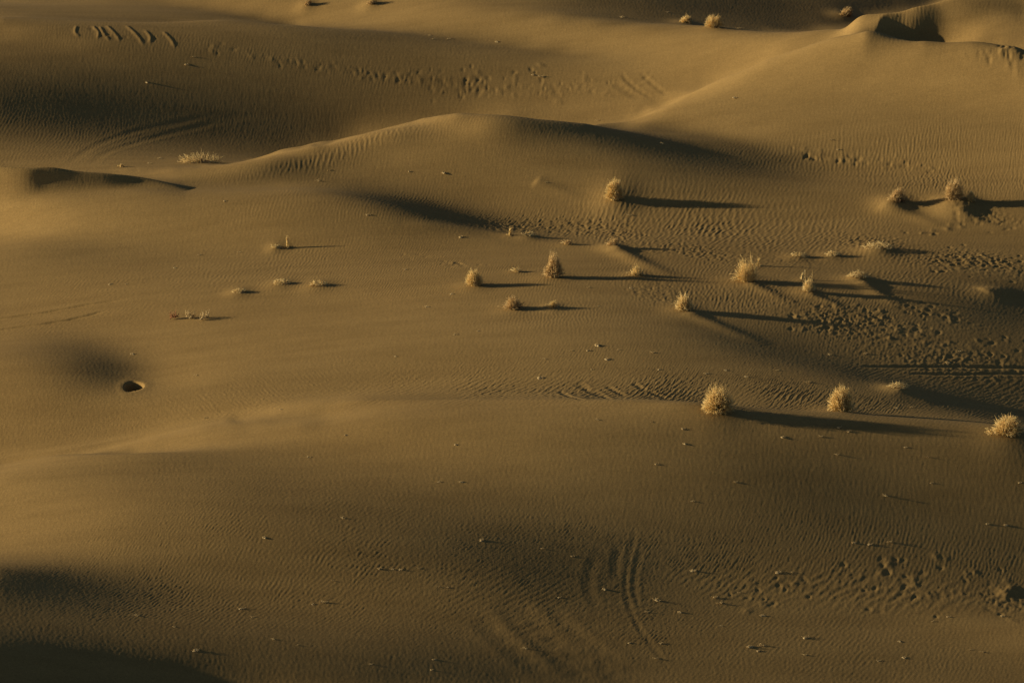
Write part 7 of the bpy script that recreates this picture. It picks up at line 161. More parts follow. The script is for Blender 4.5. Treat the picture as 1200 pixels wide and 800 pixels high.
[939,-934,0,-1,1,0,-1,1,0,-1,1,0,0,0,0,0,0,1,-1,1,0,0,0,-1,1,-1,1,-1,0,0,0,-1,1,-1,1,-1,1,-1,0,0,0,0,1,-2,1,0,0,-1,1,-1,1,-1,-1,1,-1,0,0,0,0,1,1,1,0,2,0,1,0,1,1,-1,2,-1,0,0,0,0,-1,0,0,-1,0,0,0,-1,1,0,-1,1,-1,1,0,-1,1,0,0,0,0,0,0,0,0,1,-1,1,-1,1,0,0,0,-1,1,-1,0,0,-1,-1,-1,0,-1,-1,-1,-1,-1,-1,0,-1,0,0,-1,1,-1,-1,0,-1,0,0,-2,0,0,-1,0,-1,0,-1,1,-1,1,-1,0,0,0,0,-1,1,-1,0,0,0,0,-1,1,0,0,0,0,0,0,0,0,0,0,0,0,0,0,1,-1,0,1,0,0,1,-1,1,-1,0,-1,0,-1,0,-1,0,0,-1,1,-1,0,0,0,0,-1,1,-1,1,1,2,7,17,6,-1,0,0,0,0,0,1,0,0,1,-1,1,1,-1,0,0,0,0,0,0,-1,0,1,-1,0,-1,1,0,-1,0,0,-1,0,-1,0,-1,0,-1,0,0,-1,-1,1,-1,-1,1,-1],
[931,-926,-1,1,0,-1,1,0,-1,1,0,0,-1,1,0,1,-1,0,1,0,0,-1,1,-1,1,-1,0,0,0,0,-1,1,-1,1,-1,0,0,0,0,0,0,0,0,-1,1,0,-1,1,-1,0,0,0,-1,1,-1,0,-1,1,0,1,0,2,0,1,1,1,0,0,1,1,0,0,0,0,-1,0,0,0,-1,0,0,0,-1,0,1,-1,1,-1,0,1,-1,0,1,-1,1,0,-1,1,0,0,0,0,0,1,-1,0,1,0,-1,1,-1,0,0,-1,0,-1,-1,0,-1,-1,-2,0,-1,-1,0,-1,0,0,0,-1,0,-1,0,-1,0,0,-2,0,0,-1,0,-1,0,0,-1,1,-1,1,-1,0,0,0,0,-1,1,-1,0,0,0,0,-1,1,0,0,0,0,1,-1,0,0,0,1,-1,0,1,-1,0,1,0,0,0,1,-1,1,-1,0,0,-1,-1,0,-1,0,0,0,0,-1,0,0,0,0,0,0,-1,1,1,2,8,15,6,0,0,-1,1,0,0,0,1,-1,2,-1,1,-1,1,0,0,0,-1,1,-1,0,0,0,0,-1,1,-1,0,1,-1,-1,0,0,-1,0,-1,0,-1,0,-1,1,-2,1,-1,-1,1,-1],
[922,-917,0,-1,1,0,-1,1,0,-1,1,0,0,0,0,0,0,1,-1,1,0,-1,1,-1,0,0,0,0,0,-1,1,-1,0,0,0,0,0,0,0,0,-1,1,0,-1,1,-1,0,0,0,0,0,0,-1,0,0,0,-1,1,-1,2,0,1,1,1,1,0,1,0,1,0,1,-1,1,0,-1,0,0,-1,0,-1,1,-1,0,1,-1,0,0,0,0,0,0,0,1,-1,0,1,-1,1,-1,1,0,0,-1,1,1,-1,0,1,-1,0,1,-2,1,-1,0,-2,1,-2,0,-1,-2,0,-1,-1,0,-1,0,-1,1,-1,0,-1,0,0,-1,-1,0,-1,-1,1,-2,1,-1,0,-1,1,-1,1,-1,0,0,0,0,0,-1,1,-1,0,0,0,0,0,0,0,0,1,-1,0,1,-1,0,1,-1,1,-1,1,-1,1,0,0,1,-1,1,0,-1,0,0,-1,-1,0,0,-1,0,0,0,-1,1,-1,0,0,0,-1,1,0,1,3,6,16,6,-1,1,-1,0,1,-1,1,0,1,0,0,0,0,1,0,-1,0,1,-1,0,-1,1,-1,1,-1,0,0,0,0,0,-1,0,0,-1,0,-1,0,-1,0,-1,0,0,-1,0,0,0,-1],
[913,-908,0,-1,1,0,-1,1,0,-1,1,0,0,0,0,0,0,1,0,-1,1,-1,0,0,0,0,0,0,-1,1,-1,0,0,0,0,-1,1,0,-1,1,-1,1,-1,0,1,-1,0,0,0,0,-1,1,-1,0,-1,1,-1,0,1,0,1,1,1,0,2,0,0,1,1,0,0,0,0,1,-1,-1,1,-1,-1,1,-1,0,0,0,0,-1,1,0,0,0,0,0,-1,2,-1,0,0,0,1,-1,1,-1,1,0,0,0,0,0,0,0,0,0,-1,0,-1,0,-1,0,-2,0,-2,0,-1,-1,-1,1,-2,1,-1,1,-2,1,-1,-1,0,-1,0,-1,0,-1,0,-1,1,-2,1,0,0,-1,1,-1,0,0,0,0,-1,1,-1,0,1,-1,0,0,0,0,1,-1,1,-1,1,-1,1,-1,1,-1,1,0,-1,1,0,1,-1,1,0,0,-1,0,0,-1,0,-1,-1,1,-1,0,0,-1,1,-1,0,0,0,0,0,0,1,3,6,16,5,0,0,0,0,0,1,-1,1,0,1,-1,1,0,1,-1,0,0,0,0,-1,1,-1,0,0,0,0,0,-1,1,-1,1,-1,-1,0,0,-1,0,-1,0,-1,0,0,-1,0,0,0,-1],
[903,-898,0,0,0,-1,1,0,-1,1,0,0,0,0,0,0,0,1,-1,1,-1,0,0,0,0,0,-1,1,-1,0,0,0,0,0,-1,1,-1,1,-1,1,-1,0,0,1,-1,0,-1,1,0,-1,1,-1,0,0,-1,0,1,-1,0,1,1,0,2,0,1,1,0,1,0,1,0,0,0,0,-1,1,-1,-1,1,-1,0,0,-1,1,-1,1,0,-1,1,-1,1,0,-1,1,0,0,0,0,0,0,1,-1,0,1,0,-1,1,0,0,0,0,-1,1,-2,0,0,-1,-1,0,-2,0,-2,0,-1,-1,0,0,0,-1,0,0,0,-2,1,-1,-1,0,-1,0,-1,0,0,-1,0,0,-1,1,0,-1,1,-1,0,0,0,0,-1,1,-1,0,1,-1,0,1,-1,0,1,-1,1,0,-1,1,0,-1,1,0,-1,1,0,1,-1,1,0,0,-1,1,-1,0,-1,0,-1,0,-1,1,-1,0,-1,1,0,-1,0,0,0,0,0,1,3,6,16,4,1,0,0,-1,1,0,1,-1,1,0,0,1,0,0,-1,1,0,-1,1,-1,0,0,0,-1,1,0,-1,0,1,-1,0,0,-1,0,0,-1,0,-1,0,-1,1,-2,1,-1,-1,1,-1],
[894,-889,-1,1,0,0,-1,1,0,-1,1,0,0,0,0,0,1,-1,1,-1,0,0,0,0,0,-1,0,1,-1,0,0,-1,1,-1,1,-1,1,-1,0,0,0,0,0,0,0,0,0,-1,1,-1,0,0,0,0,-1,0,0,0,0,1,0,2,0,1,1,0,1,1,0,0,0,1,0,-1,1,-1,0,-1,0,0,0,-1,1,-1,0,1,-1,0,1,-1,0,1,-1,1,-1,1,0,0,0,0,0,0,0,0,1,-1,1,0,0,-1,1,-1,0,0,-1,-1,0,-1,-1,0,-2,-1,0,-1,-1,1,-2,1,-1,0,0,-1,0,0,-1,-1,0,-1,0,-1,0,0,-1,0,0,0,0,-1,1,0,-1,0,0,0,0,0,0,-1,0,1,-1,1,-1,1,-1,1,-1,1,0,0,-1,1,0,0,0,0,0,0,0,1,-1,1,0,0,0,-1,0,0,-2,1,-1,-1,0,1,-1,0,-1,1,-1,1,-1,0,0,0,1,3,6,16,4,1,-1,0,1,-1,1,0,0,1,-1,1,1,-1,1,-1,1,-1,0,0,0,0,-1,1,-1,0,1,-1,0,0,0,0,-1,1,-1,-1,0,0,-1,0,0,-1,0,-1,0,0,-1,1],
[884,-879,-1,1,0,0,-1,1,0,0,-1,1,0,0,1,-1,0,0,1,-1,0,0,0,-1,1,-1,0,0,0,0,0,-1,1,-1,0,0,0,0,1,-1,-1,1,0,0,0,-1,1,-1,0,0,0,0,0,-1,0,0,0,0,0,0,2,0,1,1,0,1,1,0,1,0,0,0,1,-1,0,0,0,-1,0,-1,1,-1,0,0,0,0,0,1,-1,0,0,0,0,1,-1,0,1,0,-1,1,0,0,0,0,0,0,1,-1,1,0,-1,0,0,-1,0,-1,0,-1,-1,-1,0,-2,-1,0,0,-1,0,-1,0,0,0,0,-1,-1,0,-1,0,-1,0,0,-1,-1,1,-1,0,0,0,-1,1,0,-1,1,-1,0,0,0,-1,1,0,-1,0,1,0,-1,1,0,-1,1,0,0,0,0,0,0,0,0,0,0,0,1,0,0,0,0,0,0,-1,-1,0,-1,0,0,-1,1,-1,0,0,-1,1,-1,0,1,-1,0,1,3,6,16,4,0,0,0,0,0,1,-1,1,0,1,-1,1,0,1,-1,0,0,0,-1,1,-1,1,-1,0,0,0,0,0,-1,1,-1,1,-1,0,0,-1,0,-1,0,-1,0,0,-1,0,0,0,-1],
[874,-870,1,0,0,0,-1,1,0,0,-1,1,0,0,1,-1,0,0,1,-1,-1,1,0,-1,0,0,0,0,0,0,-1,1,-1,0,0,0,0,0,0,0,-1,1,0,-1,1,-1,0,1,-1,0,0,-1,1,-1,0,-1,1,0,-1,2,0,1,1,0,2,-1,2,0,0,1,0,0,0,0,0,-1,1,-2,1,-1,1,-1,0,-1,1,0,0,0,0,0,-1,1,0,1,-1,0,0,1,-1,1,-1,1,0,0,0,0,0,0,1,-1,0,0,0,-1,0,-1,-1,0,-1,-1,-1,0,-2,0,-1,0,0,0,-1,0,0,-1,0,-1,0,0,-1,-1,0,-1,0,0,-1,1,-1,0,0,0,-1,1,0,-1,0,1,-1,0,-1,1,0,-1,1,0,-1,1,0,0,0,0,-1,1,0,0,1,-1,0,0,0,0,1,0,0,0,0,0,0,0,-1,-1,0,0,-1,0,-1,0,1,-1,0,0,-1,1,-1,0,1,-1,2,1,7,15,5,0,0,0,-1,1,0,1,-1,1,0,1,-1,1,0,0,0,-1,1,-1,0,0,0,0,0,0,-1,1,-1,1,-1,0,1,-1,0,-1,0,0,-1,0,0,-1,0,-1,0,0,0,-1],
[863,-858,0,0,0,-1,1,0,0,-1,1,0,0,0,0,1,-1,0,0,0,-1,1,-1,1,-1,0,0,-1,1,-1,1,-1,0,0,0,0,-1,1,0,-1,1,0,-1,0,1,-1,0,0,0,0,-1,1,-1,0,0,-1,1,-1,1,0,1,1,0,2,0,0,1,1,0,0,1,0,0,0,-1,1,-1,-1,1,-1,0,-1,1,0,-1,1,0,-1,1,-1,1,0,0,-1,1,0,0,1,-1,0,1,-1,1,-1,1,0,0,0,1,-1,0,-1,1,-1,-1,0,0,-2,0,-1,-1,0,-2,0,-1,0,0,-1,0,0,0,-1,0,0,-1,-1,0,0,-2,1,-1,0,-1,1,-1,0,0,0,0,0,-1,1,-1,0,1,-1,-1,1,0,0,-1,1,0,0,0,0,0,0,0,0,0,0,0,1,-1,0,0,1,-1,1,0,1,-1,0,0,0,-1,0,-1,-1,0,0,0,-1,1,-1,0,0,0,-1,1,-1,1,-1,2,2,5,16,5,-1,1,-1,1,-1,1,0,1,-1,1,0,0,1,-1,1,-1,1,-1,0,0,-1,1,0,-1,1,-1,0,0,1,-1,0,0,0,-1,1,-1,0,-1,0,-1,0,0,0,-1,0,-1,1],
[853,-849,1,0,0,0,-1,1,0,0,0,0,0,0,0,0,0,0,0,0,-1,1,-1,0,0,0,-1,1,-1,1,-1,0,0,0,-1,1,0,-1,1,-1,1,-1,0,0,0,0,0,0,0,0,-1,0,1,-2,1,-1,1,-1,0,1,1,1,0,1,1,0,1,0,1,0,1,-1,1,-1,1,-1,-1,1,-1,0,0,-1,1,-1,0,1,-1,0,1,-1,1,-1,1,0,-1,1,0,0,0,0,0,0,1,-1,1,0,0,-1,1,0,0,0,-1,0,-1,0,-1,0,-1,-1,-1,-1,-1,0,-1,0,0,-1,0,0,0,-1,0,0,-1,-1,0,-1,0,0,-1,0,-1,1,-1,0,0,0,0,0,0,-1,1,-1,1,-1,0,0,-1,1,0,0,0,0,0,0,0,0,0,1,-1,0,0,1,-1,0,1,-1,1,0,0,0,1,-1,0,0,-1,0,-1,0,-1,0,0,-1,1,-1,0,1,-2,1,0,-1,1,-1,2,2,6,14,5,1,-1,0,0,0,1,0,0,0,1,-1,1,0,1,-1,0,0,0,0,-1,1,-1,0,1,-1,0,0,0,0,-1,1,0,0,-1,1,-1,-1,1,-1,-1,0,0,-1,1,-1,-1,1],
[842,-837,0,-1,1,0,0,0,-1,1,0,0,0,0,0,0,0,0,0,-1,1,-1,0,0,0,-1,1,-1,1,-1,0,0,-1,1,0,-1,1,-1,0,1,-1,0,0,0,0,0,0,-1,1,-1,1,-1,0,0,-1,0,0,0,1,-1,2,0,1,1,1,0,1,0,0,1,0,0,1,-1,0,0,-1,1,-2,1,0,-1,0,0,1,-1,0,0,0,0,1,-1,0,1,-1,1,-1,1,0,0,0,0,0,1,-1,0,1,0,0,-1,1,-1,0,0,-1,0,-1,0,-2,0,-1,-1,-1,0,-1,0,0,-1,0,0,0,-1,0,-1,0,0,-1,-1,0,0,-1,0,-1,1,-1,0,1,-1,0,0,0,-1,1,-1,1,-1,0,0,0,0,0,0,0,0,0,0,0,1,-1,0,1,-1,0,1,-1,1,-1,1,0,0,0,0,1,-1,0,0,-1,0,0,-2,1,-1,0,-1,1,0,-1,0,0,0,-1,1,0,-1,2,2,6,14,5,0,0,0,0,0,0,0,1,0,0,1,-1,1,0,0,0,0,-1,1,-1,0,0,0,0,0,0,-1,1,0,-1,1,-1,1,-1,0,0,0,-1,0,0,-1,0,-1,0,0,0,0],
[831,-826,0,-1,1,0,0,0,0,-1,1,0,0,1,-1,0,-1,1,0,-1,0,0,0,0,0,-1,0,1,-1,0,0,-1,1,-1,1,-1,0,1,-1,0,0,0,0,0,0,-1,1,-1,1,-1,0,0,0,0,-1,0,0,0,0,0,2,0,1,1,0,1,0,1,0,1,0,0,0,0,0,-1,1,-2,1,0,-1,0,0,0,0,0,0,0,0,0,0,0,0,0,0,1,-1,1,-1,1,0,0,0,0,0,0,1,-1,1,0,-1,0,0,0,-1,-1,0,-1,0,-1,-1,-1,-1,-1,0,0,0,-1,0,0,0,-1,0,0,-1,-1,0,-1,1,-2,0,0,0,-1,1,-1,0,0,1,-1,0,-1,1,0,-1,0,1,-1,0,0,0,0,0,0,0,1,-1,0,1,-1,1,-1,0,1,-1,1,-1,1,0,0,1,-1,1,-1,0,0,0,-1,-1,0,-1,1,-1,-1,1,0,-1,0,0,0,0,0,0,-1,2,2,6,14,4,1,0,-1,1,0,0,0,0,1,0,0,1,-1,1,-1,1,-1,0,1,-1,0,-1,1,0,-1,1,-1,1,-1,0,0,1,-1,0,0,0,0,-1,0,0,-1,0,-1,0,0,0,0],
[820,-815,0,-1,1,0,0,0,0,0,0,0,0,0,0,-1,1,0,-1,0,0,0,0,0,-1,0,1,-1,0,0,-1,1,-1,1,-1,0,0,0,0,0,0,0,0,-1,1,0,-1,0,1,-1,0,0,-1,1,-1,0,-1,1,0,1,0,1,0,2,0,1,0,0,1,1,-1,1,0,0,0,-1,0,-1,1,-1,0,0,0,0,-1,1,0,-1,1,0,0,0,0,0,0,0,0,0,1,-1,1,0,-1,1,0,1,-1,0,1,-1,0,0,0,-1,0,0,-2,1,-2,0,-2,0,-1,0,-1,0,-1,1,-1,0,-1,1,-2,1,-1,-1,0,0,-1,-1,1,-1,-1,1,-1,1,-1,0,1,-1,0,-1,1,0,-1,1,-1,0,0,1,-1,0,0,0,1,-1,0,1,-1,1,-1,1,-1,1,0,-1,1,0,0,0,0,1,0,-1,1,-2,1,-1,-1,0,0,-1,0,0,0,0,-1,1,-1,0,0,0,-1,1,1,2,6,14,4,0,1,-1,0,1,0,0,0,0,1,0,0,0,0,1,-1,0,0,0,-1,1,0,-1,0,1,-1,0,0,0,0,0,0,0,0,0,0,0,-1,0,-1,1,-1,-1,0,0,0,0],
[808,-803,0,0,0,0,0,0,0,0,0,0,0,0,-1,1,0,-1,0,0,0,0,0,-1,1,-1,0,0,0,-1,1,-1,0,1,-1,0,0,0,0,-1,1,0,-1,1,-1,1,-1,0,0,0,0,0,-1,1,-1,0,-1,1,0,0,1,1,0,1,1,1,0,0,1,0,0,1,-1,1,-1,0,0,0,-1,0,0,-1,1,-1,1,-1,1,-1,1,0,-1,1,0,0,-1,1,0,0,1,-1,0,1,-1,1,0,0,0,0,0,1,-1,0,-1,0,0,-1,0,-1,-1,0,-2,0,-1,0,-1,0,-1,0,0,0,0,-1,0,-1,0,0,-1,-1,0,0,-1,0,0,0,-1,1,-1,0,1,-1,0,0,0,-1,1,-1,1,-1,0,0,1,-1,0,1,-1,0,1,-1,1,0,-1,1,-1,1,0,-1,1,0,0,1,-1,1,-1,1,0,-1,-1,0,0,-1,-1,1,-1,0,0,0,-1,1,-1,0,0,0,0,0,1,2,6,14,3,1,1,-1,0,0,0,1,0,0,1,-1,1,0,0,0,0,0,-1,1,-1,1,-1,0,0,0,0,0,0,0,0,-1,1,0,0,-1,1,0,-1,0,-1,1,-1,-1,1,-1,0,-1],
[797,-792,0,0,0,0,0,0,0,-1,1,0,0,0,0,0,-1,0,0,0,0,0,-1,1,-1,0,0,0,-1,1,-1,0,1,-1,0,-1,1,0,0,0,-1,1,-1,1,-1,0,0,0,0,0,0,-1,1,-1,0,-1,1,-1,1,0,1,1,0,1,1,0,1,0,0,1,0,1,-1,0,0,0,0,-1,0,0,-1,1,-1,1,-1,0,0,1,-1,1,-1,0,1,0,-1,1,0,0,0,0,0,0,1,-1,1,0,0,-1,2,-1,-1,1,-1,0,0,-1,0,-1,-1,-1,0,-2,0,0,-1,-1,1,-1,0,0,-1,1,-2,1,-1,-1,0,0,-1,0,-1,0,0,-1,1,-1,1,-1,1,-1,0,0,0,0,-1,1,-1,1,-1,0,0,1,-1,1,-1,1,-1,1,0,-1,1,0,-1,1,0,0,0,0,0,0,1,-1,1,0,-1,0,0,-1,0,-1,0,-1,1,-1,0,0,-1,1,-1,1,-1,0,0,0,1,2,6,13,4,1,0,0,0,0,0,1,-1,1,0,1,-1,1,0,-1,1,-1,1,-1,0,0,0,0,0,0,0,-1,1,0,-1,1,-1,1,-1,1,-1,1,-1,0,0,-1,0,-1,1,-1,0,0],
[786,-781,0,0,0,0,-1,1,0,0,0,0,0,0,-1,1,-1,0,0,0,0,-1,1,-1,0,0,0,-1,1,-1,0,1,-1,0,-1,1,0,-1,1,0,-1,1,-1,0,0,0,0,0,0,0,-1,1,-1,0,0,-1,1,-1,1,0,0,2,0,1,0,1,1,0,0,0,1,0,1,-1,0,-1,1,-1,-1,1,-1,1,-1,0,0,0,0,0,0,1,-1,0,0,1,-1,1,-1,1,0,0,0,0,0,1,-1,0,1,0,0,0,-1,1,-1,0,-1,0,0,-2,0,0,-2,0,-1,-1,0,-1,1,-1,0,0,-1,0,0,0,-2,1,-1,-1,1,-2,1,-1,-1,1,0,-1,1,-1,0,1,-1,0,0,0,-1,1,0,-1,0,1,-1,1,-1,1,-1,1,-1,1,0,0,-1,1,0,0,0,0,0,0,0,0,1,0,0,-1,1,-1,0,-1,0,-1,0,0,-1,0,0,0,0,0,-1,1,-1,0,0,0,1,3,4,14,5,-1,1,0,-1,1,0,0,1,-1,1,0,0,1,-1,1,-1,0,1,-1,-1,1,0,0,-1,1,-1,1,-1,1,-1,0,0,1,-1,0,1,-1,0,0,0,-1,0,0,-1,0,0,0],
[774,-769,0,0,0,0,0,0,0,0,0,0,0,-1,1,-1,0,0,0,0,-1,0,1,-1,0,0,-1,1,-1,0,1,-1,-1,1,0,0,-1,1,-1,1,-1,0,0,1,-1,0,0,-1,1,0,-1,0,0,0,0,-1,0,1,-1,1,0,2,0,0,1,1,1,-1,1,1,-1,1,0,0,0,-1,0,0,0,-1,0,0,0,0,0,0,0,0,0,0,0,0,0,0,0,1,-1,1,-1,1,0,0,0,0,0,0,1,-1,1,0,-1,1,-2,1,-1,0,-1,0,-1,-1,-1,0,-1,-1,0,-1,1,-1,-1,1,0,-1,0,-1,0,-1,0,0,-1,0,-1,0,0,0,-1,1,-1,1,-1,1,-1,0,0,0,0,-1,1,-1,1,-1,1,-1,1,-1,1,0,-1,1,0,0,0,0,-1,1,0,0,0,0,1,-1,1,0,0,0,-1,1,-2,1,-1,-1,0,0,-1,0,1,-1,0,-1,1,0,-1,0,0,1,0,2,6,13,4,0,1,-1,0,1,0,0,0,0,1,0,0,0,0,0,0,0,0,0,0,-1,1,-1,1,-1,0,0,1,-1,0,0,0,0,0,0,1,-1,0,0,-1,1,-1,-1,1,-1,0,0],
[762,-757,0,0,0,0,0,0,0,0,0,0,-1,1,-1,1,-1,-1,1,0,-1,0,0,0,0,0,0,-1,0,0,0,0,0,0,-1,1,-1,1,-1,0,1,-1,0,0,0,0,-1,1,0,-1,0,0,0,0,0,-1,0,0,0,1,0,1,1,1,0,0,1,1,0,0,0,1,0,-1,1,-1,0,-1,1,-1,0,0,0,-1,1,0,-1,1,0,0,-1,1,0,0,0,0,1,-1,0,1,-1,1,0,0,0,0,0,1,-1,1,-1,0,0,-1,0,0,-1,-1,0,-1,-1,0,-1,-1,-1,1,-1,0,0,0,-1,0,0,-1,0,-1,0,0,-1,0,-1,0,0,0,-1,1,0,-1,1,-1,0,0,0,0,0,0,0,-1,1,-1,1,-1,1,0,-1,1,0,0,0,0,0,0,-1,1,0,1,-1,0,0,1,0,0,0,0,-1,1,-1,-1,0,-1,1,-2,1,0,-1,0,0,0,0,-1,1,-1,0,1,0,2,6,13,4,0,0,0,1,-1,0,1,0,0,1,-1,1,0,0,0,0,0,-1,1,-1,1,-1,0,0,0,0,0,0,0,0,0,0,0,0,0,0,-1,1,0,0,-1,0,0,0,-1,0,0],
[750,-745,0,0,0,0,0,0,0,0,0,-1,1,-1,1,-1,0,-1,1,-1,1,-1,0,0,-1,1,-1,1,-1,0,0,-1,1,0,-1,1,-1,0,0,1,-1,0,0,-1,1,0,0,-1,1,-1,0,0,0,-1,1,-1,0,0,0,1,0,1,0,1,1,1,0,0,1,-1,2,-1,1,-1,0,0,0,-1,0,0,0,0,-1,1,-1,1,-1,1,-1,1,-1,1,0,0,-1,1,0,0,1,-1,0,1,-1,1,0,0,0,0,0,1,-1,0,-1,1,-1,-1,0,-1,0,-1,-1,-1,0,-1,-1,1,-1,0,0,-1,1,-1,-1,1,-1,-1,0,-1,1,-2,1,-1,0,-1,1,0,-1,1,-1,1,-1,0,0,0,0,0,0,-1,1,0,-1,1,0,-1,1,0,0,0,0,0,0,0,0,0,0,1,-1,0,1,-1,1,0,1,-1,-1,1,-1,-1,0,0,-1,0,0,-1,1,-1,0,0,0,0,0,-1,1,-1,1,3,5,12,5,0,0,0,0,0,0,1,-1,1,1,-1,1,-1,1,0,-1,1,-1,1,-1,0,0,0,0,0,0,-1,1,0,-1,1,0,0,-1,1,0,0,-1,1,0,-1,0,0,0,-1,0,0],
[737,-732,0,0,0,0,0,0,0,0,-1,1,0,-1,0,0,0,-1,1,-1,0,0,0,0,0,-1,0,0,1,-2,1,0,-1,1,-1,0,1,-1,0,0,0,0,-1,1,0,-1,1,-1,1,-1,0,0,-1,1,-1,0,0,0,-1,2,0,1,0,1,1,0,1,0,0,1,0,0,0,0,0,0,-1,1,-2,1,0,-1,0,1,-1,0,1,-1,0,1,-1,0,1,0,-1,1,0,0,0,0,0,0,1,-1,1,0,-1,1,0,1,-1,-1,1,-1,0,-1,0,-1,-1,0,-1,-1,0,-1,-1,1,-1,0,-1,1,-1,0,0,-1,0,0,-1,-1,0,0,-1,1,-2,1,0,0,-1,1,-1,1,-1,1,-1,0,0,0,0,-1,1,0,-1,1,0,0,0,0,0,0,0,0,0,1,-1,0,0,0,1,-1,1,0,0,0,0,0,0,0,-1,0,-1,-1,1,-1,0,0,-1,1,-1,0,0,0,0,-1,1,0,0,3,4,14,3,1,0,-1,1,0,0,1,-1,1,0,0,0,1,-1,1,-1,0,1,-1,0,0,-1,1,0,-1,1,0,-1,0,1,-1,1,-1,1,-1,1,0,-1,1,-1,1,-1,0,-1,1,-1,0],
[723,-718,0,0,0,0,0,0,0,0,0,-1,0,1,-1,-1,1,0,-1,0,0,0,0,-1,1,-1,0,0,0,0,0,-1,0,1,-1,0,0,0,0,0,-1,1,0,-1,1,-1,0,1,-1,0,0,-1,1,-1,0,0,0,-1,1,0,1,0,2,-1,2,0,0,1,0,1,-1,1,0,0,0,-1,1,-2,1,0,-1,0,0,0,0,1,-1,0,0,0,0,0,1,-1,1,-1,1,-1,1,0,0,0,1,-1,0,1,0,-1,1,0,0,0,-1,0,0,-1,-1,1,-2,0,-1,-1,-1,0,0,-1,0,0,0,-1,1,-1,-1,1,-2,1,-1,-1,1,-2,1,-1,0,0,0,0,-1,1,0,-1,1,-1,1,-1,0,0,0,0,0,0,-1,1,0,0,0,1,-1,0,0,0,1,-1,0,1,-1,1,-1,1,0,0,0,0,0,1,-1,-1,1,-2,1,-2,1,-1,0,0,0,-1,1,-1,0,0,0,0,0,-1,2,2,4,14,3,0,1,-1,1,0,0,0,0,0,1,0,0,0,1,-1,0,0,0,0,0,-1,1,-1,1,-1,0,0,1,-1,0,0,1,-1,0,0,1,-1,0,1,-1,1,-1,-1,1,-1,1,-1],
[708,-703,0,0,1,-1,0,-1,1,0,0,-1,0,0,0,0,-1,1,-1,0,0,-1,1,-1,1,-1,0,0,-1,1,-1,0,1,-1,0,-1,1,0,0,-1,1,-1,1,-1,0,0,1,-2,1,0,0,-1,0,0,0,0,-1,1,-1,1,1,0,1,0,2,-1,1,1,0,0,0,1,0,-1,1,-1,0,0,-1,0,1,-1,-1,1,0,0,0,0,0,0,0,0,0,0,0,1,-1,1,-1,1,0,0,0,0,0,1,-1,1,0,0,-1,1,-1,0,0,-1,-1,0,0,-2,0,0,-2,0,0,-1,0,0,0,-1,1,-1,0,-1,0,-1,1,-2,1,-1,-1,1,-1,0,0,0,0,0,-1,1,0,-1,1,-1,1,-1,0,0,0,0,0,1,-1,0,0,1,-1,0,1,-1,1,-1,1,-1,1,0,-1,1,0,0,0,1,-1,1,-1,0,-1,0,-1,0,0,-1,1,-1,0,-1,1,-1,1,-1,0,-1,1,0,1,1,6,12,4,0,1,-1,0,1,-1,1,0,0,1,-1,1,0,0,0,0,-1,1,-1,1,-1,0,1,-1,0,0,0,-1,1,0,0,0,0,0,0,0,0,0,1,-1,0,0,0,-1,1,-1,0],
[693,-688,0,0,0,0,0,0,0,0,-1,0,0,0,0,-1,1,-1,0,-1,1,-1,1,-1,0,0,-1,1,-1,0,1,-1,-1,1,0,-1,1,-1,1,-1,0,0,0,0,0,0,0,0,-1,1,-1,0,0,0,-1,1,-1,0,0,1,0,1,1,0,1,0,1,0,1,0,0,0,1,-1,0,0,0,-1,0,0,0,0,0,-1,1,-1,1,0,-1,1,0,0,0,0,0,0,1,-1,0,1,0,0,0,0,0,0,1,-1,1,0,-1,1,-1,0,0,-1,-1,0,0,-1,-1,-1,-1,1,-2,1,-1,0,0,0,-1,1,-1,-1,0,0,-1,0,0,-1,0,0,-1,0,1,-1,0,0,1,-1,0,0,-1,1,0,-1,1,-1,0,1,-1,1,-1,1,-1,1,-1,1,0,-1,1,0,0,0,-1,1,0,0,0,1,-1,1,-1,1,-1,0,0,-1,-1,0,0,0,-1,0,0,0,0,-1,0,0,0,0,0,0,1,1,6,12,3,1,0,0,0,0,1,-1,1,-1,1,1,-1,0,1,-1,1,-1,0,0,0,0,0,0,-1,1,0,-1,1,-1,1,-1,1,0,-1,1,0,-1,1,0,0,0,0,0,-1,1,-1,0],
[678,-673,0,0,0,0,0,0,0,-1,0,0,0,-1,1,-1,0,-1,1,-1,1,-1,-1,1,0,-1,0,1,-1,-1,1,0,-1,1,-1,0,0,0,0,0,0,0,-1,1,-1,1,-1,1,-1,0,0,0,-1,1,-1,0,0,-1,1,0,1,1,0,1,1,0,0,1,0,1,-1,1,0,0,0,0,-1,0,0,0,-1,1,-1,1,-1,1,-1,0,1,-1,1,0,0,0,0,0,0,0,0,1,0,-1,1,0,1,-1,0,1,0,-1,1,0,-1,0,0,-1,0,-1,-1,0,0,-2,0,-1,0,0,-1,1,-1,0,0,0,-1,0,0,-1,-1,1,-1,-1,1,-1,0,-1,1,0,-1,1,0,-1,0,1,-1,0,0,0,0,0,0,-1,1,0,0,0,0,0,0,0,0,0,0,0,0,0,0,0,0,1,-1,1,-1,1,0,0,-1,0,0,-1,0,-1,0,-1,1,-1,0,0,0,-1,0,1,-1,-1,1,0,1,1,5,13,3,0,1,-1,1,-1,1,0,0,0,1,-1,1,0,0,0,0,-1,1,0,-1,0,1,-1,0,0,0,0,1,-1,0,0,0,0,1,-1,0,1,-1,1,0,0,-1,1,-1,1,-1,0],
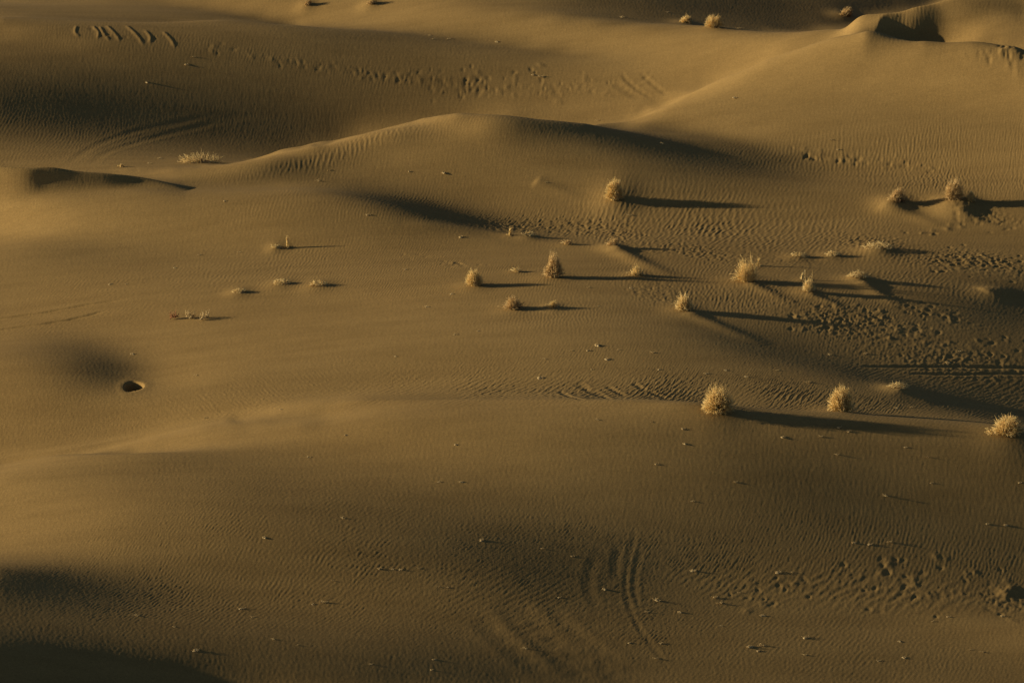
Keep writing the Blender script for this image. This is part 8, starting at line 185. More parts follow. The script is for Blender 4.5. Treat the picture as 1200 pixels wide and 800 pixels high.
[664,-659,0,0,0,0,0,-1,0,0,0,-1,1,-1,0,-1,1,-1,0,0,0,-1,0,1,-1,0,-1,1,-1,1,-1,0,0,0,0,-1,1,-1,1,-1,1,-1,0,0,0,0,0,0,0,-1,1,-1,0,0,0,0,-1,0,1,0,0,1,1,1,0,0,1,1,-1,1,1,-1,1,-1,1,-1,0,0,-1,1,-1,0,1,-1,0,0,0,0,1,-1,1,-1,1,0,-1,1,1,-1,0,1,-1,1,0,0,0,1,-1,1,0,-1,1,0,-1,0,0,0,-1,-1,0,0,-2,0,-1,0,-1,0,0,0,0,0,-1,0,0,-1,1,-2,1,-2,1,-1,0,0,-1,1,-1,0,0,1,-1,0,0,0,0,-1,1,-1,1,-1,1,-1,0,0,1,-1,1,-1,0,1,-1,1,-1,1,-1,1,-1,0,1,-1,1,0,0,0,0,0,-1,0,0,-1,0,0,-1,-1,1,-1,0,0,0,-1,0,0,0,0,0,0,0,2,5,12,3,1,0,-1,1,0,0,0,0,1,-1,1,0,0,1,-1,0,0,0,0,0,-1,1,0,-1,1,-1,1,-1,1,0,-1,1,0,0,0,0,0,0,0,1,-1,1,-1,1,-1,0,0],
[652,-647,0,0,-1,1,-1,0,-1,1,-1,0,0,-1,0,0,0,0,-1,0,0,0,0,0,-1,0,0,0,0,0,0,-1,0,1,-1,0,0,0,0,-1,1,0,0,-1,1,-1,1,-1,0,0,0,0,0,-1,0,0,0,0,1,-1,1,1,0,1,0,1,1,0,0,1,-1,1,1,-1,0,-1,1,0,-1,0,0,0,0,0,-1,1,0,0,1,-1,0,1,-1,1,0,-1,1,1,-1,0,1,0,0,0,0,1,-1,1,0,0,0,0,-1,1,-1,0,-1,0,-1,0,-1,-1,0,0,-1,-1,1,-1,1,-1,0,0,-1,0,0,-1,0,0,-1,0,0,-1,1,-1,0,0,0,0,0,-1,1,0,-1,0,1,-1,0,0,0,0,0,0,0,-1,1,0,0,0,0,0,0,0,0,-1,1,0,0,0,0,0,0,0,0,0,0,-1,0,-1,0,0,-1,0,-1,0,0,0,0,-1,0,0,0,-1,1,0,1,3,3,9,4,1,0,1,0,0,0,0,1,-1,1,0,1,-1,0,0,1,-1,0,0,0,0,0,0,0,0,0,0,0,0,0,0,1,-1,0,1,0,-1,1,0,0,1,-1,0,1,-1,0,0],
]
# ripple zones: x, y, radius x, radius y, strength, skew
R_FINE = [
    (-15.5, -28.6, 6.9, 3.7, 0.9, -0.08),
    (-9.1, -32.8, 11.1, 4.3, 1.0, -0.11),
    (-1.3, -34.7, 8.7, 3.6, 0.9, -0.0),
    (-17.2, -28.9, 4.1, 4.4, 0.7, -0.0),
    (-20.2, -13.4, 5.2, 2.5, 0.9, 0.16),
    (-8.2, -14.2, 11.2, 2.1, 1.5, 0.14),
    (1.8, -16.4, 8.1, 3.2, 1.5, -0.21),
    (12.1, -17.2, 5.1, 2.3, 1.3, -0.32),
    (-12.4, 7.0, 10.7, 5.4, 0.85, -0.13),
    (-21.9, 3.5, 5.7, 4.9, 0.8, -0.0),
    (-7.2, 0.9, 6.8, 2.8, 1.0, -0.2),
    (-8.8, 21.2, 3.9, 2.9, 0.7, 1.47),
    (-3.5, 21.9, 2.6, 0.7, 0.9, 0.13),
    (-22.3, 16.1, 5.6, 1.2, 1.0, -0.17),
    (21.9, 21.2, 7.5, 2.3, 1.0, -0.11),
    (13.0, 17.8, 8.7, 4.5, 0.5, -0.49),
    (22.8, 16.9, 5.2, 2.6, 1.0, -0.33),
    (2.1, 15.4, 6.9, 1.8, 0.8, -0.2),
    (8.4, 11.3, 10.5, 5.5, 1.0, -0.31),
    (-1.6, 0.9, 3.6, 4.0, 0.9, -0.39),
    (1.5, -6.8, 4.2, 2.6, 0.7, -0.26),
    (12.9, -3.3, 4.7, 3.9, 0.9, -0.47),
    (10.7, -0.5, 6.4, 5.0, 0.7, -0.44),
    (-24.6, 29.6, 5.5, 4.6, 0.35, -0.0),
    (-14.0, 34.6, 6.1, 1.4, 0.4, 0.11),
    (-12.8, 39.6, 8.5, 0.9, 0.5, -0.26),
    (-25.9, 42.9, 5.3, 2.6, 0.25, -0.34),
    (21.3, 35.3, 3.2, 3.6, 1.0, 3.03),
    (9.9, -23.1, 3.2, 0.7, 0.7, -0.11),
    (3.4, -30.7, 6.8, 2.4, 0.8, -0.09),
    (13.7, -29.6, 8.2, 2.2, 0.45, -0.05),
    (5.3, -37.0, 7.9, 2.7, 0.7, -0.11),
    (20.3, -16.3, 2.2, 2.7, 0.6, -0.46),
    (-15.9, -36.0, 5.3, 3.7, 0.7, -0.2),
    (-3.0, -12.0, 15.8, 3.0, 0.45, -0.09),
    (18.9, -11.5, 4.5, 3.3, 0.7, -0.2),
    (-14.4, 19.4, 2.6, 1.1, 0.9, -0.0),
]
R_COARSE = [
    (9.2, 10.9, 7.1, 3.8, 1.0, -0.16),
    (22.0, 21.4, 4.8, 1.5, 0.5, -0.14),
    (22.9, 17.4, 4.3, 2.3, 0.7, -0.27),
    (-1.3, -35.2, 5.0, 1.7, 0.5, 0.13),
    (0.7, -36.3, 3.3, 1.6, 0.35, -0.34),
    (1.8, -17.3, 9.5, 2.4, 1.3, -0.11),
    (-8.1, -15.3, 4.4, 1.5, 0.9, 0.23),
    (-8.8, 20.8, 3.9, 0.6, 1.0, 0.46),
    (13.5, -32.6, 5.1, 1.4, 0.6, -0.07),
    (16.9, 7.1, 3.3, 3.3, 0.8, -0.43),
    (19.6, -11.2, 4.2, 2.5, 0.7, -0.14),
    (10.2, -2.9, 4.3, 2.3, 0.5, -0.32),
    (8.4, -33.0, 2.0, 0.8, 0.7, -0.35),
    (12.1, -17.1, 3.3, 1.1, 1.1, -0.27),
    (19.2, 0.6, 3.6, 1.8, 0.5, -0.26),
]
R_ROUGH = [
    (3.8, 11.6, 3.0, 2.1, 0.8, -0.26),
    (-0.8, 11.5, 1.7, 1.2, 0.6, -0.79),
    (22.0, 4.3, 2.4, 1.9, 0.8, -0.13),
    (15.1, -6.2, 3.1, 1.5, 0.7, -0.23),
    (17.7, -7.4, 2.7, 1.4, 0.5, -0.44),
    (19.2, -4.0, 1.6, 1.1, 0.7, -0.78),
    (9.0, 5.8, 4.1, 1.6, 0.7, -0.43),
    (15.6, -32.3, 3.7, 1.1, 0.25, -0.07),
    (11.5, -32.7, 2.4, 0.9, 0.2, -0.0),
    (6.3, -3.2, 1.2, 1.2, 0.6, -0.33),
    (17.4, 8.1, 1.7, 1.6, 0.7, -0.43),
    (22.9, 12.9, 2.5, 0.7, 0.8, -0.65),
    (-2.8, 37.9, 3.3, 0.3, 0.4, -0.24),
    (2.8, 36.8, 2.3, 0.4, 0.4, -0.0),
    (-9.5, 38.9, 3.8, 0.3, 0.4, -0.24),
    (19.6, -32.5, 1.0, 1.0, 0.6, -0.0),
    (19.4, -9.4, 3.4, 1.9, 0.6, -0.21),
    (25.3, 26.7, 1.8, 0.3, 0.8, -0.14),
]
R_SMOOTH = [
    (-9.4, 24.5, 4.5, 4.1, 0.55, 1.99),
    (8.8, 20.8, 6.1, 2.0, 0.7, -0.45),
    (-21.1, 36.5, 12.2, 2.2, 0.7, -0.08),
    (-21.2, 13.2, 6.4, 1.4, 0.9, -0.08),
    (-17.9, 8.8, 5.0, 2.1, 0.6, -0.0),
    (1.4, -24.1, 11.6, 1.8, 0.9, -0.05),
    (14.0, -25.7, 9.1, 2.1, 0.8, -0.1),
    (18.9, 27.2, 9.0, 2.7, 0.85, -0.0),
    (10.5, 31.2, 4.1, 7.4, 0.9, 3.03),
    (7.6, 39.7, 6.6, 3.2, 0.9, -0.0),
    (-13.4, -19.3, 5.4, 2.0, 0.95, 0.3),
    (-10.5, -5.3, 10.1, 3.3, 0.7, -0.0),
    (-1.7, 17.7, 8.7, 1.3, 0.6, -0.1),
    (-9.6, -42.2, 10.2, 2.1, 0.7, -0.0),
    (-8.4, 9.9, 8.4, 0.9, 0.8, -0.06),
    (-18.2, 2.1, 2.4, 1.3, 0.6, 0.22),
]
R_WAVES = [
    (15.2, -32.5, 4.1, 1.1, 0.7, -0.07),
    (10.8, -32.8, 2.4, 0.8, 0.55, -0.1),
    (22.0, 4.3, 2.8, 1.9, 0.7, -0.13),
    (15.1, -6.0, 3.5, 1.7, 0.7, -0.29),
    (19.6, -4.0, 1.6, 1.0, 0.8, -0.78),
    (18.3, 8.3, 1.9, 1.6, 0.8, -0.33),
    (0.7, -37.2, 2.6, 1.7, 0.3, -1.17),
    (4.4, -34.3, 1.3, 1.4, 0.3, -0.0),
]
# hummocks, one of them added only for its shadow: x, y, half width x, half width y, height
MOUNDS = [
    (1.85, 0.1, 0.96, 1.32, 0.066),
    (-1.85, -0.88, 0.77, 1.09, 0.088),
    (-0.06, -5.36, 0.79, 1.11, 0.055),
    (5.04, 15.32, 0.89, 1.24, 0.088),
    (10.83, -0.58, 1.04, 1.43, 0.077),
    (7.72, -5.82, 0.79, 1.11, 0.088),
    (8.51, -22.0, 1.16, 1.59, 0.088),
    (13.83, -19.63, 1.02, 1.4, 0.088),
    (20.51, -22.89, 1.16, 1.58, 0.099),
    (19.03, 14.29, 0.79, 1.11, 0.121),
    (21.81, 14.0, 0.92, 1.27, 0.11),
    (22.76, 13.74, 0.47, 0.7, 0.088),
    (13.62, -2.21, 0.59, 0.86, 0.088),
    (5.73, 0.32, 0.66, 0.94, 0.077),
    (11.19, 41.41, 1.01, 1.39, 0.088),
    (9.84, 46.85, 0.7, 0.99, 0.088),
    (19.47, 54.06, 0.75, 1.06, 0.121),
    (-16.32, 24.33, 1.55, 2.08, 0.066),
    (-11.03, 8.6, 0.31, 0.5, 0.022),
    (-0.18, 9.2, 0.34, 0.54, 0.022),
    (4.71, 6.57, 0.61, 0.89, 0.121),
    (11.57, 2.81, 0.33, 0.53, 0.022),
    (13.45, 0.03, 0.27, 0.45, 0.022),
    (1.8, -5.39, 0.44, 0.67, 0.077),
    (-12.13, 54.09, 0.53, 0.78, 0.121),
    (-8.32, 52.39, 0.6, 0.87, 0.121),
    (2.63, 7.49, 0.4, 0.61, 0.022),
    (0.14, 1.67, 0.42, 0.64, 0.022),
    (16.06, 0.26, 0.87, 1.21, 0.088),
    (17.52, 6.35, 1.26, 1.71, 0.088),
    (13.6, 4.81, 0.61, 0.88, 0.088),
    (15.25, 5.06, 0.61, 0.88, 0.088),
    (16.62, -15.06, 0.79, 1.11, 0.088),
    (-15.74, -1.75, 0.63, 0.9, 0.017),
    (-14.96, -2.04, 0.62, 0.9, 0.007),
    (-14.3, -2.43, 0.74, 1.05, 0.017),
    (-9.22, 1.43, 0.75, 1.06, 0.088),
    (-10.99, 2.26, 0.69, 0.99, 0.088),
    (-12.92, 1.38, 0.57, 0.83, 0.088),
    (-11.57, 8.58, 0.4, 0.62, 0.088),
    (-20.41, 23.31, 0.35, 0.55, 0.009),
    (0.73, 9.19, 0.59, 0.85, 0.088),
    (22.41, -0.46, 0.9, 1.0, 0.1),
    (23.11, -0.33, 0.5, 0.6, 0.06),
    (19.6, -32.19, 0.3, 0.4, 0.07),
    (19.92, -31.76, 0.2, 0.3, 0.04),
    (22.06, 13.24, 1.0, 1.4, 0.24),
    (18.94, 14.02, 0.9, 1.1, 0.12),
    (5.32, 15.69, 1.2, 2.0, 0.12),
    (16.24, 0.16, 0.5, 0.6, 0.14),
    (17.64, 5.89, 0.8, 0.8, 0.14),
    (5.01, 6.27, 0.4, 0.6, 0.1),
    (16.65, -15.21, 0.5, 0.6, 0.1),
    (-23.34, 17.46, 1.0, 0.5, 0.16),  # added hump, put here to cast shade across the gap on its right
    (22.49, 33.73, 2.3, 1.05, -0.55),
]
# sand tails in the lee of plants, last a saddle ridge shaped for shade: points, half width, height
TAILS = [
    ([(1.08, 17.47), (2.15, 16.78), (3.86, 15.54)], 0.35, 0.072),
    ([(18.3, 14.0), (20.09, 12.5), (21.38, 10.58)], 0.5, 0.12),
    ([(22.25, 13.02), (22.77, 11.89), (24.32, 10.61)], 0.4, 0.096),
    ([(4.93, 6.32), (6.08, 3.29), (7.58, 0.11)], 0.55, 0.168),
    ([(-5.44, 10.23), (-1.67, 10.05), (0.0, 9.15), (2.48, 7.59), (4.72, 6.11)], 0.5, 0.06),
    ([(16.32, -0.31), (16.98, -2.04), (18.0, -3.92)], 0.45, 0.12),
    ([(10.95, -0.99), (12.0, -2.71), (12.86, -4.61)], 0.4, 0.072),
    ([(7.85, -6.18), (9.57, -8.2), (11.39, -10.0)], 0.5, 0.096),
    ([(16.83, -15.22), (17.51, -15.92), (18.37, -16.57)], 0.45, 0.096),
    ([(21.9, -0.44), (22.97, 0.21), (24.54, -0.06)], 0.5, 0.078),
    ([(13.58, -2.62), (14.68, -3.74), (15.18, -4.92)], 0.3, 0.06),
    ([(-32.78, 19.72), (-28.67, 18.51), (-25.05, 17.34), (-23.32, 17.3), (-20.72, 17.28), (-18.57, 17.37), (-16.19, 16.63)], 0.62, 1.5),  # left saddle crest, no plant tail; height and steep front shaped to fall dark
]
# sharp crests: points, half width, height
EDGES = [
    ([(18.86, 30.15), (19.87, 34.53), (20.85, 35.18), (22.03, 35.59), (23.22, 35.99)], 0.8, 0.25),
    ([(-22.87, -16.6), (-22.13, -16.57), (-20.26, -16.78), (-18.41, -16.74), (-16.58, -16.49), (-14.73, -16.53), (-12.89, -16.41), (-11.04, -16.41)], 0.7, 0.1),
    ([(-8.06, -17.15), (-5.47, -17.92), (0.0, -19.48), (3.59, -20.45), (7.14, -21.44), (8.57, -21.52)], 0.8, 0.09),
    ([(4.4, 22.28), (6.47, 33.12), (7.88, 33.82), (9.29, 34.49), (11.42, 31.08), (13.64, 30.26), (15.89, 30.16), (18.13, 29.99)], 1.1, 0.05),
]
# wheel tracks and furrows: points, half width, depth (negative = ridge)
GROOVES = [
    ([(-25.69, 0.69), (-24.15, 1.31), (-22.15, 1.49), (-20.17, 1.88), (-17.76, 2.13)], 0.13, 0.11),
    ([(-25.39, -1.72), (-23.92, -0.66), (-21.95, -0.39), (-20.39, 0.03), (-18.85, 0.77)], 0.13, 0.11),
    ([(-25.64, 0.27), (-24.09, 0.74), (-21.71, 1.19), (-19.34, 1.7)], 0.08, 0.02),
    ([(-23.37, 24.03), (-22.86, 26.57), (-22.28, 28.95), (-21.35, 31.21), (-20.11, 32.84), (-17.91, 34.38), (-15.86, 35.21), (-13.56, 35.8)], 0.24, 0.014),
    ([(-22.04, 23.64), (-21.63, 26.83), (-20.73, 29.43), (-19.34, 31.94), (-17.4, 33.79), (-15.39, 34.99), (-13.09, 35.6)], 0.24, 0.014),
    ([(-24.45, 42.86), (-24.44, 41.82), (-24.12, 41.16)], 0.09, -0.06),
    ([(-23.57, 42.95), (-23.15, 41.82), (-23.1, 40.92)], 0.09, -0.06),
    ([(-23.17, 42.9), (-22.8, 41.6), (-22.4, 40.75)], 0.09, -0.06),
    ([(-22.81, 43.11), (-22.24, 41.76), (-21.82, 40.7)], 0.09, -0.06),
    ([(-21.74, 43.25), (-21.11, 41.86), (-20.44, 40.28)], 0.09, -0.06),
    ([(-20.6, 42.4), (-20.21, 41.41), (-20.17, 40.56)], 0.09, -0.06),
    ([(-19.58, 42.28), (-19.05, 41.17), (-18.73, 40.26)], 0.09, -0.06),
    ([(2.66, -15.64), (3.3, -16.98), (3.86, -18.25)], 0.13, 0.035),
    ([(3.41, -16.68), (3.86, -17.8), (4.33, -19.65)], 0.13, 0.035),
    ([(4.05, -16.1), (4.47, -16.98), (4.88, -17.91)], 0.13, 0.035),
    ([(5.2, -15.78), (5.51, -16.36), (5.75, -16.94)], 0.13, 0.035),
    ([(5.83, -16.83), (6.28, -17.56), (6.7, -18.13)], 0.13, 0.035),
    ([(2.02, -16.78), (2.54, -18.68), (3.02, -20.35)], 0.13, 0.035),
    ([(2.88, -15.58), (3.13, -16.16), (3.37, -16.83)], 0.13, 0.035),
    ([(15.28, -11.41), (18.19, -10.61), (20.52, -10.09), (24.42, -9.34)], 0.13, 0.1),
    ([(17.33, -11.7), (19.66, -11.14), (22.01, -10.46), (24.35, -9.99)], 0.13, 0.08),
    ([(5.1, -28.86), (4.78, -30.46), (4.59, -31.41), (4.49, -32.65), (4.52, -34.3), (4.68, -35.72), (5.01, -37.04), (5.56, -38.59), (6.16, -39.99)], 0.12, 0.009),
    ([(4.34, -30.56), (4.14, -31.75), (4.11, -33.03)], 0.2, 0.012),
    ([(5.19, -30.7), (4.92, -31.94), (4.81, -33.59), (4.93, -35.08)], 0.12, 0.009),
    ([(3.4, -31.27), (3.11, -32.44), (3.02, -33.92), (3.32, -35.58)], 0.2, 0.01),
    ([(-0.33, -35.15), (0.66, -37.22), (1.95, -39.33), (3.23, -40.88)], 0.5, 0.022),
    ([(1.33, -35.86), (2.62, -37.97), (4.22, -39.85)], 0.4, 0.018),
    ([(-1.32, -36.63), (0.0, -39.01), (1.29, -40.6)], 0.4, 0.018),
    ([(0.33, -35.38), (1.64, -37.79), (3.25, -39.71), (4.2, -40.63)], 0.35, 0.018),
    ([(6.02, 37.6), (6.42, 36.62), (7.0, 35.59), (7.67, 34.75)], 0.12, 0.03),
    ([(7.04, 37.37), (7.58, 36.28), (8.15, 35.26), (8.51, 34.69)], 0.12, 0.035),
    ([(7.74, 37.23), (7.12, 36.55), (6.31, 36.19), (4.68, 36.11), (3.28, 36.22)], 0.13, 0.03),
    ([(8.18, 36.21), (7.24, 36.07), (6.31, 35.96)], 0.1, 0.025),
    ([(5.54, 36.98), (6.3, 35.78), (7.07, 34.72)], 0.2, 0.03),
    ([(1.88, 36.88), (3.29, 37.0), (4.69, 36.82)], 0.12, 0.03),
    ([(2.11, 37.31), (2.44, 36.66), (2.57, 36.13)], 0.12, 0.03),
]
# footprints along paths: points, count, spread, depth
PRINTS = [
    ([(-17.09, 40.29), (-13.74, 39.65), (-11.35, 39.2), (-9.46, 38.99), (-7.08, 38.42), (-4.71, 38.06)], 72, 0.3, 0.03),
    ([(-4.71, 38.12), (-2.83, 37.81), (-1.41, 37.46)], 32, 0.5, 0.045),
    ([(-2.59, 37.82), (-1.88, 37.45)], 12, 0.6, 0.05),
    ([(-1.18, 37.52), (-0.38, 37.05)], 6, 0.4, 0.06),
    ([(0.0, 37.55), (2.81, 36.74), (4.69, 36.82), (5.38, 36.26)], 28, 0.6, 0.04),
    ([(0.09, 38.52), (0.28, 38.22)], 3, 0.3, 0.06),
    ([(1.13, 38.65), (1.6, 38.08)], 4, 0.4, 0.07),
    ([(14.56, 22.3), (16.28, 21.69), (18.01, 21.26), (20.15, 20.63), (21.82, 19.74)], 44, 0.3, 0.06),
    ([(-1.47, 11.27), (-0.42, 12.04), (0.84, 11.86)], 20, 0.5, 0.05),
    ([(1.68, 11.18), (3.81, 12.37), (5.88, 10.99)], 35, 0.9, 0.05),
    ([(20.11, 3.9), (21.6, 4.56), (23.21, 4.33), (24.92, 5.0)], 56, 1.0, 0.08),
    ([(16.58, 8.14), (18.27, 8.5)], 16, 0.7, 0.05),
    ([(12.75, -6.42), (14.74, -5.66), (16.66, -5.92), (18.48, -7.32)], 88, 1.2, 0.06),
    ([(17.99, -3.12), (18.97, -4.0), (20.73, -4.06)], 28, 0.5, 0.06),
    ([(18.91, 11.04), (20.55, 10.63), (22.81, 12.32), (24.76, 10.82)], 24, 0.6, 0.06),
    ([(21.65, 13.4), (23.14, 11.4)], 11, 0.8, 0.06),
    ([(18.84, -7.65), (21.48, -8.22), (23.53, -7.04)], 32, 1.2, 0.05),
    ([(5.51, -2.46), (7.51, -1.59)], 16, 0.6, 0.03),
    ([(-6.16, 6.2), (-1.62, 3.79)], 11, 0.8, 0.03),
    ([(25.25, 26.6), (27.25, 26.48)], 32, 0.8, 0.1),
    ([(-2.85, 4.44), (-2.23, 3.12)], 8, 0.5, 0.04),
    ([(8.91, -33.65), (10.13, -32.89), (11.49, -32.75)], 16, 0.8, 0.04),
    ([(13.53, -32.56), (15.61, -32.0), (17.99, -32.04), (19.98, -32.47)], 40, 1.2, 0.05),
    ([(-23.88, 41.93), (-19.04, 41.0)], 9, 0.5, 0.03),
]
# burrow pit: x, y, radius x, radius y, depth
PIT = (-16.72, -11.58, 0.44, 0.66, 0.75)
# plants: x, y, height, half width, kind, label
BUSHES = [
    (1.95, 0.0, 1.16, 0.54, 'feathery', 'tall feathery straw tussock, tallest upright one in the middle of the picture'),
    (-1.75, -0.98, 0.75, 0.42, 'round', 'rounded straw bush at the left end of the middle row, long shadow to its right'),
    (0.04, -5.46, 0.58, 0.43, 'clump', 'low straw bush with dark woody right side, below the feathery tussock'),
    (5.14, 15.22, 1.03, 0.49, 'round', 'round golden bush alone on the slope under the middle dune crest'),
    (10.93, -0.68, 1.03, 0.6, 'spiky', 'spiky straw bush with loose outer blades beside a thin upright wisp'),
    (7.82, -5.92, 0.74, 0.43, 'round', 'compact pale bush at the upper end of the trampled sand band'),
    (8.61, -22.1, 1.03, 0.68, 'round', 'broad rounded bush, left of the two on the near dune crest'),
    (13.93, -19.73, 1.12, 0.58, 'round', 'dense upright bush, right of the two on the near dune crest'),
    (20.61, -22.99, 0.78, 0.67, 'spread', 'sprawling bush at the right edge with litter spread to its left'),
    (19.13, 14.19, 0.72, 0.43, 'swept', 'wind-swept tuft with dark core on a low mound, left of the right-hand pair'),
    (21.91, 13.9, 1.06, 0.51, 'overhang', 'ragged bush overhanging a dark hollow on an eroded mound at right'),
    (22.86, 13.64, 0.51, 0.21, 'round', 'small round tuft just right of the ragged bush on the eroded mound'),
    (13.72, -2.31, 0.59, 0.3, 'round', 'small pale bush with two thin stalks standing above it'),
    (5.83, 0.22, 0.44, 0.34, 'spiky', 'small spiky tuft in the shadow streak right of the feathery tussock'),
    (11.29, 41.31, 0.71, 0.57, 'round', 'rounded bush on the far ridge line, largest up there'),
    (9.94, 46.75, 0.39, 0.37, 'round', 'low tuft on the far ridge line just left of its larger bush'),
    (19.57, 53.96, 0.5, 0.4, 'swept', 'wind-swept tuft on the dark slope left of the bright far ridge'),
    (-16.22, 24.23, 0.67, 0.94, 'sparse', 'wide sparse see-through bush on the left saddle of the middle crest'),
    (-10.93, 8.5, 0.66, 0.1, 'stem', 'single upright stem tuft with a very long thin shadow'),
    (-0.08, 9.1, 0.46, 0.12, 'stem', 'small upright wisp at the left start of the rippled corridor'),
    (4.81, 6.47, 0.37, 0.31, 'swept', 'low swept tuft on the lip of the rippled corridor'),
    (11.67, 2.71, 0.44, 0.12, 'stem', 'thin upright wisp just behind the spiky straw bush'),
    (13.55, -0.07, 0.4, 0.08, 'stem', 'thin lone stalk just up and left of the small pale bush'),
    (1.9, -5.49, 0.31, 0.19, 'spiky', 'tiny spiky tuft right of the low dark-sided straw bush'),
    (-12.03, 53.99, 0.35, 0.25, 'swept', 'small tuft at the top edge, left of two on the bright far slope'),
    (-8.22, 52.29, 0.35, 0.3, 'swept', 'small tuft at the top edge, right of two on the bright far slope'),
    (2.73, 7.39, 0.21, 0.17, 'clump', 'very low tuft on the corridor lip between the wisp and the swept tuft'),
    (0.24, 1.57, 0.2, 0.18, 'clump', 'very low pale tuft left of the feathery tussock'),
    (16.16, 0.16, 0.36, 0.48, 'mat', 'pale dead grass mat capping a small mound right of the small pale bush'),
    (17.62, 6.25, 0.33, 0.74, 'mat', 'pale broken grass mat along the far edge of the rippled corridor'),
    (13.7, 4.71, 0.24, 0.31, 'mat', 'small pale grass mat, left of two on twin mounds above the corridor shadow'),
    (15.35, 4.96, 0.24, 0.31, 'mat', 'small pale grass mat, right of two on twin mounds above the corridor shadow'),
    (16.72, -15.16, 0.3, 0.43, 'mat', 'pale grass mat in the dark hollow above the near crest at right'),
    (-15.64, -1.85, 0.36, 0.32, 'branch', 'dead reddish-brown branch at the left end of the fallen branch heap'),
    (-14.86, -2.14, 0.28, 0.32, 'branch', 'dead pale branch in the middle of the fallen branch heap'),
    (-14.2, -2.53, 0.32, 0.39, 'branch', 'dead twiggy branch at the right end of the fallen branch heap'),
    (-9.12, 1.33, 0.32, 0.4, 'mat', 'dark-edged dead grass patch, right of the pair on the left rippled slope'),
    (-10.89, 2.16, 0.24, 0.36, 'mat', 'pale dead grass patch, left of the pair on the left rippled slope'),
    (-12.82, 1.28, 0.16, 0.28, 'mat', 'thin dead grass patch below and left of the rippled slope pair'),
    (-11.47, 8.48, 0.12, 0.17, 'mat', 'low litter patch just left of the single upright stem'),
    (-20.31, 23.21, 0.18, 0.13, 'stem', 'tiny wisp on the far left crest line'),
    (0.83, 9.09, 0.21, 0.29, 'mat', 'pale flattened grass just right of the wisp at the corridor start'),
]
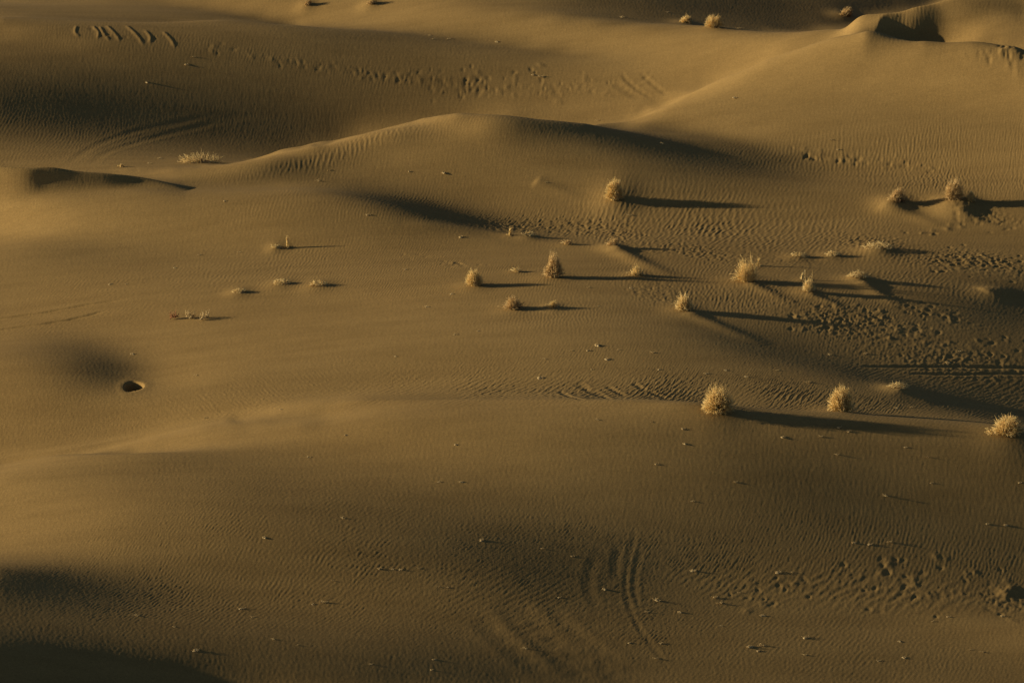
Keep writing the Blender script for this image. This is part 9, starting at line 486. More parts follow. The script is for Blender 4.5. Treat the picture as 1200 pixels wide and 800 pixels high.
# small twig clumps: x, y, size, label
TUFTS = {'on the far slopes behind': [(-20.1, 37.2, 0.25), (-17.99, 38.81, 0.25), (-17.66, 39.47, 0.22), (-4.69, 44.89, 0.2), (-4.43, 43.67, 0.18), (-3.57, 44.1, 0.21), (-0.87, 43.61, 0.22), (1.18, 38.3, 0.18), (1.6, 38.08, 0.32), (4.62, 33.04, 0.26), (6.28, 46.51, 0.24), (8.95, 49.24, 0.2)], 'on the big right-hand flank': [(7.69, 21.63, 0.2), (11.85, 28.54, 0.26), (12.98, 47.06, 0.38), (16.52, 23.28, 0.24), (16.9, 22.4, 0.2)], 'under the middle crest': [(-18.93, 24.23, 0.21), (-18.55, 26.05, 0.23), (-14.25, 13.33, 0.16), (-9.84, 18.25, 0.21), (-9.37, 19.46, 0.18), (-7.05, 11.04, 0.23), (-5.22, 18.97, 0.16), (-3.47, 18.66, 0.22), (-2.45, 8.85, 0.23), (1.73, 17.25, 0.18), (5.83, 13.73, 0.29)], 'on the golden left slope': [(-19.19, 4.58, 0.22), (-18.44, 4.39, 0.15), (-17.2, -6.77, 0.2), (-16.27, 6.49, 0.15), (-15.21, 8.45, 0.19), (-13.29, 8.44, 0.19), (-5.13, -11.34, 0.15), (-5.07, 3.43, 0.18)], 'around the middle row bushes': [(-3.91, -3.94, 0.21), (-2.76, -2.09, 0.17), (3.55, -2.0, 0.16), (3.88, -5.32, 0.2), (5.52, -2.15, 0.18)], 'just above the near crest': [(-2.52, -9.0, 0.2), (-1.53, -8.71, 0.16), (1.26, -14.86, 0.27), (1.42, -12.76, 0.2), (2.59, -11.93, 0.18), (3.38, -11.98, 0.18), (3.49, -14.08, 0.15), (3.77, -11.39, 0.27), (4.19, -13.0, 0.21), (4.7, -11.97, 0.14), (6.15, -12.24, 0.2), (6.43, -14.18, 0.16), (8.45, -14.57, 0.21), (9.29, -14.09, 0.17), (10.18, -14.85, 0.21), (11.58, -13.81, 0.18), (12.79, -15.2, 0.27), (14.11, -10.27, 0.2), (15.79, -9.68, 0.19), (19.4, -9.89, 0.19), (20.1, -8.5, 0.18)], 'on the smooth near dune top': [(-14.0, -11.01, 0.16), (-13.26, -15.76, 0.18), (-9.92, -16.64, 0.14), (-8.42, -23.78, 0.18), (-6.95, -22.09, 0.18), (-2.3, -23.68, 0.16), (3.55, -22.52, 0.19), (5.78, -22.84, 0.14), (5.95, -25.48, 0.16)], 'around the near crest bushes': [(7.11, -23.35, 0.19), (7.11, -24.28, 0.16), (11.23, -23.73, 0.18), (12.79, -23.62, 0.17), (13.37, -24.61, 0.2), (13.62, -22.94, 0.2), (13.99, -23.24, 0.18), (16.41, -17.95, 0.19), (16.29, -24.09, 0.14), (17.1, -17.61, 0.19), (17.1, -24.58, 0.19)], 'on the dark right near slope': [(7.35, -27.49, 0.16), (9.14, -26.36, 0.17), (13.76, -29.34, 0.16), (14.45, -29.36, 0.19), (15.24, -26.57, 0.25), (15.22, -29.14, 0.25), (17.21, -25.84, 0.13), (19.33, -27.71, 0.16), (20.05, -27.72, 0.17), (20.87, -25.7, 0.2)], 'on the rippled lower left slope': [(-14.35, -38.59, 0.22), (-12.85, -39.46, 0.14), (-10.41, -36.87, 0.27), (-9.97, -37.72, 0.13), (-9.83, -31.69, 0.18), (-7.71, -36.16, 0.13), (-7.29, -36.0, 0.26), (-7.02, -34.45, 0.13), (-6.77, -29.95, 0.19), (-5.2, -33.6, 0.18), (-4.7, -33.6, 0.13), (-4.36, -33.61, 0.16), (-3.66, -33.45, 0.14), (-2.9, -34.66, 0.16), (-2.96, -26.4, 0.17), (-2.5, -34.66, 0.13), (-2.09, -26.4, 0.19)], 'along the lower left edge': [(-11.88, -41.32, 0.25), (-9.07, -39.88, 0.15), (-8.15, -40.23, 0.12), (-5.31, -41.19, 0.12), (-3.03, -41.16, 0.13), (-2.97, -40.39, 0.14)], 'around the curved wheel marks': [(-1.19, -31.01, 0.19), (0.49, -38.91, 0.18), (1.19, -31.2, 0.16), (1.87, -34.82, 0.15), (2.41, -31.57, 0.17), (3.62, -33.83, 0.18), (4.53, -37.96, 0.14), (5.26, -35.41, 0.18), (5.48, -38.97, 0.2), (5.69, -34.39, 0.28), (5.74, -37.87, 0.17), (6.53, -35.22, 0.16), (7.23, -31.88, 0.26)], 'around the lower right patch': [(7.99, -33.79, 0.23), (8.14, -34.23, 0.24), (8.12, -36.17, 0.12), (8.96, -33.26, 0.13), (9.77, -35.07, 0.24), (10.64, -31.62, 0.27), (11.15, -31.57, 0.13), (16.46, -34.95, 0.14), (17.14, -34.53, 0.16), (19.27, -34.33, 0.18)], 'along the lower right edge': [(9.13, -37.82, 0.27), (9.48, -38.1, 0.14), (9.63, -37.66, 0.22), (11.21, -38.23, 0.17), (11.39, -36.87, 0.24), (14.08, -38.44, 0.18), (15.0, -36.81, 0.15), (15.09, -38.12, 0.17), (17.73, -37.33, 0.14), (18.11, -37.5, 0.18)]}

# ------------------------------------------------------------------ terrain
dem = np.cumsum(np.cumsum(np.array(RELIEF, float), 1), 1) / 400.0

def grown(start, stop, step, rate, cap=1e9):
    out = []; x = start
    while x < stop:
        step = min(step * rate, cap); x += step; out.append(x)
    return np.array(out)
uc = np.arange(-.138, .13801, .000185)
ur = grown(uc[-1], 3.0, .000185, 1.06)
ug = np.concatenate([-ur[::-1] , uc, ur])
lc = np.exp(np.arange(math.log(143.0), math.log(318.0), .00062))
lf = grown(lc[-1], 4000.0, .25, 1.07)
ln = 143.0 - grown(0, 136.0, .1, 1.08); ln = ln[ln > 4][::-1]
dg = np.concatenate([ln, lc, lf])
nU, nV = len(ug), len(dg)

def bspline_rows(t, n):
    """weights of a uniform cubic B-spline at fractional index t (clamped)"""
    t = np.clip(t, 0, n - 1.0001); i = np.floor(t).astype(int); f = t - i
    w = np.zeros((len(t), n)); k = np.arange(len(t))
    for o, c in ((-1, (1 - f) ** 3 / 6), (0, (3 * f ** 3 - 6 * f ** 2 + 4) / 6), (1, (-3 * f ** 3 + 3 * f ** 2 + 3 * f + 1) / 6), (2, f ** 3 / 6)):
        np.add.at(w, (k, np.clip(i + o, 0, n - 1)), c)
    return w
tu = (ug + UMAX) / (2 * UMAX); td = np.log(dg / D1) / math.log(D2 / D1)
def field(a):
    return (bspline_rows(td * (a.shape[0] - 1), a.shape[0]) @ a @ bspline_rows(tu * (a.shape[1] - 1), a.shape[1]).T).astype(np.float32)
def sstep(a, b, x):
    t = np.clip((x - a) / (b - a), 0, 1); return t * t * (3 - 2 * t)

h = field(dem)
U = ug[None, :].astype(np.float32); D = dg[:, None].astype(np.float32)
X = U * D; Y = np.broadcast_to(D + np.float32(CAMY), X.shape).astype(np.float32)
# outside the surveyed dunes the relief runs out into low rolling sand
far = np.maximum(np.maximum(sstep(.16, .6, np.abs(U)), sstep(305, 700, D)), 1 - sstep(60, 137, D)) + 0 * X
roll = 1.5 + 1.2 * np.sin(X / 37 + .8 * np.sin(Y / 51)) * np.sin(Y / 43 + .6) + .0 * X
h = h * (1 - far) + roll * far

# --- wind ripples: narrow-band random fields turned into even-height waves by their phase
def ripple_tile(n, cell, lam, ang, bw, aw, seed):
    g = np.random.default_rng(seed)
    kx = np.fft.fftfreq(n, cell)[None, :]; ky = np.fft.fftfreq(n, cell)[:, None]
    k = np.hypot(kx, ky) + 1e-9; th = np.arctan2(ky, kx) - ang
    th = (th + math.pi) % (2 * math.pi) - math.pi
    F = np.exp(-.5 * ((k * lam - 1) / bw) ** 2 - .5 * (th / aw) ** 2)
    z = np.fft.ifft2(F * np.exp(2j * math.pi * g.random((n, n))))
    a = np.abs(z); a /= a.mean()
    p = np.angle(z)
    return ((np.cos(p) + .22 * np.cos(2 * p + .9)) * np.minimum(a * 1.4, 1)).astype(np.float32)
def lump_tile(n, cell, lam, bw, seed):
    g = np.random.default_rng(seed)
    kx = np.fft.fftfreq(n, cell)[None, :]; ky = np.fft.fftfreq(n, cell)[:, None]
    k = np.hypot(kx, ky * .8)
    z = np.fft.ifft2(np.exp(-.5 * ((k * lam - 1) / bw) ** 2) * np.exp(2j * math.pi * g.random((n, n)))).real
    return (z / z.std()).astype(np.float32)
def sample(tile, cell, x, y):
    n = tile.shape[0]
    fx = x / cell; fy = y / cell
    i = np.floor(fx).astype(np.int32); j = np.floor(fy).astype(np.int32)
    a = fx - i; b = fy - j
    i0 = i % n; i1 = (i + 1) % n; j0 = j % n; j1 = (j + 1) % n
    return (tile[j0, i0] * (1 - a) + tile[j0, i1] * a) * (1 - b) + (tile[j1, i0] * (1 - a) + tile[j1, i1] * a) * b
ci = np.nonzero((ug > -.15) & (ug < .15))[0]; cj = np.nonzero((dg > 138) & (dg < 330))[0]
S = (slice(cj[0], cj[-1] + 1), slice(ci[0], ci[-1] + 1))
xs, ys = X[S], Y[S]
wx = .9 * np.sin(xs / 6.1 + ys / 9.7) + .7 * np.sin(xs / 3.7 - ys / 8.3 + 1.3) + .9 * np.sin(ys / 11.3 + 2.1)
wy = 1.6 * np.sin(xs / 8.9 + 1.7 + ys / 23.) + 1.2 * np.sin(xs / 5.3 + 2.6) + 1.0 * np.sin(ys / 13.7 - xs / 17.)
t_fn = ripple_tile(1536, .02, .135, R(-33), .15, R(10), 3)      # near dune: ripples turn with the wind
t_ff = ripple_tile(1280, .025, .165, R(-13), .15, R(10), 9)
t_cn = ripple_tile(1024, .04, .27, R(-38), .2, R(12), 4)
t_cf = ripple_tile(1024, .035, .245, R(-4), .2, R(13), 10)
t_w = ripple_tile(768, .06, .50, R(-54), .3, R(14), 8)
near = 1 - sstep(-14, -4, ys)
t_l = lump_tile(1024, .05, .42, .4, 5)
t_s = lump_tile(1024, .05, .22, .5, 6)
patch = lump_tile(512, .25, 6.0, .6, 7)
pv = np.clip(.88 + .16 * sample(patch, .25, xs * 1.0, ys * .6), .4, 1.4)
edge = (1 - sstep(.140, .149, np.abs(ug[ci])))[None, :].astype(np.float32)
def zones(zs, power=1.5):
    o = np.zeros(xs.shape, np.float32)
    for zx, zy, a, b, v, k in zs:
        q = ((xs - zx) / a) ** 2 + ((ys - zy - k * (xs - zx)) / b) ** 2
        o = np.maximum(o, v * np.exp(-.5 * q ** power))
    return o
rf, rc, rr = zones(R_FINE) + .16, zones(R_COARSE), zones(R_ROUGH)
for z in R_SMOOTH: rf *= 1 - zones([z])
h2 = rf * pv * (near * .0049 * sample(t_fn, .02, xs + wx, ys + wy) + (1 - near) * .0043 * sample(t_ff, .025, xs + wx, ys + wy))
h2 += rc * pv * .0072 * (near * sample(t_cn, .04, xs + wx * .8, ys + wy * .8) + (1 - near) * sample(t_cf, .035, xs + wx * .8, ys + wy * .8))
lump = sample(t_l, .05, xs + wx * .3, ys)
h2 += zones(R_WAVES) * np.clip(pv, .4, 1.3) * .009 * sample(t_w, .06, xs + wx * .6, ys + wy * .6)
h2 += rr * np.clip(pv * 1.6 - .5, .1, 1.6) * (.015 * np.tanh(lump * .9) + .006 * sample(t_s, .05, xs, ys))
h2 += .0015 * sample(t_s, .05, xs + 5, ys + 9)
h[S] += h2 * edge
del h2, lump

# --- local relief
def window(x0, x1, y0, y1):
    d0, d1 = y0 - CAMY, y1 - CAMY
    j0, j1 = np.searchsorted(dg, [d0, d1])
    i0 = np.searchsorted(ug, min(x0 / d0, x0 / d1)); i1 = np.searchsorted(ug, max(x1 / d0, x1 / d1))
    return slice(max(j0, 0), max(j1, j0 + 1)), slice(max(i0, 0), max(i1, i0 + 1))
def smooth_line(p, n=9):
    p = [np.array(q, float) for q in p]
    p = [2 * p[0] - p[1]] + p + [2 * p[-1] - p[-2]]
    out = []
    for i in range(1, len(p) - 2):
        a, b, c, d = p[i - 1:i + 3]
        for k in range(n):
            t = k / n
            out.append(.5 * (2 * b + (c - a) * t + (2 * a - 5 * b + 4 * c - d) * t * t + (3 * b - a - 3 * c + d) * t ** 3))
    out.append(p[-2]); return np.array(out)
def along(p, reach):
    """distance to a polyline and position 0..1 along it, in a window round it"""
    w = window(p[:, 0].min() - reach, p[:, 0].max() + reach, p[:, 1].min() - reach, p[:, 1].max() + reach)
    x, y = X[w], Y[w]
    best = np.full(x.shape, 1e9, np.float32); pos = np.zeros(x.shape, np.float32); side = np.zeros(x.shape, np.float32)
    n = len(p) - 1
    for i in range(n):
        a, b = p[i], p[i + 1]; e = b - a; L = max(float(e @ e), 1e-9)
        t = np.clip(((x - a[0]) * e[0] + (y - a[1]) * e[1]) / L, 0, 1)
        q = np.hypot(x - a[0] - t * e[0], y - a[1] - t * e[1]); m = q < best
        best = np.where(m, q, best); pos = np.where(m, (i + t) / n, pos)
    return w, best, pos
for x, y, a, b, k in MOUNDS:
    w = window(x - 3 * a, x + 3 * a, y - 3 * b, y + 3 * b)
    q = ((X[w] - x) / a) ** 2 + ((Y[w] - y) / b) ** 2
    h[w] += k * np.exp(-q)
for pts, wd, k in TAILS:
    w, q, t = along(smooth_line(pts), wd * 3.2)
    h[w] += k * np.exp(-(q / wd) ** 2) * (1 - t) ** .8 * sstep(-.02, .12, t)
for pts, wd, k in EDGES:
    w, q, t = along(smooth_line(pts), wd * 5)
    h[w] += k * np.exp(-np.sqrt((q / wd) ** 2 + .006)) * sstep(0, .15, t) * (1 - sstep(.7, 1, t))
for pts, wd, k in GROOVES:
    w, q, t = along(smooth_line(pts), wd * 4)
    f = sstep(0, .12, t) * (1 - sstep(.8, 1, t))
    k *= .5
    wob = 1 + .25 * np.sin(t * 37 + q * 3)
    if k > 0: h[w] += f * wob * k * (-np.exp(-(q / wd) ** 2) + .4 * np.exp(-((q - 1.7 * wd) / (.6 * wd)) ** 2))
    else: h[w] += -k * f * np.exp(-(q / wd) ** 2)
for pts, n, sp, dep in PRINTS:
    line = smooth_line(pts)
    for _ in range(n):
        i = rng.random() * (len(line) - 1); k = int(i)
        c = line[k] + (line[min(k + 1, len(line) - 1)] - line[k]) * (i - k) + rng.normal(0, sp, 2) * (.5, 1.)
        a = rng.uniform(.06, .13); b = a * rng.uniform(1.0, 1.8); th = rng.uniform(-.9, .9); dd = dep * rng.uniform(.5, 1.2)
        w = window(c[0] - .6, c[0] + .6, c[1] - .9, c[1] + .9)
        e, f = X[w] - c[0], Y[w] - c[1]
        q = np.sqrt(((e * math.cos(th) + f * math.sin(th)) / a) ** 2 + ((-e * math.sin(th) + f * math.cos(th)) / b) ** 2)
        h[w] += (.55 * dd) * (np.exp(-q ** 2 * .9) * rng.choice((-1, -1, .8)) + .2 * np.exp(-((q - 1.6) / .5) ** 2 - ((e - a) / (2 * a)) ** 2))
x, y, a, b, k = PIT
w = window(x - 2, x + 2, y - 2.5, y + 2.5)
e, f = X[w] - x, Y[w] - y
q = np.sqrt((e / a) ** 2 + (f / b) ** 2 * (1 + .25 * np.sin(e / a * 2)))
h[w] += -k * (1 - sstep(.55, 1.08, q)) + .012 * np.exp(-((q - 1.4) / .4) ** 2)

def ground_z(x, y):
    d = y - CAMY
    j = int(np.clip(np.searchsorted(dg, d) - 1, 0, nV - 2)); i = int(np.clip(np.searchsorted(ug, x / d) - 1, 0, nU - 2))
    b = (d - dg[j]) / (dg[j + 1] - dg[j]); a = (x / d - ug[i]) / (ug[i + 1] - ug[i])
    return float((h[j, i] * (1 - a) + h[j, i + 1] * a) * (1 - b) + (h[j + 1, i] * (1 - a) + h[j + 1, i + 1] * a) * b)

# ------------------------------------------------------------------ materials
def material(name, rough=.9):
    m = bpy.data.materials.new(name); m.use_nodes = True
    nt = m.node_tree; b = nt.nodes['Principled BSDF']
    b.inputs['Roughness'].default_value = rough
    b.inputs['Specular IOR Level'].default_value = .15
    return m, nt, b
def ramp(nt, src, stops):
    r = nt.nodes.new('ShaderNodeValToRGB')
    while len(r.color_ramp.elements) < len(stops): r.color_ramp.elements.new(.5)
    for e, (p, c) in zip(r.color_ramp.elements, stops):
        e.position = p; e.color = (*c, 1)
    nt.links.new(src, r.inputs[0]); return r.outputs[0]
def noise(nt, vec, scale, detail=4, rough=.55):
    n = nt.nodes.new('ShaderNodeTexNoise'); n.inputs['Scale'].default_value = scale
    n.inputs['Detail'].default_value = detail; n.inputs['Roughness'].default_value = rough
    nt.links.new(vec, n.inputs['Vector']); return n.outputs['Fac']
def mixc(nt, a, b, fac=None, mode='MIX', f=.5):
    n = nt.nodes.new('ShaderNodeMix'); n.data_type = 'RGBA'; n.blend_type = mode
    n.inputs['Factor'].default_value = f
    if fac is not None: nt.links.new(fac, n.inputs['Factor'])
    nt.links.new(a, n.inputs[6]); nt.links.new(b, n.inputs[7]); return n.outputs[2]

sand, nt, bs = material('dry_sand', .95)
bs.inputs['Specular IOR Level'].default_value = .05
geo = nt.nodes.new('ShaderNodeNewGeometry').outputs['Position']
broad = ramp(nt, noise(nt, geo, .035, 3), [(.35, (.214, .1320, .0435)), (.65, (.240, .1515, .0520))])
grain = ramp(nt, noise(nt, geo, 9.0, 5, .7), [(.30, (.86, .86, .87)), (.70, (1.10, 1.10, 1.09))])
speck = ramp(nt, noise(nt, geo, 26.0, 2, .6), [(.30, (.80, .80, .80)), (.5, (1, 1, 1)), (.72, (1.18, 1.17, 1.15))])
col = mixc(nt, broad, grain, None, 'MULTIPLY', 1.0)
col = mixc(nt, col, speck, None, 'MULTIPLY', 1.0)
mp = nt.nodes.new('ShaderNodeMapping'); mp.inputs['Scale'].default_value = (.22, .9, 1.); nt.links.new(geo, mp.inputs['Vector'])
bands = ramp(nt, noise(nt, mp.outputs[0], 1.0, 6, .62), [(.30, (.90, .895, .885)), (.5, (1, 1, 1)), (.70, (1.08, 1.085, 1.09))])   # coarse-grain streaks
col = mixc(nt, col, bands, None, 'MULTIPLY', 1.0)
nt.links.new(col, bs.inputs['Base Color'])
bmp = nt.nodes.new('ShaderNodeBump'); bmp.inputs['Strength'].default_value = .5; bmp.inputs['Distance'].default_value = .006
nt.links.new(noise(nt, geo, 14.0, 4, .7), bmp.inputs['Height']); nt.links.new(bmp.outputs[0], bs.inputs['Normal'])

def plant_mat(name, stops, scale=7.0, thin=0):
    m, nt, b = material(name, .8)
    tc = nt.nodes.new('ShaderNodeTexCoord').outputs['Object']
    c = ramp(nt, noise(nt, tc, scale, 3), stops)
    nt.links.new(c, b.inputs['Base Color'])
    if thin:                                  # dry blades let light through
        tr = nt.nodes.new('ShaderNodeBsdfTranslucent'); nt.links.new(c, tr.inputs['Color'])
        mx = nt.nodes.new('ShaderNodeMixShader'); mx.inputs[0].default_value = thin
        nt.links.new(b.outputs[0], mx.inputs[1]); nt.links.new(tr.outputs[0], mx.inputs[2])
        nt.links.new(mx.outputs[0], nt.nodes['Material Output'].inputs['Surface'])
    return m
straw = plant_mat('dry_straw', [(.28, (.50, .36, .12)), (.5, (.76, .56, .23)), (.72, (.90, .71, .35))], 7.0, .4)
brown_straw = plant_mat('brown_straw', [(.28, (.36, .22, .08)), (.5, (.62, .43, .18)), (.72, (.82, .63, .31))], 6.0, .35)
pale_straw = plant_mat('bleached_straw', [(.3, (.52, .39, .18)), (.5, (.76, .58, .26)), (.72, (.88, .71, .37))], 7.0, .4)
wood = plant_mat('dead_wood', [(.3, (.05, .03, .015)), (.55, (.12, .07, .035)), (.75, (.22, .14, .07))], 12)
red_wood = plant_mat('reddish_dead_wood', [(.3, (.14, .05, .02)), (.6, (.30, .13, .05)), (.8, (.42, .24, .11))], 12)
crust = plant_mat('sand_crusted_twigs', [(.3, (.42, .30, .13)), (.55, (.62, .47, .23)), (.75, (.80, .65, .36))], 9, .35)

# ------------------------------------------------------------------ objects
def link(o, parent=None):
    scene.collection.objects.link(o)
    if parent: o.parent = parent
    return o
def tag(o, label, cat, group=None):
    o['label'] = label; o['category'] = cat
    if group: o['group'] = group
    return o
class Strands:
    """tapered three-sided stalks collected into one mesh"""
    def __init__(s): s.v = []; s.f = []
    def add(s, pts, r0, r1):
        n = len(pts); base = len(s.v); a0 = random.random() * 6.28
        for k, p in enumerate(pts):
            t = k / (n - 1); r = r0 * (1 - t) + r1 * t
            q = pts[min(k + 1, n - 1)] - pts[max(k - 1, 0)]
            q = q.normalized() if q.length > 1e-6 else Vector((0, 0, 1))
            e = q.orthogonal().normalized(); f = q.cross(e)
            for m in range(3):
                a = a0 + m * 2.0944; s.v.append(p + e * (r * math.cos(a)) + f * (r * math.sin(a)))
        for k in range(n - 1):
            for m in range(3):
                i = base + 3 * k + m; j = base + 3 * k + (m + 1) % 3
                s.f.append((i, j, j + 3, i + 3))
        s.f.append((base + 3 * n - 3, base + 3 * n - 2, base + 3 * n - 1))
    def lump(s, c, rx, ry, rz, seed):
        g = np.random.default_rng(seed); base = len(s.v); N, M = 10, 5
        ph = g.random(4) * 6.28
        for j in range(M + 1):
            e = -.4 + (1.5708 + .4) * j / M
            for i in range(N):
                a = 6.2832 * i / N
                k = 1 + .22 * math.sin(2 * a + ph[0]) + .15 * math.sin(3 * a + ph[1] + e * 2) + .12 * math.sin(5 * a + ph[2]) + g.normal(0, .06)
                s.v.append(c + Vector((rx * k * math.cos(e) * math.cos(a), ry * k * math.cos(e) * math.sin(a), rz * k * math.sin(e))))
        for j in range(M):
            for i in range(N):
                p, q = base + j * N + i, base + j * N + (i + 1) % N
                s.f.append((p, q, q + N, p + N))
    def build(s, name, mat, parent=None):
        me = bpy.data.meshes.new(name); me.from_pydata([tuple(p) for p in s.v], [], s.f)
        me.materials.append(mat)
        me.polygons.foreach_set('use_smooth', [True] * len(me.polygons)); me.update()
        return link(bpy.data.objects.new(name, me), parent)
U_ = random.uniform
def bez(a, b, c, n=5):
    return [a * (1 - t) ** 2 + b * (2 * t * (1 - t)) + c * t * t for t in [k / (n - 1) for k in range(n)]]
def jit(k): return Vector((random.gauss(0, k), random.gauss(0, k), random.gauss(0, k)))

def blades(kind, H, W):
    s = Strands(); n = int(90 + 640 * min(1.2, H) * min(1.2, W + .3)); r = .0082
    if kind in ('round', 'feathery', 'clump', 'spiky', 'swept', 'overhang', 'spread'):
        n = {'round': 1.5, 'feathery': 1.15, 'clump': 1.1, 'spiky': .7, 'swept': 1.0, 'overhang': 1.1, 'spread': 1.2}[kind] * n
        lumps = [(U_(-math.pi, math.pi), U_(.15, 1.4), U_(.78, 1.12)) for _ in range(9)]
        for i in range(int(n)):
            az = U_(-math.pi, math.pi); el = math.asin(U_(.06, 1.0))
            k = U_(.75, 1.12)
            for la, le, lk in lumps:                       # uneven outline: some sectors stand out, some recede
                dd = ((az - la + math.pi) % 6.2832 - math.pi) ** 2 + (el - le) ** 2
                if dd < .18: k *= lk
            tip = Vector((W * math.cos(el) * math.cos(az), W * math.cos(el) * math.sin(az), H * math.sin(el))) * k
            lean = Vector((0, 0, 0))
            if kind == 'feathery':
                tip = Vector((tip.x * (.72 + .28 * (1 - tip.z / H)) , tip.y * .8, tip.z * U_(.75, 1.12)))
            if kind == 'spiky': tip *= U_(.75, 1.25)
            if kind == 'swept': lean = Vector((W * .55 * (tip.z / H), 0, -.12 * H * max(0, -tip.x / W)))
            if kind == 'overhang': lean = Vector((W * .25, -W * .2, 0))
            tip += lean + jit(.02)
            ro = W * .42 * math.sqrt(random.random()); ba = az + U_(-.7, .7)
            b0 = Vector((ro * math.cos(ba), ro * math.sin(ba), -.03))
            ctl = b0 * .7 + Vector((tip.x * .35, tip.y * .35, max(tip.z * .75, .25 * H))) + jit(.04)
            s.add(bez(b0, ctl, tip, 5), r * U_(.8, 1.4), r * .45)
            if random.random() < .45:                      # side sprays near the tip
                p = bez(b0, ctl, tip, 5)[3]
                e = (tip - p) * U_(.7, 1.1) + jit(.06)
                s.add([p, p + e * .5 + jit(.01), p + e], r * .7, r * .4)
        if kind in ('spread', 'clump', 'spiky'):
            for i in range(90 if kind == 'spread' else 30):
                x = -U_(.2, 1.25) * W if kind == 'spread' else U_(-1.1, 1.0) * W
                p = Vector((x, U_(-.5, .5) * W, U_(0, .10)))
                e = Vector((U_(-.3, .15), U_(-.2, .2), U_(-.02, .14)))
                s.add([p, p + e * .5 + Vector((0, 0, .03)), p + e], r, r * .5)
    elif kind == 'sparse':
        for i in range(190):
            x = U_(-1, 1) * W; hh = H * U_(.45, 1.05) * (1 - .35 * abs(x / W))
            b0 = Vector((x, random.gauss(0, .12), -.03)); tip = b0 + Vector((random.gauss(0, .16) + .15 * x, random.gauss(0, .12), hh))
            s.add(bez(b0, b0 + Vector((0, 0, hh * .5)) + jit(.04), tip, 5), r * .8, r * .4)
        for i in range(220):
            p = Vector((U_(-1, .9) * W, random.gauss(0, .15), .02)); e = Vector((U_(-.35, .35), U_(-.2, .2), U_(0, .12)))
            s.add([p, p + e * .5 + Vector((0, 0, .02)), p + e], r, r * .5)
    elif kind == 'stem':
        for i in range(44):
            b0 = Vector((random.gauss(0, W * .35), random.gauss(0, W * .35), -.03)); hh = H * U_(.4, 1.0)
            tip = Vector((random.gauss(.02, W * .45), random.gauss(0, W * .4), hh))
            s.add(bez(b0, b0 + Vector((0, 0, hh * .6)), tip, 5), r * .95, r * .6)
        for i in range(16):
            a = U_(0, 6.28); e = Vector((math.cos(a) * U_(.08, .25), math.sin(a) * U_(.08, .25), U_(.01, .1)))
            s.add([Vector((0, 0, 0)), e * .5 + Vector((0, 0, .03)), e], r, r * .5)
    elif kind == 'mat':
        for i in range(int(150 + 160 * W)):
            a = U_(0, 6.28); q = math.sqrt(random.random())
            p = Vector((W * q * math.cos(a), W * .7 * q * math.sin(a), H * .65 * (1 - q * q) * U_(.2, 1) - .02))
            e = Vector((U_(-.16, .22), U_(-.15, .15), U_(-.06, .16)))
            s.add([p, p + e * .5 + Vector((0, 0, .025)), p + e], r * 1.1, r * .5)
    return s
def twigs(H, W, n, thick=.014):
    s = Strands()
    for i in range(n):
        az = U_(-math.pi, math.pi); el = U_(.1, 1.2); L = U_(.35, .7)
        tip = Vector((W * math.cos(el) * math.cos(az), W * math.cos(el) * math.sin(az), H * math.sin(el))) * L
        b0 = Vector((U_(-.3, .3) * W + W * .12, U_(-.3, .3) * W - W * .1, -.03))
        p = bez(b0, b0 * .5 + tip * .4 + Vector((0, 0, .1 * H)) + jit(.04), tip + b0 * .4, 5)
        s.add(p, thick * U_(.8, 1.4), thick * .4)
        for m in range(2):
            e = jit(.12); s.add([p[2 + m], p[2 + m] + e * .6, p[2 + m] + e + Vector((0, 0, .03))], thick * .6, thick * .3)
    return s
KIND = {'round': ('straw_bush', 'bush'), 'feathery': ('straw_tussock', 'bush'), 'clump': ('straw_bush', 'bush'), 'spiky': ('straw_bush', 'bush'),
        'spread': ('straw_bush', 'bush'), 'overhang': ('straw_bush', 'bush'), 'swept': ('grass_tuft', 'grass tuft'), 'sparse': ('sparse_bush', 'bush'),
        'stem': ('grass_wisp', 'grass wisp'), 'mat': ('dead_grass_mat', 'dead grass'), 'branch': ('dead_branch', 'branch')}
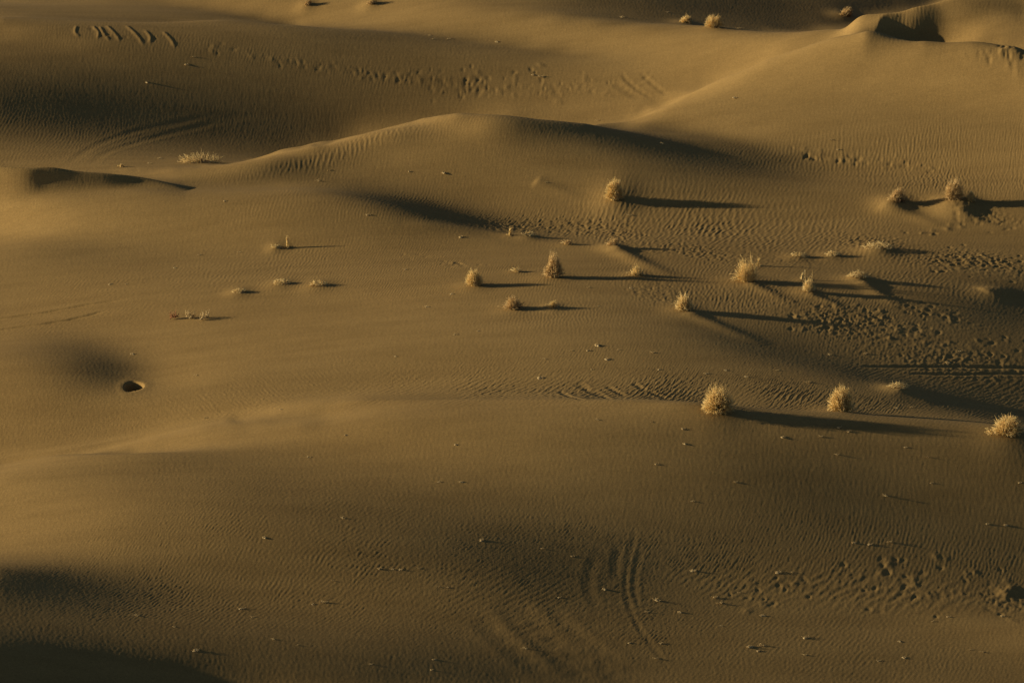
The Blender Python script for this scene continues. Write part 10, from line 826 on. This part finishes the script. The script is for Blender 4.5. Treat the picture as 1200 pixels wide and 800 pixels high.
for x, y, H, W, kind, label in BUSHES:
    name, cat = KIND[kind]; loc = (x, y, ground_z(x, y) - .01)
    group = {'bush': 'dry bushes on the dunes', 'grass tuft': 'small grass tufts', 'grass wisp': 'thin grass wisps', 'dead grass': 'dead grass mats', 'branch': 'fallen dead branches'}[cat]
    if kind == 'branch':
        s = Strands(); red = 'reddish' in label
        for i in range(7):
            p = Vector((U_(-.8, .1) * W, U_(-.35, .35) * W, U_(.01, .10))); e = Vector((U_(.3, .9) * W, U_(-.3, .3) * W, U_(.0, .35) * H))
            q = bez(p, p + e * .5 + Vector((0, 0, .08)), p + e, 5); s.add(q, .03 * U_(.6, 1.2), .010)
            for m in range(4):
                k = q[1 + m % 3]; g = Vector((U_(-.12, .22), U_(-.18, .18), U_(.03, .26) * (1 + H)))
                s.add([k, k + g * .5 + jit(.02), k + g], .014, .006)
        o = s.build(name, red_wood if red else crust); o.location = loc; tag(o, label, cat, group); continue
    b = blades(kind, H, W)
    big = kind not in ('stem', 'mat') and H > .42
    mat = pale_straw if kind in ('mat', 'sparse') or 'pale' in label else brown_straw if kind in ('clump', 'overhang', 'swept', 'feathery') else straw
    if not big:
        o = b.build(name, mat); o.location = loc; tag(o, label, cat, group); continue
    root = link(bpy.data.objects.new(name, None)); root.location = loc; root.empty_display_size = .2
    tag(root, label, cat, group)
    b.build('dry_blades', mat, root)
    dark = 'dark' in label or kind == 'overhang'
    t = twigs(H * (.9 if dark else .65), W * (1.0 if dark else .8), 46 if dark else 20, .022 if dark else .014).build('woody_base', wood, root)
    if dark: t.location = (W * .35, -W * .15, 0)
    if 'two thin stalks' in label:
        for k in (-.16, .12):
            s = Strands(); p = Vector((k, .1, 0)); s.add(bez(p, p + Vector((0, 0, .5)), p + Vector((k * .3, .05, H * U_(1.5, 1.9))), 6), .014, .008)
            for i in range(10):
                q = p + Vector((k * .2, .03, H * U_(.9, 1.6))); s.add([q, q + jit(.03), q + jit(.05)], .008, .004)
            s.build('stalk', pale_straw, root)

def twig_clump(seed):
    random.seed(seed); s = Strands()
    for k in range(random.choice((0, 1, 1, 2))):
        s.lump(Vector((U_(-.45, .35), U_(-.25, .25), -.02)), U_(.22, .5), U_(.2, .4), U_(.06, .13), seed * 7 + k)
    for i in range(34):
        p = Vector((U_(-.5, .45), U_(-.3, .3), U_(-.02, .10))); e = Vector((U_(-.35, .45), U_(-.3, .3), U_(-.03, .2)))
        s.add([p, p + e * .5 + Vector((0, 0, U_(0, .08))), p + e], .022, .012)
    return s.build('twig_clump', crust)
protos = []
ORD = 'first second third fourth fifth sixth seventh eighth ninth tenth eleventh twelfth thirteenth fourteenth fifteenth sixteenth seventeenth eighteenth nineteenth twentieth twenty-first twenty-second twenty-third twenty-fourth twenty-fifth twenty-sixth twenty-seventh twenty-eighth'.split()
i = -1
for (x, y, size), label in [(t, 'low dry twig clump ' + place if len(l) == 1 else 'low dry twig clump, %s from left of those %s' % (ORD[k], place)) for place, l in TUFTS.items() for k, t in enumerate(l)]:
    i += 1
    if i < 6:
        o = twig_clump(40 + i); protos.append(o)
    else:
        o = protos[i % 6].copy(); scene.collection.objects.link(o)
    o.location = (x, y, ground_z(x, y)); k = size * 1.0
    o.scale = (k, k * (.8 + .4 * ((i * 37) % 11) / 10), k * (.7 + .5 * ((i * 53) % 13) / 12))
    o.rotation_euler = (0, 0, ((i * 71) % 100) / 100 * 1.6 - .8 + (math.pi if i % 3 == 0 else 0))
    tag(o, label, 'twig clump', 'small twig clumps scattered on the sand')

# ------------------------------------------------------------------ the ground mesh
def build_ground():
    me = bpy.data.meshes.new('sand_ground')
    nv = nU * nV; me.vertices.add(nv)
    co = np.empty((nv, 3), np.float32); co[:, 0] = X.ravel(); co[:, 1] = Y.ravel(); co[:, 2] = h.ravel()
    me.vertices.foreach_set('co', co.ravel())
    i = (np.arange(nV - 1)[:, None] * nU + np.arange(nU - 1)[None, :]).ravel().astype(np.int32)
    quad = np.stack([i, i + 1, i + nU + 1, i + nU], 1).ravel()
    n = len(i); me.loops.add(n * 4); me.polygons.add(n)
    me.loops.foreach_set('vertex_index', quad)
    me.polygons.foreach_set('loop_start', np.arange(n, dtype=np.int32) * 4)
    me.polygons.foreach_set('use_smooth', np.ones(n, bool))
    me.update(calc_edges=True); me.materials.append(sand)
    o = link(bpy.data.objects.new('ground', me)); o['kind'] = 'structure'
    o['label'] = 'rippled golden sand dunes with tracks'
    return o
build_ground()

# ------------------------------------------------------------------ light, sky, camera
SUN_EL, SUN_BACK = R(9.8), R(5.5)          # low sun from the left, a little behind the dunes
to_sun = Vector((-math.cos(SUN_EL) * math.cos(SUN_BACK), math.cos(SUN_EL) * math.sin(SUN_BACK), math.sin(SUN_EL)))
sd = bpy.data.lights.new('sun', 'SUN'); sd.energy = 5.0; sd.angle = R(.5); sd.color = (1, .86, .62)
so = link(bpy.data.objects.new('sun', sd)); so.rotation_euler = to_sun.to_track_quat('Z', 'Y').to_euler()
world = bpy.data.worlds.new('World'); scene.world = world; world.use_nodes = True
wn = world.node_tree; sky = wn.nodes.new('ShaderNodeTexSky'); sky.sky_type = 'NISHITA'; sky.sun_disc = False
sky.sun_elevation = SUN_EL; sky.sun_rotation = R(-84.5); sky.air_density = .7; sky.altitude = 900; sky.dust_density = 1.0
bg = wn.nodes['Background']; wn.links.new(sky.outputs[0], bg.inputs[0]); bg.inputs[1].default_value = .05

cam = bpy.data.cameras.new('camera'); cam.sensor_width = 36; cam.lens = 18 / math.tan(R(13.7 / 2))
cam.clip_start = 1; cam.clip_end = 9000
co = link(bpy.data.objects.new('camera', cam)); co.location = (0, CAMY, CAMZ); co.rotation_euler = (R(90 - 17), 0, 0)
scene.camera = co
scene.render.engine = 'CYCLES'
vs = scene.view_settings; vs.view_transform = 'Standard'; vs.look = 'None'; vs.exposure = .87; vs.gamma = 1; vs.use_curve_mapping = False
